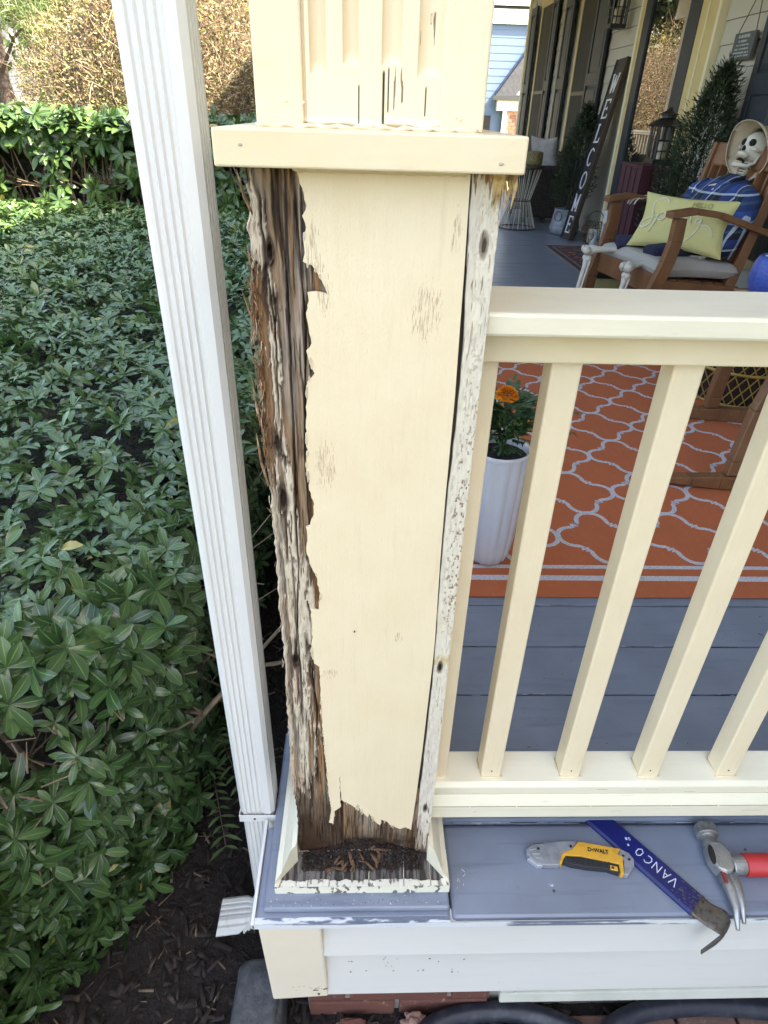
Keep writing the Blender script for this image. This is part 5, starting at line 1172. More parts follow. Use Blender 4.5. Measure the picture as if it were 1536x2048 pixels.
# ================================================================== ROCKING CHAIR (facing the street, -X)
ch = empty('rocking_chair', (1.9, 3.2, 0), 'brown teak rocking chair with grey seat cushion where the skeleton sits', 'rocking chair')
CO = Vector((1.60, 3.19, 0)); CA = R(9)           # origin: middle of the front legs; local x = back, y = far side
def cl(x, y, z): return (CO.x+x*math.cos(CA)-y*math.sin(CA)*1, CO.y+x*math.sin(CA)+y*math.cos(CA), z)
HWd = .335
for s in (-1, 1):
    G().tube([], 0) if False else None
    g = G(); pts = [(.03, .62), (.015, .52), (.0, .42), (-.02, .33), (-.035, .22), (-.03, .06)]
    pth = [(.030, .655), (.035, .55), (.020, .45), (-.012, .34), (-.040, .24), (-.045, .10)]
    for (a, b), (c_, d_), w0, w1 in zip(pth, pth[1:], (.062, .066, .072, .072, .066), (.066, .072, .072, .066, .06)):
        q = [cl(a-w0/2, s*HWd-.019, b), cl(a+w0/2, s*HWd-.019, b), cl(a+w0/2, s*HWd+.019, b), cl(a-w0/2, s*HWd+.019, b)]
        r_2 = [cl(c_-w1/2, s*HWd-.019, d_), cl(c_+w1/2, s*HWd-.019, d_), cl(c_+w1/2, s*HWd+.019, d_), cl(c_-w1/2, s*HWd+.019, d_)]
        g.hexa(r_2, q)
    g.build('leg', m_wood, ch, .003)
    g = G(); pth = [(-.035, .672), (.10, .690), (.25, .672), (.40, .630), (.56, .585)]
    for i, ((a, b), (c_, d_)) in enumerate(zip(pth, pth[1:])):
        e0, e1 = 0, 0; wy = .034
        q = [cl(a, s*HWd-wy, b-.016), cl(a, s*HWd+wy, b-.016), cl(a, s*HWd+wy, b+.014), cl(a, s*HWd-wy, b+.014)]; r_2 = [cl(c_, s*HWd-wy, d_-.016), cl(c_, s*HWd+wy, d_-.016), cl(c_, s*HWd+wy, d_+.014), cl(c_, s*HWd-wy, d_+.014)]
        g.hexa(q, r_2)
    g.build('armrest', m_wood, ch, .004)
    # back upright and rear leg
    G().bar(cl(.415, s*(HWd-.04), .10), cl(.575, s*(HWd-.05), .97), .036, .055, (1, 0, 0)).build('back_post', m_wood, ch, .004)
    G().bar(cl(.02, s*(HWd-.035), .315), cl(.50, s*(HWd-.035), .275), .030, .070).build('side_rail', m_wood, ch, .003)
    g = G(); rp = [(-.28, .075), (-.12, .040), (.05, .024), (.25, .020), (.45, .028), (.62, .052), (.80, .10)]
    for (a, b), (c_, d_) in zip(rp, rp[1:]):
        g.hexa([cl(a, s*HWd-.02, b-.016), cl(a, s*HWd+.02, b-.016), cl(a, s*HWd+.02, b+.016), cl(a, s*HWd-.02, b+.016)], [cl(c_, s*HWd-.02, d_-.016), cl(c_, s*HWd+.02, d_-.016), cl(c_, s*HWd+.02, d_+.016), cl(c_, s*HWd-.02, d_+.016)])
    g.build('rocker', m_wood, ch, .003)
G().bar(cl(-.002, -HWd+.022, .325), cl(-.002, HWd-.022, .325), .030, .105, (0, 0, 1)).build('front_rail', m_wood, ch, .003)
G().bar(cl(.565, -HWd+.03, .915), cl(.565, HWd-.03, .915), .028, .12, (.18, 0, 1)).build('top_rail', m_wood, ch, .012)
G().bar(cl(.465, -HWd+.03, .30), cl(.465, HWd-.03, .30), .028, .06, (.30, 0, 1)).build('lower_back_rail', m_wood, ch, .003)
for i in range(7):
    y = -.24+.08*i; G().bar(cl(.468, y, .32), cl(.558, y, .862), .014, .052, (1, 0, 0)).build('back_slat', m_wood, ch, .002)
for i in range(6):
    x = .03+i*.075; G().bar(cl(x, -HWd+.05, .345-.006*i), cl(x, HWd-.05, .345-.006*i), .060, .016).build('seat_slat', m_wood, ch, .002)
rotc = Matrix.Rotation(CA, 3, 'Z')
cs_c = Vector(cl(.225, 0, .394))
cushion('seat_cushion', cs_c, .46, .60, .095, rotc @ Matrix.Rotation(R(2), 3, 'Y'), m_cushion, 'grey seat cushion on the rocking chair under the skeleton', 'cushion')

# ------------------------------------------------------------------ skeleton
cl0 = cl
def cl(x, y, z):
    k = min(1, max(0, (x-.2)/.2)); return cl0(x-.105*k, y-.05*k*max(0, min(1, (z-.5)/.4)), z-.035)
sk = empty('skeleton', (2.0, 3.2, .4), 'plastic skeleton in blue plaid shirt and navy shorts reclining in the rocking chair', 'skeleton')
def plaid():
    m = bpy.data.materials.new('blue plaid flannel'); m.use_nodes = True; n = m.node_tree.nodes; l = m.node_tree.links; b = n['Principled BSDF']; b.inputs['Roughness'].default_value = .95
    tc = n.new('ShaderNodeTexCoord'); mp = n.new('ShaderNodeMapping'); mp.inputs['Rotation'].default_value = (0, R(8), R(6)); l.new(tc.outputs['Object'], mp.inputs[0])
    nz = n.new('ShaderNodeTexNoise'); nz.inputs['Scale'].default_value = 7; l.new(tc.outputs['Object'], nz.inputs[0])
    ad = n.new('ShaderNodeVectorMath'); ad.operation = 'MULTIPLY_ADD'; l.new(nz.outputs['Color'], ad.inputs[0]); ad.inputs[1].default_value = (.014, .014, .014); l.new(mp.outputs[0], ad.inputs[2])
    sp_ = n.new('ShaderNodeSeparateXYZ'); l.new(ad.outputs[0], sp_.inputs[0])
    def mt(op, x, y):
        k = n.new('ShaderNodeMath'); k.operation = op
        for i, s in ((0, x), (1, y)):
            if isinstance(s, (int, float)): k.inputs[i].default_value = s
            else: l.new(s, k.inputs[i])
        return k.outputs[0]
    def ramp(f, stops):
        r = n.new('ShaderNodeValToRGB'); r.color_ramp.interpolation = 'CONSTANT'; e = r.color_ramp.elements
        while len(e) < len(stops): e.new(.5)
        for q, (p, c) in zip(e, stops): q.position = p; q.color = (*c, 1)
        l.new(f, r.inputs[0]); return r.outputs[0]
    st = [(0, (.022, .055, .20)), (.26, (.005, .007, .016)), (.50, (.04, .085, .085)), (.60, (.006, .010, .03)), (.80, (.62, .68, .74)), (.87, (.02, .05, .20))]
    A_ = ramp(mt('FRACT', mt('MULTIPLY', sp_.outputs[1], 8.5), 0), st); B_ = ramp(mt('FRACT', mt('MULTIPLY', sp_.outputs[2], 8.0), 0), st)
    x = n.new('ShaderNodeMix'); x.data_type = 'RGBA'; x.inputs[0].default_value = .5; l.new(A_, x.inputs[6]); l.new(B_, x.inputs[7]); l.new(x.outputs[2], b.inputs['Base Color'])
    bp = n.new('ShaderNodeBump'); bp.inputs['Distance'].default_value = .02; bp.inputs['Strength'].default_value = .6; n2 = n.new('ShaderNodeTexNoise'); n2.inputs['Scale'].default_value = 16; l.new(tc.outputs['Object'], n2.inputs[0]); l.new(n2.outputs[0], bp.inputs['Height']); l.new(bp.outputs[0], b.inputs['Normal'])
    return m
m_plaid = plaid()
# torso: skinned chain leaning on the chair back, sleeves included so the shirt is one surface
def skin(name, verts, edges, radii, mat, parent, sub=2, root=0):
    me = bpy.data.meshes.new(name); me.from_pydata([tuple(v) for v in verts], edges, []); o = link(name, me, mat, parent)
    md = o.modifiers.new('skin', 'SKIN'); md.use_smooth_shade = True
    sv = me.skin_vertices.new().data if hasattr(me.skin_vertices, 'new') else None
    sv = me.skin_vertices[0].data
    for i, r in enumerate(radii): sv[i].radius = r if hasattr(r, '__len__') else (r, r); sv[i].use_root = (i == root)
    ss = o.modifiers.new('s', 'SUBSURF'); ss.levels = sub; ss.render_levels = sub
    return o
def c2(x, y, z): return Vector(cl(x, y, z))
# torso cross sections lofted by hand: (x, z, half width, half depth)
rings = []; secs = [(.40, .44, .165, .085), (.42, .52, .17, .09), (.465, .62, .185, .095), (.515, .71, .20, .095), (.555, .78, .205, .085), (.585, .825, .17, .065), (.60, .850, .085, .05), (.61, .862, .055, .04)]
for j, (x, z_, hwid, hd) in enumerate(secs):
    ring = []
    for k in range(28):
        a = 2*math.pi*k/28; ca, sa = math.cos(a), math.sin(a); w = 1+.05*math.sin(a*5+j)+.04*math.sin(a*9+j*2)
        ring.append(cl(x+hd*sa*.95*w, hwid*math.copysign(abs(ca)**.8, ca)*w, z_-.30*hd*sa))
    rings.append(ring)
n = 28; V = [p for r in rings for p in r]; F = [(i*n+k, i*n+(k+1) % n, (i+1)*n+(k+1) % n, (i+1)*n+k) for i in range(len(rings)-1) for k in range(n)]+[tuple(range(n))[::-1]]
o = G().add(V, F).build('shirt', m_plaid, sk, smooth=True); ss = o.modifiers.new('s', 'SUBSURF'); ss.levels = 1; ss.render_levels = 1
for s in (-1, 1):
    G().tube([cl(.565, s*.15, .79), cl(.56, s*.215, .76), cl(.53, s*.25, .68), cl(.49, s*.265, .58), cl(.47, s*.262, .50)], [.055, .066, .064, .058, .062], 14).build('sleeve', m_plaid, sk, smooth=True)
G().tube([cl(.545, .07, .835), cl(.515, .03, .80), cl(.500, -.03, .80), cl(.525, -.085, .84), cl(.58, -.10, .865)], [.018, .022, .022, .020, .014], 8, squash=.5).build('collar', m_plaid, sk, smooth=True)
G().tube([cl(.485, -.02, .80), cl(.478, .035, .745), cl(.470, .06, .70)], [.017, .020, .006], 8, squash=.6).build('breastbone', m_bone, sk, smooth=True)
G().tube([cl(.50, .0, .815), cl(.495, .05, .805), cl(.51, .10, .80)], [.012, .010, .008], 7).build('collarbone', m_bone, sk, smooth=True)
g = G(); 
for i in range(6):
    t = i/5; p = Vector(cl(.615+.02*t, 0, .865+.062*t)); g.ball(p+Vector((.03, 0, 0)), (.020, .024, .010), 10, 6); g.bar(p+Vector((0, -.03, 0)), p+Vector((0, .03, 0)), .012, .008)
g.build('neck_vertebrae', m_bone, sk, smooth=True)
# skull, looking up and toward the street
HC = Vector(cl(.660, -.005, .992)); f_ = Vector((-.93, -.27, .42)).normalized(); rt_ = Vector((-f_.y, f_.x, 0)).normalized()*-1; up_ = rt_.cross(f_)*1
if up_.z < 0: up_ = -up_
tiltm = Matrix((f_, rt_, up_)).transposed()
def hp_(x, y, z): return HC+tiltm @ Vector((x, y, z))     # x forward, y side, z up
def skullfn(p):
    q = Vector(p); w = 1.0
    if q.x > 0 and q.z < .15: w = 1-.22*min(1, (.15-q.z))*q.x
    y = q.y*(1-.18*max(0, q.x)-.25*max(0, -q.z)*max(0, q.x)); x = q.x*(1.0+.03*q.z)
    # sockets and nose pushed in
    for sy in (-1, 1):
        d = ((q.y-sy*.42)/.27)**2+((q.z+.02)/.24)**2
        if q.x > 0 and d < 1.6: x -= .30*math.exp(-d*1.6)
    d = ((q.y)/.13)**2+((q.z+.42)/.2)**2
    if q.x > 0: x -= .22*math.exp(-d*2)
    cb_ = ((abs(q.y)-.62)/.2)**2+((q.z+.38)/.16)**2
    if q.x > 0: x += .10*math.exp(-cb_)
    return Vector((x, y, q.z*(1 if q.z > 0 else .92)))
rot_ = tiltm
G().ball(HC, (.098, .074, .088), 40, 30, skullfn, rot_).build('skull', m_bone, sk, smooth=True)
m_sock = M('dark eye socket', (.008, .006, .006), .9)
for s in (-1, 1): G().ball(hp_(.075, s*.031, .004), (.020, .0215, .0205), 14, 10, None, rot_).build('eye_socket', m_sock, sk, smooth=True)
G().ball(hp_(.087, 0, -.034), (.012, .0105, .017), 10, 8, lambda p: Vector((p.x, p.y*(1.2-.6*p.z) if p.z > 0 else p.y*1.2, p.z)), rot_).build('nose_hole', m_sock, sk, smooth=True)
for s in (-1, 1): G().tube([hp_(.078, s*.045, -.026), hp_(.055, s*.066, -.030), hp_(.015, s*.070, -.026)], [.011, .008, .006], 8).build('cheekbone', m_bone, sk, smooth=True)
G().ball(hp_(.068, 0, -.066), (.034, .036, .020), 16, 10, None, rot_).build('upper_jaw', m_bone, sk, smooth=True)
g = G()
for row, zz, rx in ((0, -.083, .098), (1, -.101-.014, .092)):
    for i in range(9):
        a = R(-62+i*15.5); g.ball(hp_(.060+(rx-.060)*math.cos(a), .032*math.sin(a), zz), (.0050, .0044, .0080), 7, 5, None, rot_)
g.build('teeth', M('yellowed teeth', (.50, .42, .28), .5), sk, smooth=True)
pj = [(.0, .060, -.035), (.004, .058, -.085), (.035, .047, -.118), (.072, .026, -.128), (.084, 0, -.130)]
pj = pj+[(x, -y, z) for x, y, z in pj[-2::-1]]
G().tube([hp_(*p) for p in pj], [.009, .010, .011, .013, .014, .013, .011, .010, .009], 10).build('jaw', m_bone, sk, smooth=True)
G().ball(hp_(.060, 0, -.100), (.026, .028, .016), 10, 8, None, rot_).build('mouth_hollow', m_sock, sk, smooth=True)
for o_ in sk.children:
    if o_.name.split('.')[0] in ('skull', 'eye_socket', 'nose_hole', 'cheekbone', 'upper_jaw', 'teeth', 'jaw', 'mouth_hollow'):
        c_ = W[sk.name].inverted() @ HC; o_.data.transform(Matrix.Translation(c_) @ Matrix.Scale(.84, 4) @ Matrix.Translation(-c_))
# hat with wide curved brim
hat = empty('sun_hat', tuple(HC), 'tan cloth hat with wide turned brim on the skeleton head', 'hat')
m_hat = M('tan felt hat', (.50, .42, .30), .95, [(20, ONE, (.42, .35, .25), .4, .7)])
hu = (up_*.60-f_*.80).normalized(); hr = rt_; hf = hr.cross(hu); hf = hf if hf.dot(f_) > 0 else -hf; HM = Matrix((hf, hr, hu)).transposed(); H0 = HC-f_*.012+up_*.012
V, F = [], []; prof = [(.088, .00), (.086, .045), (.080, .085), (.060, .108), (.030, .114), (.001, .115)]
n = 48
br = [(.142, -.058), (.145, -.052), (.130, -.012), (.100, .004)]
rows = []
for i, (r, z_) in enumerate(br+prof):
    row = []
    for k in range(n):
        a = 2*math.pi*k/n; rr = r; zz = z_
        if i < 4:
            t = (r-.088)/.075; rr = .088+(r-.088)*(1-.10*math.cos(a*2)); zz = z_*.35-.085*t*abs(math.cos(a+.3))**1.5*1.0+.035*t*math.cos(a*2+.6)-.03*t
        row.append(H0+HM @ Vector((rr*math.cos(a)*1.04, rr*math.sin(a)*.96, zz)))
    rows.append(row)
V = [p for r in rows for p in r]; F = [(i*n+k, i*n+(k+1) % n, (i+1)*n+(k+1) % n, (i+1)*n+k) for i in range(len(rows)-1) for k in range(n)]
o = G().add(V, F).build('felt', m_hat, hat, smooth=True); so = o.modifiers.new('s', 'SOLIDIFY'); so.thickness = .004; so.offset = 0
# arm bones and hands
def hand(base, d, nrm_, parent, L=.085):
    d = Vector(d).normalized(); nrm_ = Vector(nrm_); sd = d.cross(nrm_).normalized(); up2 = sd.cross(d)
    for i, (off, ln, sp2) in enumerate(((-.028, .85, -.22), (-.010, 1.0, -.06), (.009, .95, .08), (.026, .75, .22), (.036, .6, .75))):
        dd = (d+sd*sp2).normalized(); b = Vector(base)+sd*off*.6
        if i == 4: b = Vector(base)+sd*.02; 
        p = [b, b+dd*.045*1.1, b+dd*(.045+.35*L*ln)+up2*.006, b+dd*(.045+.62*L*ln)-up2*.004, b+dd*(.045+.82*L*ln)-up2*.022]
        G().tube([p[0]]+p[1:], [.0055, .0050, .0052, .0045, .0030], 6).build('finger' if i < 4 else 'thumb', m_bone, parent, smooth=True)
    G().ball(Vector(base), (.020, .022, .012), 10, 8).build('wrist', m_bone, parent, smooth=True)
for s, (e, w, d_) in ((1, (cl(.40, .31, .700), cl(.22, .325, .718), (-1, -.25, -.12))), (-1, (cl(.41, -.20, .47), cl(.22, -.12, .475), (-1, .35, -.05)))):
    G().tube([cl(.475, s*.262, .56), e], [.014, .012], 8).build('upper_arm_bone', m_bone, sk, smooth=True)
    G().ball(e, (.018, .016, .018), 10, 8).build('elbow', m_bone, sk, smooth=True)
    for o2 in (-.008, .008): G().tube([Vector(e)+Vector((0, o2, o2)), Vector(w)+Vector((0, o2*1.3, 0))], [.0075, .0065], 7).build('forearm_bone', m_bone, sk, smooth=True)
    hand(w, d_, (0, 0, 1), sk)
# legs
def longbone(name, a, b, r, par, k0=1.9, k1=2.3):
    a, b = Vector(a), Vector(b); d = b-a; side = d.normalized().cross(Vector((0, 0, 1))).normalized()
    g = G().tube([a, a+d*.05, a+d*.15, a+d*.5, a+d*.85, a+d*.95, b], [r*1.3, r*1.5, r*1.05, r*.95, r*1.15, r*1.9, r*1.5], 12)
    for e, k in ((a, k0), (b, k1)):
        for s in (-1, 1): g.ball(e+side*s*r*k*.50, r*k*.72, 12, 8)
    return g.build(name, m_bone, par, smooth=True)
KN = {1: (cl(-.155, .225, .445), cl(-.20, .215, .06)), -1: (cl(-.095, -.145, .42), cl(-.14, -.14, .06))}
for s in (-1, 1):
    hip = cl(.36, s*.085, .475); kn_, an = KN[s]
    longbone('thigh_bone', hip, kn_, .0155, sk)
    a = Vector(kn_)+Vector((.010, 0, -.045)); longbone('shin_bone', a, an, .0125, sk, 2.2, 1.6)
    G().tube([a+Vector((.012, -.025, -.01)), Vector(an)+Vector((.01, -.02, 0))], .006, 7).build('calf_bone', m_bone, sk, smooth=True)
    G().ball(Vector(kn_)+Vector((-.024, 0, .008)), (.010, .017, .018), 10, 8).build('kneecap', m_bone, sk, smooth=True)
    an = Vector(an); g = G().tube([an+Vector((.045, 0, -.03)), an+Vector((0, 0, -.02)), an+Vector((-.07, 0, -.035))], [.014, .020, .016], 8)
    for i in range(5): g.tube([an+Vector((-.05, -.025+.0125*i, -.03)), an+Vector((-.11, -.03+.015*i, -.045)), an+Vector((-.15, -.034+.017*i, -.048))], [.006, .0055, .005], 6)
    g.build('foot_bones', m_bone, sk, smooth=True)
for s, x1, y1 in ((1, .005, .185), (-1, .04, -.120)):
    G().tube([cl(.42, s*.07, .500), cl(.30, s*.10, .500), cl(.15, (s*.10+y1)/2, .500), cl(x1, y1, .492)], [.075, .072, .064, .062], 14, squash=.62).build('shorts_leg', m_navy, sk, smooth=True)
G().ball(cl(.42, 0, .475), (.10, .17, .055), 18, 10, None, rotc).build('shorts_seat', m_navy, sk, smooth=True)

cl = cl0
# ------------------------------------------------------------------ yellow pillow
BLc, TLc, TRc, BRc = Vector((1.640, 3.42, .490)), Vector((1.765, 3.36, .700)), Vector((2.02, 2.97, .690)), Vector((1.90, 3.00, .475))
BLc = Vector((1.600, 3.33, .492)); TLc = Vector((1.745, 3.31, .690)); TRc = Vector((2.050, 2.955, .705)); BRc = Vector((1.930, 2.965, .480))
ex = ((TRc-TLc)+(BRc-BLc))*.5; ey = ((TLc-BLc)+(TRc-BRc))*.5; cen = (BLc+TLc+TRc+BRc)/4; sx_, sy_ = ex.length, ey.length; exn = ex.normalized(); ez = exn.cross(ey).normalized(); 
if ez.y > 0: ez = -ez
eyn = ez.cross(exn)
if eyn.z < 0: eyn = -eyn
PM = Matrix((exn, eyn, ez)).transposed()
m_pil = M('yellow pillow cloth', (.56, .51, .22), .95, [(6, ONE, (.51, .46, .19), .4, .7), (300, ONE, (.48, .43, .18), .5, .7)], ((16, ONE, .5, .008), (400, ONE, .3, .001)))
pil = cushion('pillow', cen+ez*.0, sx_*1.03, sy_*1.08, .115, PM, m_pil, 'yellow rectangular pillow lettered HELLO Spring on the skeleton lap', 'pillow')
def pp_(u, v):   # -1..1 on the pillow front
    h = ((1-u**4)*(1-v**4))**.45; return cen+exn*(u*sx_*.515)+eyn*(v*sy_*.54)+ez*(.115/2*h+.003)
m_ink = M('cream embroidery', (.66, .64, .50), .9)
def script(name, polys, w, parent=None, mat=None):
    g = G()
    for pl in polys:
        P3 = smooth_path([tuple((x, y, 0)) for x, y in pl], 0, 2); g.tube([pp_(p.x, p.y) for p in P3], [w*(.55+.45*math.sin(math.pi*i/(len(P3)-1))) for i in range(len(P3))], 5)
    o = g.build(name, mat or m_ink, parent); return o
spring = [[(-.36, .62), (-.50, .86), (-.72, .70), (-.70, .36), (-.62, .05), (-.66, -.30), (-.80, -.42), (-.90, -.28), (-.78, -.05), (-.52, .12)],
          [(-.52, .20), (-.54, -.2), (-.60, -.55)], [(-.52, .12), (-.40, .30), (-.32, .12), (-.40, -.08), (-.52, -.02)], [(-.28, .02), (-.22, .28), (-.16, .20), (-.10, .26), (-.08, .1)],
          [(-.02, .25), (-.02, 0), (.04, -.05)], [(-.01, .48), (.0, .50)], [(.08, .22), (.10, -.02)], [(.10, .1), (.18, .24), (.24, .16), (.24, -.04), (.30, -.06)],
          [(.46, .18), (.36, .16), (.36, -.02), (.46, .0), (.48, .20), (.46, -.30), (.30, -.72), (.12, -.80)], [(.48, -.06), (.62, -.05), (.74, -.20), (.80, -.42)]]
o = script('embroidered_lettering', spring, .0045, None); o.parent = pil
tm = text_mesh('HELLO', .036, .0006, bold=.0006); 
for v in tm.vertices: u_, v_ = v.co.x/(sx_*.515)+.36, v.co.y/(sy_*.54)+.66; q = pp_(u_, v_); v.co = q
o = link('hello_lettering', tm, M('faded gold lettering', (.36, .32, .12), .9), None); o.parent = pil
# ------------------------------------------------------------------ side table with blue pot, basket
tb = empty('side_table', (1.68, 1.6, 0), 'low brown wooden side table on curved runners behind the front railing', 'table')
def tleg(bx, by, tx, ty):
    pts = [(0, .062), (.25, .11), (.55, .28), (.85, .45), (1, .515)]; g = G(); prev = None
    for t, z_ in pts:
        u_ = (z_-.06)/.46; x = bx+(tx-bx)*u_-.02*math.sin(math.pi*u_); y = by+(ty-by)*u_; w = .055-.012*u_
        q = [(x-w/2, y-.018, z_), (x+w/2, y-.018, z_), (x+w/2, y+.018, z_), (x-w/2, y+.018, z_)]
        if prev: g.hexa(prev, q)
        prev = q
    g.build('leg', m_wood, tb, .004)
for (bx, by, tx, ty) in ((1.352, 1.272, 1.475, 1.36), (1.553, 1.862, 1.60, 1.84), (1.93, 1.20, 1.88, 1.36), (2.05, 1.78, 1.98, 1.80)): tleg(bx, by, tx, ty)
for a, b in (((1.13, 1.30), (2.05, 1.185)), ((1.34, 1.895), (2.16, 1.765))):
    g = G(); N_ = 10; prev = None
    for i in range(N_+1):
        t = i/N_; x = a[0]+(b[0]-a[0])*t; y = a[1]+(b[1]-a[1])*t; z0 = .0075+.10*max(0, .28-t)**1.6; h = .020+.034*min(1, t/.25)
        q = [(x, y-.020, z0), (x, y+.020, z0), (x, y+.020, z0+h), (x, y-.020, z0+h)]
        if prev: g.hexa(prev, q)
        prev = q
    g.build('runner', m_wood, tb, .003)
for i in range(6):
    y = 1.345+i*.089; box('top_slat', 1.452+.01*i, 2.02+.01*i, y, y+.083, .516, .540, m_wood, tb, .003)
pot = empty('blue_pot', (1.60, 1.70, .54), 'cobalt blue textured pot with white lid inside standing on the wooden side table', 'pot')
bc = (1.562, 1.725, .541)
m_bp = M('cobalt glaze', (.018, .055, .30), .35, [(12, ONE, (.025, .075, .36), .4, .65)], ((95, ONE, 1.0, .006),), coat=.2)
G().lathe([(.001, 0), (.062, .0), (.078, .015), (.090, .05), (.092, .085), (.086, .115), (.076, .135), (.071, .140), (.066, .135), (.070, .11), (.001, .10)], bc, 48).build('pot', m_bp, pot, smooth=True)
G().lathe([(.001, .128), (.058, .130), (.060, .136), (.052, .139), (.001, .138)], bc, 36).build('candle_wax', M('white candle wax', (.58, .58, .60), .5), pot)
g = G()
for k in range(3): g.tube([(1.47+.010*k+.045*math.cos(a)*(1+.1*k), 1.735+.035*math.sin(a), .546+.003*k) for a in [1.2+j*.35 for j in range(10+k)]], .0042, 6)
tag(g.build('rope', M('natural rope', (.42, .34, .22), .9)), 'loop of pale rope on the table left of the blue pot', 'rope')
rocky('sea_shell', (1.515, 1.640, .552), (.013, .009, .012), M('white shell', (.62, .6, .58), .5), 3, 'white shell in front of the blue pot on the table', 'shell', .8, .3)
rocky('sea_shell', (1.575, 1.620, .547), (.022, .008, .006), MATS['white shell'], 5, 'small flat white shell at the right foot of the blue pot', 'shell', .8, .3)
bs_ = empty('lattice_basket', (1.78, 2.2, .007), 'yellow bamboo lattice basket on the orange rug beneath the side table', 'basket')
m_bam = M('yellow bamboo strip', (.40, .27, .06), .6, [(20, ONE, (.28, .18, .04), .4, .7)]); g = G(); bc_ = Vector((1.80, 2.17, .008)); g2 = G()
for i in range(30):
    for s in (-1, 1):
        a0 = 2*math.pi*i/30; g.tube([bc_+Vector(((.20+.03*t)*math.cos(a0+s*t*.9), (.20+.03*t)*math.sin(a0+s*t*.9), .30*t)) for t in (0, .2, .4, .6, .8, 1)], .0042+.001*(s > 0), 4, squash=.6, caps=False)
g.build('lattice', m_bam, bs_)
for z_, r in ((.004, .20), (.30, .232), (.15, .215)): g2.tube([bc_+Vector((r*math.cos(a), r*math.sin(a), z_)) for a in [j*.25 for j in range(27)]], .007, 5, caps=False)
g2.build('rim', m_bam, bs_); G().lathe([(.001, .006), (.19, .006), (.19, .24), (.18, .25), (.001, .26)], tuple(bc_), 24).build('dark_contents', M('dark cloth', (.035, .018, .015), .95), bs_)
# pale jug half hidden under the far arm
jg = empty('storage_tin', (1.75, 3.75, .004), 'small pale yellow tin half hidden under the skeleton chair', 'tin')
box('body', 1.58, 1.74, 3.62, 3.76, .004, .20, M('pale yellow tin', (.42, .38, .18), .5), jg, .004); box('lid', 1.575, 1.745, 3.615, 3.765, .2005, .235, m_black, jg, .004)
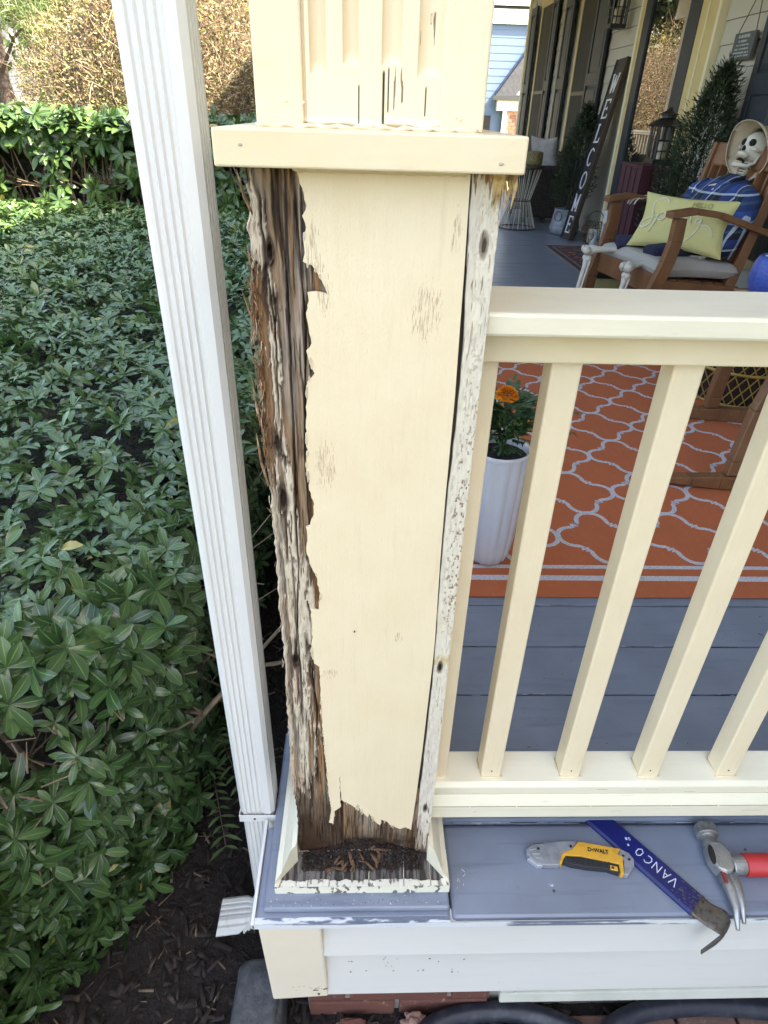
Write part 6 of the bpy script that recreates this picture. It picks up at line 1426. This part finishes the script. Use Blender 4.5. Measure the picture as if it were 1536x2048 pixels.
# ================================================================== PLANTING
# --- near hedge: shoots on the surface of a clipped body
def hedge_edge(yv):  # right-hand limit of the hedge at height-independent plan
    return np.interp(yv, [-.30, -.22, -.12, -.02, .10, .30, 6], [-1.3, -.72, -.50, -.40, -.31, -.225, -.205])
def hedge1():
    t = empty('hedge', (-1.4, 2.5, GZ), 'clipped glossy evergreen hedge in shade filling the bed left of the downspout', 'hedge')
    P, N_ = [], []
    # top
    n = 10500; y = .12+4.9*rng.random(n)**1.25; x = rng.uniform(-3.6, -.17, n); ok = x < hedge_edge(y)+.03*rng.normal(size=n)
    x, y = x[ok], y[ok]; bmp = .05*(fbm(x*3, y*3, 401)-.5)+.030*(vnoise(x*9, y*9, 402)-.5); ed = np.clip((y-.12)/.30, 0, 1); z = .385+bmp-.10*(1-ed)**2-rng.random(len(x))**2*.07
    P.append(np.stack([x, y, z], 1)); N_.append(np.stack([0*x, -.5*(1-ed), 1+0*x], 1))
    # front face bulging to the camera and curling round the corner
    n = 3300; s = rng.random(n); zz = rng.uniform(-.46, .36, n); yy = -.30+.65*s**.9; xx = hedge_edge(yy)
    lf = rng.random(n) < .45; xx = np.where(lf, rng.uniform(-1.6, -.45, n), xx); yy = np.where(lf, np.interp(xx, [-1.6, -.8, -.45], [-.20, -.19, -.08]), yy)
    bul = -.10*np.cos((zz+.05)*3.2)+.07*(fbm(xx*5+yy*5, zz*6, 411)-.5)*2
    back = np.where(lf, 0., 1.)
    slope = np.clip((zz-.05)/.33, 0, 1)**2*.30
    nx_ = np.where(lf, .1, .75); ny_ = np.where(lf, -1, -.6)
    xx = xx+bul*-.4*back*0-(rng.random(n)**1.5)*.12*back+.05*(fbm(yy*6, zz*6, 413)-.5); yy = yy+bul*np.where(lf, 1., .3)+slope*np.where(lf, 1, .4)+(rng.random(n)**1.5)*.14*np.where(lf, 1, .2)
    xx = xx-np.clip(.16-zz, 0, .7)*.17
    P.append(np.stack([xx, yy, zz], 1)); N_.append(np.stack([nx_, ny_, .45+0*xx+zz], 1))
    # side along the porch
    n = 2600; yy = rng.uniform(.25, 5, n); zz = rng.uniform(-.42, .37, n); xx = hedge_edge(yy)-rng.random(n)**1.5*.12+.04*(fbm(yy*5, zz*5, 421)-.5)-.05*(zz < -.2)
    P.append(np.stack([xx, yy, zz], 1)); N_.append(np.stack([1+0*xx, -.2+0*xx, .3+zz], 1))
    P = np.concatenate(P); N_ = np.concatenate(N_); N_ /= np.linalg.norm(N_, axis=1, keepdims=True)
    # thin patches where the twiggy inside shows
    gap = fbm(P[:, 0]*4.2+9, P[:, 2]*4.2+P[:, 1]*2, 431); keep = (gap < .535) | ((P[:, 2] > .30) & (P[:, 1] > .55)) | (rng.random(len(P)) < .10); P, N_ = P[keep], N_[keep]
    camp = np.array((.0992, -.5827, 1.0705)); dist = np.linalg.norm(P-camp, axis=1)
    L0 = np.interp(dist, [0, 1.2, 3, 6], [.044, .045, .050, .070])
    # in the frame? the 300 leaves that show largest are parts, the rest one mass
    Rm = np.array([list(rx_), list(ux_), list(fx_)]); q = (P-camp) @ Rm.T; px = 768+1263.8*q[:, 0]/q[:, 2]; py = 1024-1263.8*q[:, 1]/q[:, 2]
    vis = (q[:, 2] > 0) & (px > 5) & (px < 520) & (py > 900) & (py < 2040); order = np.argsort(np.where(vis, dist, 99)); big = order[:43]; msk = np.ones(len(P), bool); msk[big] = False
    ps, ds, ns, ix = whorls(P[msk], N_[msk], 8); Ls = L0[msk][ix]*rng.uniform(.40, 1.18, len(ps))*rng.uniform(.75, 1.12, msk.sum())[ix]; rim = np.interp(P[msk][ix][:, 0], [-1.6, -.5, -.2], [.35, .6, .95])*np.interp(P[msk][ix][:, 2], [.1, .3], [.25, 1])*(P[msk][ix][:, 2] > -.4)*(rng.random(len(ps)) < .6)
    r0 = rng.random((len(ps), 3)); r0[:, 0] = np.clip(r0[:, 0]*.55+.45*np.interp(P[msk][ix][:, 2], [.1, .33], [0, 1])*rng.random(len(ps))**.5, 0, 1)  # upper leaves made paler: light on the hedge top put into leaf colour
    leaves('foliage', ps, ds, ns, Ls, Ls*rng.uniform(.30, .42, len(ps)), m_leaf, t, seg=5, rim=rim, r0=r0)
    # single leaves: a few shared meshes, placed one by one
    protos = []
    for k in range(6):
        o = leaves('leaf', [(0, 0, 0)], [(0, 1, 0)], [(0, 0, 1)], 1.0, .36+.02*k, m_leaf, None, seg=5, droop=.12+.06*k, rim=.1, stuff=False, r0=np.array([[k/6, .1, .2 if k < 5 else .99]])); protos.append(o.data); bpy.data.objects.remove(o)
    ps, ds, ns, ix = whorls(P[big], N_[big], 7, (.05, .6)); W_ = W[t.name].inverted()
    for i in range(min(300, len(ps))):
        o = bpy.data.objects.new('leaf', protos[rnd.randrange(6) if rnd.random() > .04 else 5]); 
        if o.data is protos[5] and rnd.random() < .75: o.data = protos[rnd.randrange(5)]
        COL.objects.link(o); o.parent = t
        d = Vector(ds[i]).normalized(); nn = Vector(ns[i]); sd = d.cross(nn).normalized(); up = sd.cross(d); L = .049*rnd.uniform(.65, 1.2); p = Vector(ps[i])+Vector((0, -.012, .01))
        o.matrix_local = W_ @ Matrix(((sd.x*L, d.x*L, up.x*L, p.x), (sd.y*L, d.y*L, up.y*L, p.y), (sd.z*L, d.z*L, up.z*L, p.z), (0, 0, 0, 1)))
    # stems
    g = G(); r = random.Random(77)
    for i in range(26):
        x = r.uniform(-1.5, -.35); y = r.uniform(.05, 1.0); pth = [Vector((x, y, GZ))]; dd = Vector((r.uniform(-.3, .3), r.uniform(-.35, .1), 1))
        for k in range(6): pth.append(pth[-1]+dd.normalized()*.15); dd += Vector((r.uniform(-.45, .45), r.uniform(-.45, .45), 0))
        g.tube(pth, [.013, .011, .009, .008, .006, .004, .003], 6)
        for k in range(2, 6):
            for _ in range(5):
                e = Vector((r.uniform(-1, 1), r.uniform(-1, .6), r.uniform(-.1, .7))).normalized(); a = pth[k]; m_ = a+e*.09; g.tube([a, m_, m_+(e+Vector((r.uniform(-.4, .4), r.uniform(-.4, .4), .3))).normalized()*.10], [.0032, .0024, .0012], 4)
    for i in range(240):
        y = r.uniform(-.22, .7); x = float(hedge_edge(y))-r.uniform(0, .12) if i % 2 else r.uniform(-1.3, -.4); y = y if i % 2 else r.uniform(-.05, .1); a = Vector((x, y, r.uniform(.0, .3))); e = Vector((r.uniform(-1, 1), r.uniform(-1, .3), r.uniform(-.4, .6))).normalized()
        g.tube([a, a+e*.04, a+e*.04+Vector((r.uniform(-.03, .03), r.uniform(-.03, .03), r.uniform(-.01, .04)))], [.0018, .0014, .0007], 4)
    o = g.build('stems', m_twig, t); o['kind'] = 'stuff'
    # dark inner body so light does not pass straight through
    G().add([(-3.6, .42, GZ), (-.42, .42, GZ), (-.42, 5, GZ), (-3.6, 5, GZ), (-3.6, .50, .27), (-.42, .50, .27), (-.42, 5, .27), (-3.6, 5, .27)], [(3, 2, 1, 0), (4, 5, 6, 7), (0, 1, 5, 4), (1, 2, 6, 5), (2, 3, 7, 6), (3, 0, 4, 7)]).build('inner_growth', M('dense inner growth', (.020, .022, .012), 1, [(30, ONE, (.05, .035, .02), .5, .7)], (30, ONE, 1, .05)), t)
hedge1()
# --- taller hedge across the back
def hedge2():
    t = empty('hedge', (-2, 5.1, GZ), 'taller broad leaved hedge behind the near one, its top lit by the sun', 'hedge')
    n = 2300; x = rng.uniform(-4.8, -.15, n); face = rng.random(n) < .60
    z = np.where(face, rng.uniform(-.3, .93, n), .93+.03*rng.normal(size=n)+.05*(fbm(x*3, x*0, 7)-.5)); y = np.where(face, 4.95+rng.random(n)**1.5*.25, rng.uniform(4.95, 5.75, n)); y = y+.12*(fbm(x*3, z*3, 8)-.5)+.16*np.clip((z-.7)/.25, 0, 1)**2*face
    P = np.stack([x, y, z], 1); N_ = np.where(face[:, None], np.array([0, -1, .35])[None], np.array([0, -.3, 1])[None]); N_ = N_/np.linalg.norm(N_, axis=1, keepdims=True)
    gap = fbm(P[:, 0]*3, P[:, 2]*3, 61); k = (gap < .56) | (z > .78); P, N_ = P[k], N_[k]
    ps, ds, ns, ix = whorls(P, N_, 8, (.1, .9)); L = rng.uniform(.07, .125, len(ps))
    leaves('foliage', ps, ds, ns, L, L*.36, m_leaf2, t, seg=4, rim=0)
    g = G(); r = random.Random(7)
    for i in range(60):
        xx = r.uniform(-4.5, -.3); pth = [Vector((xx, 5.25, GZ))]
        for k in range(5): pth.append(pth[-1]+Vector((r.uniform(-.12, .12), r.uniform(-.10, .03), .25)))
        g.tube(pth, [.02, .017, .014, .010, .008, .004], 5)
        for k in range(1, 5):
            for _ in range(4): e = Vector((r.uniform(-1, 1), -r.random(), r.uniform(0, .7))).normalized(); g.tube([pth[k], pth[k]+e*.2], [.006, .002], 4)
    o = g.build('stems', m_twig, t); o['kind'] = 'stuff'
    G().box(-4.8, -.25, 5.35, 5.75, GZ, .78).build('inner_growth', MATS['dense inner growth'], t)
hedge2()
# --- big rounded twiggy shrub
def shrub(cx, cy, label, q=1.0):
    t = empty('shrub', (cx, cy, GZ), label, 'shrub')
    c = np.array((cx, cy, .55)); rad = np.array((2.12, 1.9, 2.15))
    def surf(n, lo, hi):
        u = rand_unit(n); u[:, 1] = -np.abs(u[:, 1])*np.where(rng.random(n) < .75, 1, -1); k = rng.uniform(lo, hi, n)*(1+.10*(fbm(u[:, 0]*3+5, u[:, 2]*3, 71)-.5)*2+.05*(vnoise(u[:, 0]*12, u[:, 2]*12, 72)-.5)*2)
        p = c+u*rad*k[:, None]; return p[p[:, 2] > GZ], u[p[:, 2] > GZ]
    p, u = surf(int(52000*q), .80, 1.03); L = rng.uniform(.022, .045, len(p))
    green = sstep(fbm(p[:, 0]*2.2, p[:, 2]*2.2, 88), .42, .62); r0 = np.stack([1-green*rng.random(len(p)), 0*p[:, 0], rng.random(len(p))*.9], 1)
    d = rand_unit(len(p))+u*.6; leaves('foliage', p, d, rand_unit(len(p)), L, L*.5, m_shrubleaf, t, seg=2, r0=r0)
    g3 = rng.random(9000); p, u = surf(int(9000*q), .82, 1.02); L = rng.uniform(.03, .05, len(p)); leaves('green_leaves', p, rand_unit(len(p))+u*.6, rand_unit(len(p)), L, L*.45, leafmat('fresh shrub leaf', (.11, .17, .03), (.2, .24, .05), (.2, .2, .1), .5, (.2, .26, .08), .02, .25), t, seg=2)
    # arching twigs: thin 3-sided strips
    n = int(15000*q); p, u = surf(n, .70, 1.03); n = len(p); d = rand_unit(n)*.9+u*.7+np.array([0, 0, .2]); d /= np.linalg.norm(d, axis=1, keepdims=True); bd = rand_unit(n); L = rng.uniform(.08, .26, n); w = rng.uniform(.0022, .0048, n)
    side = np.cross(d, rand_unit(n)); side /= np.linalg.norm(side, axis=1, keepdims=True); K = 5; V = np.zeros((n, K, 2, 3))
    for j in range(K):
        s = j/(K-1); q = p+d*(L*s)[:, None]+bd*(L*.35*s*s)[:, None]
        for i, sg in enumerate((-1, 1)): V[:, j, i] = q+side*(sg*w*(1-.6*s))[:, None]
    b = np.arange(n)[:, None, None]*(K*2); F = (b+np.array([[j*2, j*2+1, j*2+3, j*2+2] for j in range(K-1)])[None]).reshape(-1, 4); me = bpy.data.meshes.new('twigs'); bulk(me, V.reshape(-1, 3), F)
    o = link('twigs', me, M('pale tan twigs', (.25, .19, .12), .9, [(7, ONE, (.17, .12, .08), .45, .65)]), t); o['kind'] = 'stuff'
    def fn(q): return q*(1+.12*mnoise.noise(q*3))
    G().ball(tuple(c), tuple(rad*.80), 40, 28, fn).build('inner_growth', M('brown inner growth', (.075, .052, .030), 1, [(14, ONE, (.13, .09, .05), .45, .65), (40, ONE, (.03, .022, .015), .5, .65)], (20, ONE, 1, .08)), t, smooth=True)
    g = G()
    for i in range(9): a = i*.7; g.tube([(c[0]+.2*math.cos(a), c[1]+.2*math.sin(a), GZ), (c[0]+.5*math.cos(a), c[1]+.5*math.sin(a), .3), (c[0]+1.1*math.cos(a), c[1]+1.0*math.sin(a), 1.3)], [.05, .035, .015], 6)
    g.build('branches', m_twig, t)
shrub(-2.15, 9.2, 'large rounded twiggy shrub in tan and yellow green autumn leaf behind the hedges')
shrub(-1.5, 15.2, 'second twiggy autumn shrub farther back, seen mirrored in the door glass', .5)
# --- trees
def tree(name, label, cat, base, h, tr, crown, mat, nl, L, lean=(0, 0), group=None, needles=False, seed=1):
    r = random.Random(seed); t = empty(name, (base[0], base[1], GZ), label, cat, group); b = Vector((base[0], base[1], GZ)); tp = b+Vector((lean[0], lean[1], h))
    g = G(); K = 9; pts = [b.lerp(tp, k/K)+Vector((.12*math.sin(k*1.3+seed), .1*math.cos(k*1.7), 0))*(k > 0) for k in range(K+1)]; g.tube(pts, [tr*(1-.8*(k/K)) for k in range(K+1)], 10); g.build('trunk', m_bark, t, smooth=True)
    g = G(); cs = []
    for (cx, cy, cz, cr) in crown:
        c = Vector((base[0]+cx, base[1]+cy, cz)); k = min(K-1, max(1, int((cz-GZ)/h*K*.85))); g.tube([pts[k], pts[k].lerp(c, .5)+Vector((0, 0, .15)), c], [tr*.20, tr*.12, tr*.04], 6); cs.append((c, cr))
        for _ in range(5):
            e = Vector((r.gauss(0, 1), r.gauss(0, 1), r.gauss(0, .6))).normalized(); g.tube([c-e*.1, c+e*cr*.8], [tr*.07, tr*.02], 4)
    o = g.build('limb', m_bark, t)
    P = []; 
    for c, cr in cs:
        n = int(nl*cr**2/sum(q[1]**2 for q in cs)); u = rand_unit(n); k = rng.random(n)**.45; k *= 1+.25*np.sin(u[:, 0]*7+c.x*3)*np.sin(u[:, 2]*6+1); P.append(np.array(c)+u*np.array((1, 1, .72))*(cr*k)[:, None])
    P = np.concatenate(P)
    if needles:
        cen_ = P; k = 9; ps = np.repeat(cen_, k, 0); n = len(ps); d = rand_unit(n)+np.array([0, 0, .5]); leaves('needles', ps, d, rand_unit(n), L*rng.uniform(.7, 1.2, n), L*.07, mat, t, seg=2, rim=0)
    else:
        n = len(P); leaves('leaves', P, rand_unit(n), rand_unit(n)+np.array([0, 0, .8]), L*rng.uniform(.6, 1.2, n), L*.55*rng.uniform(.7, 1.2, n), mat, t, seg=2, rim=0)
r = random.Random(4)
crown = [(-1.6+r.uniform(-.3, .3)+.55*i % 3.6, r.uniform(-1.2, 1.0), 2.6+.42*i, r.uniform(.8, 1.25)) for i in range(13)]+[(.9, -.8, 2.3, .75), (1.7, -.3, 3.0, .8), (-.6, -1.0, 2.5, .8), (.3, -1.0, 3.0, .9), (2.1, .4, 3.9, .9)]
tree('pine_tree', 'tall pine with dark leaning trunk at the left edge beyond the hedges', 'pine tree', (-6.5, 14), 8.5, .20, crown, m_pine, 5200, .17, lean=(-.9, 0), needles=True, seed=3)
tree('slim_tree', 'slim pale grey tree trunk right beside the pine trunk', 'tree', (-6.25, 15.2), 7, .055, [(.4, 0, 5.2, .8), (-.3, .4, 6, .8)], m_farleaf, 900, .12, lean=(-1.0, 0), seed=6)
def bigtree(label, x, y, h, rad, seed, mat=None, n=6000, L=.22, name='leafy_tree'):
    r = random.Random(seed); cr = [(r.uniform(-rad, rad)*.8, r.uniform(-rad, rad)*.6, GZ+h*r.uniform(.35, .95), r.uniform(.30, .50)*rad) for _ in range(16)]
    tree(name, label, 'tree', (x, y), h*.8, .22, cr, mat or m_farleaf, n, L, seed=seed, group='trees far behind the hedges')
bigtree('far green tree behind the pine at the left', -9.5, 26, 9, 4, 11, m_pine, 7000, .3)
bigtree('far tree behind the rounded shrub, seen left of the downspout', -4.5, 24, 9, 3.6, 12, m_farleaf, 7000, .26)
bigtree('far tree behind the rotted column', -.5, 27, 10, 3.8, 13, m_farleaf, 6000, .3)
bigtree('dark evergreen standing left of the pine outside the hedge', -11.5, 15, 9, 3.2, 14, m_needle, 6000, .2, 'evergreen_tree')
bigtree('dark evergreen behind the second shrub, seen in the door glass', -3.5, 21, 10, 3.6, 18, m_needle, 9000, .26, 'evergreen_tree')
bigtree('dark evergreen overhanging the rounded shrub from behind', -5.0, 17.5, 8, 2.4, 16, m_needle, 7000, .2, 'evergreen_tree')
# weeds by the downspout foot
wd_ = empty('weed', (-.20, .30, GZ), 'sprawling weed with narrow leaves on the mulch left of the downspout', 'weed')
g = G(); p, d, n_ = [], [], []
for (a, e) in (((-.33, .62, -.36), (-.165, .30, -.26)), ((-.30, .5, -.40), (-.20, .22, -.33)), ((-.22, .55, -.42), (-.14, .40, -.30))):
    a, e = Vector(a), Vector(e); g.tube([a-Vector((0, 0, .10)), a, (a+e)/2+Vector((0, 0, .03)), e], [.002, .0018, .0014, .0008], 5)
    for k in range(13):
        t = k/12; c = a.lerp(e, t)+Vector((0, 0, .03*math.sin(math.pi*t)))
        for s in (-1, 1): dd = (e-a).normalized(); sd = dd.cross(Vector((0, 0, 1))).normalized(); p.append(tuple(c)); d.append(tuple(dd*.6+sd*s+Vector((0, 0, .3)))); n_.append((0, 0, 1))
g.build('stem', m_twig, wd_); leaves('leaves', p, d, n_, rng.uniform(.025, .045, len(p)), .009, leafmat('weed leaf', (.05, .10, .03), (.09, .14, .05), (.2, .2, .1), .5, (.12, .18, .07), .03, .1), wd_, seg=3, rim=0, stuff=False)

# ================================================================== NEIGHBOURING HOUSES
nh_ = empty('blue_house', (5, 25, GZ), 'pale blue sided house with white soffit and dark gable roof beyond the porch end', 'house')
m_bl = M('pale blue siding', (.105, .165, .27), .7, [(.6, ONE, (.10, .158, .26), .4, .7)]); m_wt = M('white house trim', (.74, .74, .72), .6); m_shg = M('dark grey shingles', (.05, .055, .065), .9, [(9, ONE, (.08, .085, .095), .4, .7)])
box('wall_core', 1.0, 12, 25.0, 33, GZ, 5.6, m_bl, nh_, 0)
z_ = -.1
while z_ < 3.55:
    G().hexa([(1.0, 24.985, z_), (8.2, 24.985, z_), (8.2, 25.0, z_), (1.0, 25.0, z_)], [(1.0, 24.992, z_+.205), (8.2, 24.992, z_+.205), (8.2, 25.0, z_+.205), (1.0, 25.0, z_+.205)]).build('siding_board', m_bl, nh_); z_ += .207
box('frieze', 1.0, 8.2, 24.90, 24.954, 3.56, 3.94, m_wt, nh_, 0); box('fascia', .8, 8.4, 24.82, 24.90, 4.02, 4.22, m_wt, nh_, 0); box('soffit', .8, 8.4, 24.90, 25, 3.945, 3.99, M('soffit painted as eave shade', (.05, .04, .04), .9), nh_, 0)  # near-black soffit strip: shade under the eave put into its colour
for i in range(8): x = 4.0+i*.21; box('soffit_vent', x, x+.06, 24.885, 24.899, 3.72, 3.86, M('grey vent slot', (.45, .45, .45), .8), nh_, 0)
G().add([(.8, 24.8, 4.2), (12.5, 24.8, 4.2), (12.5, 29, 7.5), (.8, 29, 7.5), (.8, 33.5, 4.2), (12.5, 33.5, 4.2)], [(0, 1, 2, 3), (3, 2, 5, 4), (0, 3, 4), (1, 5, 2)]).build('roof', m_shg, nh_)
# side wing with gable: shingled gable, eave, brick base
wx0 = 4.45
G().add([(wx0+.55, 24.84, 1.66), (9.0, 24.84, 1.66), (7.2, 24.84, 4.4), (wx0+.55, 24.978, 1.66), (9.0, 24.978, 1.66), (7.2, 24.978, 4.4)], [(0, 1, 2), (3, 5, 4), (0, 3, 4, 1)]).build('gable', M('white shingle gable', (.62, .60, .57), .8), nh_)
for k in range(9):
    zz = 1.66+k*.17; xa = wx0+.55+(zz-1.66)*.62; 
    G().hexa([(xa, 24.80, zz), (7.2, 24.80, zz), (7.2, 24.84, zz), (xa, 24.84, zz)], [(xa+.1, 24.83, zz+.165), (7.2, 24.83, zz+.165), (7.2, 24.84, zz+.165), (xa+.1, 24.84, zz+.165)]).build('shingle_row', MATS['white shingle gable'], nh_)
G().hexa([(wx0-.06, 24.70, 1.60), (wx0+.62, 24.70, 1.60), (wx0+.62, 24.975, 1.60), (wx0-.06, 24.975, 1.60)], [(6.75, 24.70, 4.75), (7.3, 24.70, 4.75), (7.3, 24.975, 4.75), (6.75, 24.975, 4.75)]).build('gable_roof', m_shg, nh_)
box('eave_gutter', wx0-.14, 8.5, 24.62, 24.72, 1.50, 1.62, M('dark gutter', (.04, .045, .05), .5), nh_, 0); box('eave_board', wx0+.05, 8.5, 24.73, 24.9778, 1.20, 1.495, m_wt, nh_, 0)
box('trim_post', wx0+.28, wx0+.42, 24.78, 24.86, .45, 1.195, m_wt, nh_, 0); box('base_board', wx0+.28, 8.5, 24.77, 24.9, .36, .445, m_wt, nh_, 0)
br_ = box('brick_wall', wx0+.43, 8.5, 24.86, 24.95, .45, 1.195, M('pale mortar', (.42, .38, .33), .9), nh_, 0)
bmesh_ = G().box(0, .185, 0, .06, 0, .085).mesh('brick'); bmesh_.materials.append(M('far brick', (.30, .13, .08), .9)); bmesh2 = bmesh_.copy(); bmesh2.materials[0] = M('far pale brick', (.46, .27, .19), .9)
for rr in range(7):
    for k in range(6):
        o = bpy.data.objects.new('brick', bmesh2 if rnd.random() < .35 else bmesh_); COL.objects.link(o); o.parent = br_; o.matrix_parent_inverse = Matrix.Identity(4); o.location = Vector((wx0+.45+k*.21+(rr % 2)*.1, 24.832, .465+rr*.104))-Vector(W[br_.name].translation)
box('window', 3.7, 4.35, 24.93, 24.954, .1, 1.05, m_black, nh_, 0)
wh = empty('white_house', (-14, 24, GZ), 'pale grey and white house glimpsed behind the pine trunk at the far left', 'house')
box('wall', -16.5, -10.9, 24, 30, GZ, 3.4, m_wt, wh, 0); box('brick_chimney', -12.2, -11.55, 23.6, 23.99, GZ, 5.4, M('grey painted brick', (.35, .35, .36), .9, [(9, ONE, (.28, .28, .29), .45, .6)]), wh, 0)
for k in range(17): box('siding_board', -11.54, -10.9, 23.965, 23.999, GZ+.2+k*.2, GZ+.39+k*.2, m_wt, wh, .01)
G().add([(-17, 23.5, 3.4), (-10.5, 23.5, 3.4), (-10.5, 27, 5.6), (-17, 27, 5.6), (-17, 30.5, 3.4), (-10.5, 30.5, 3.4)], [(0, 1, 2, 3), (3, 2, 5, 4), (0, 3, 4), (1, 5, 2)]).build('roof', m_shg, wh)
bpy.context.view_layer.update()
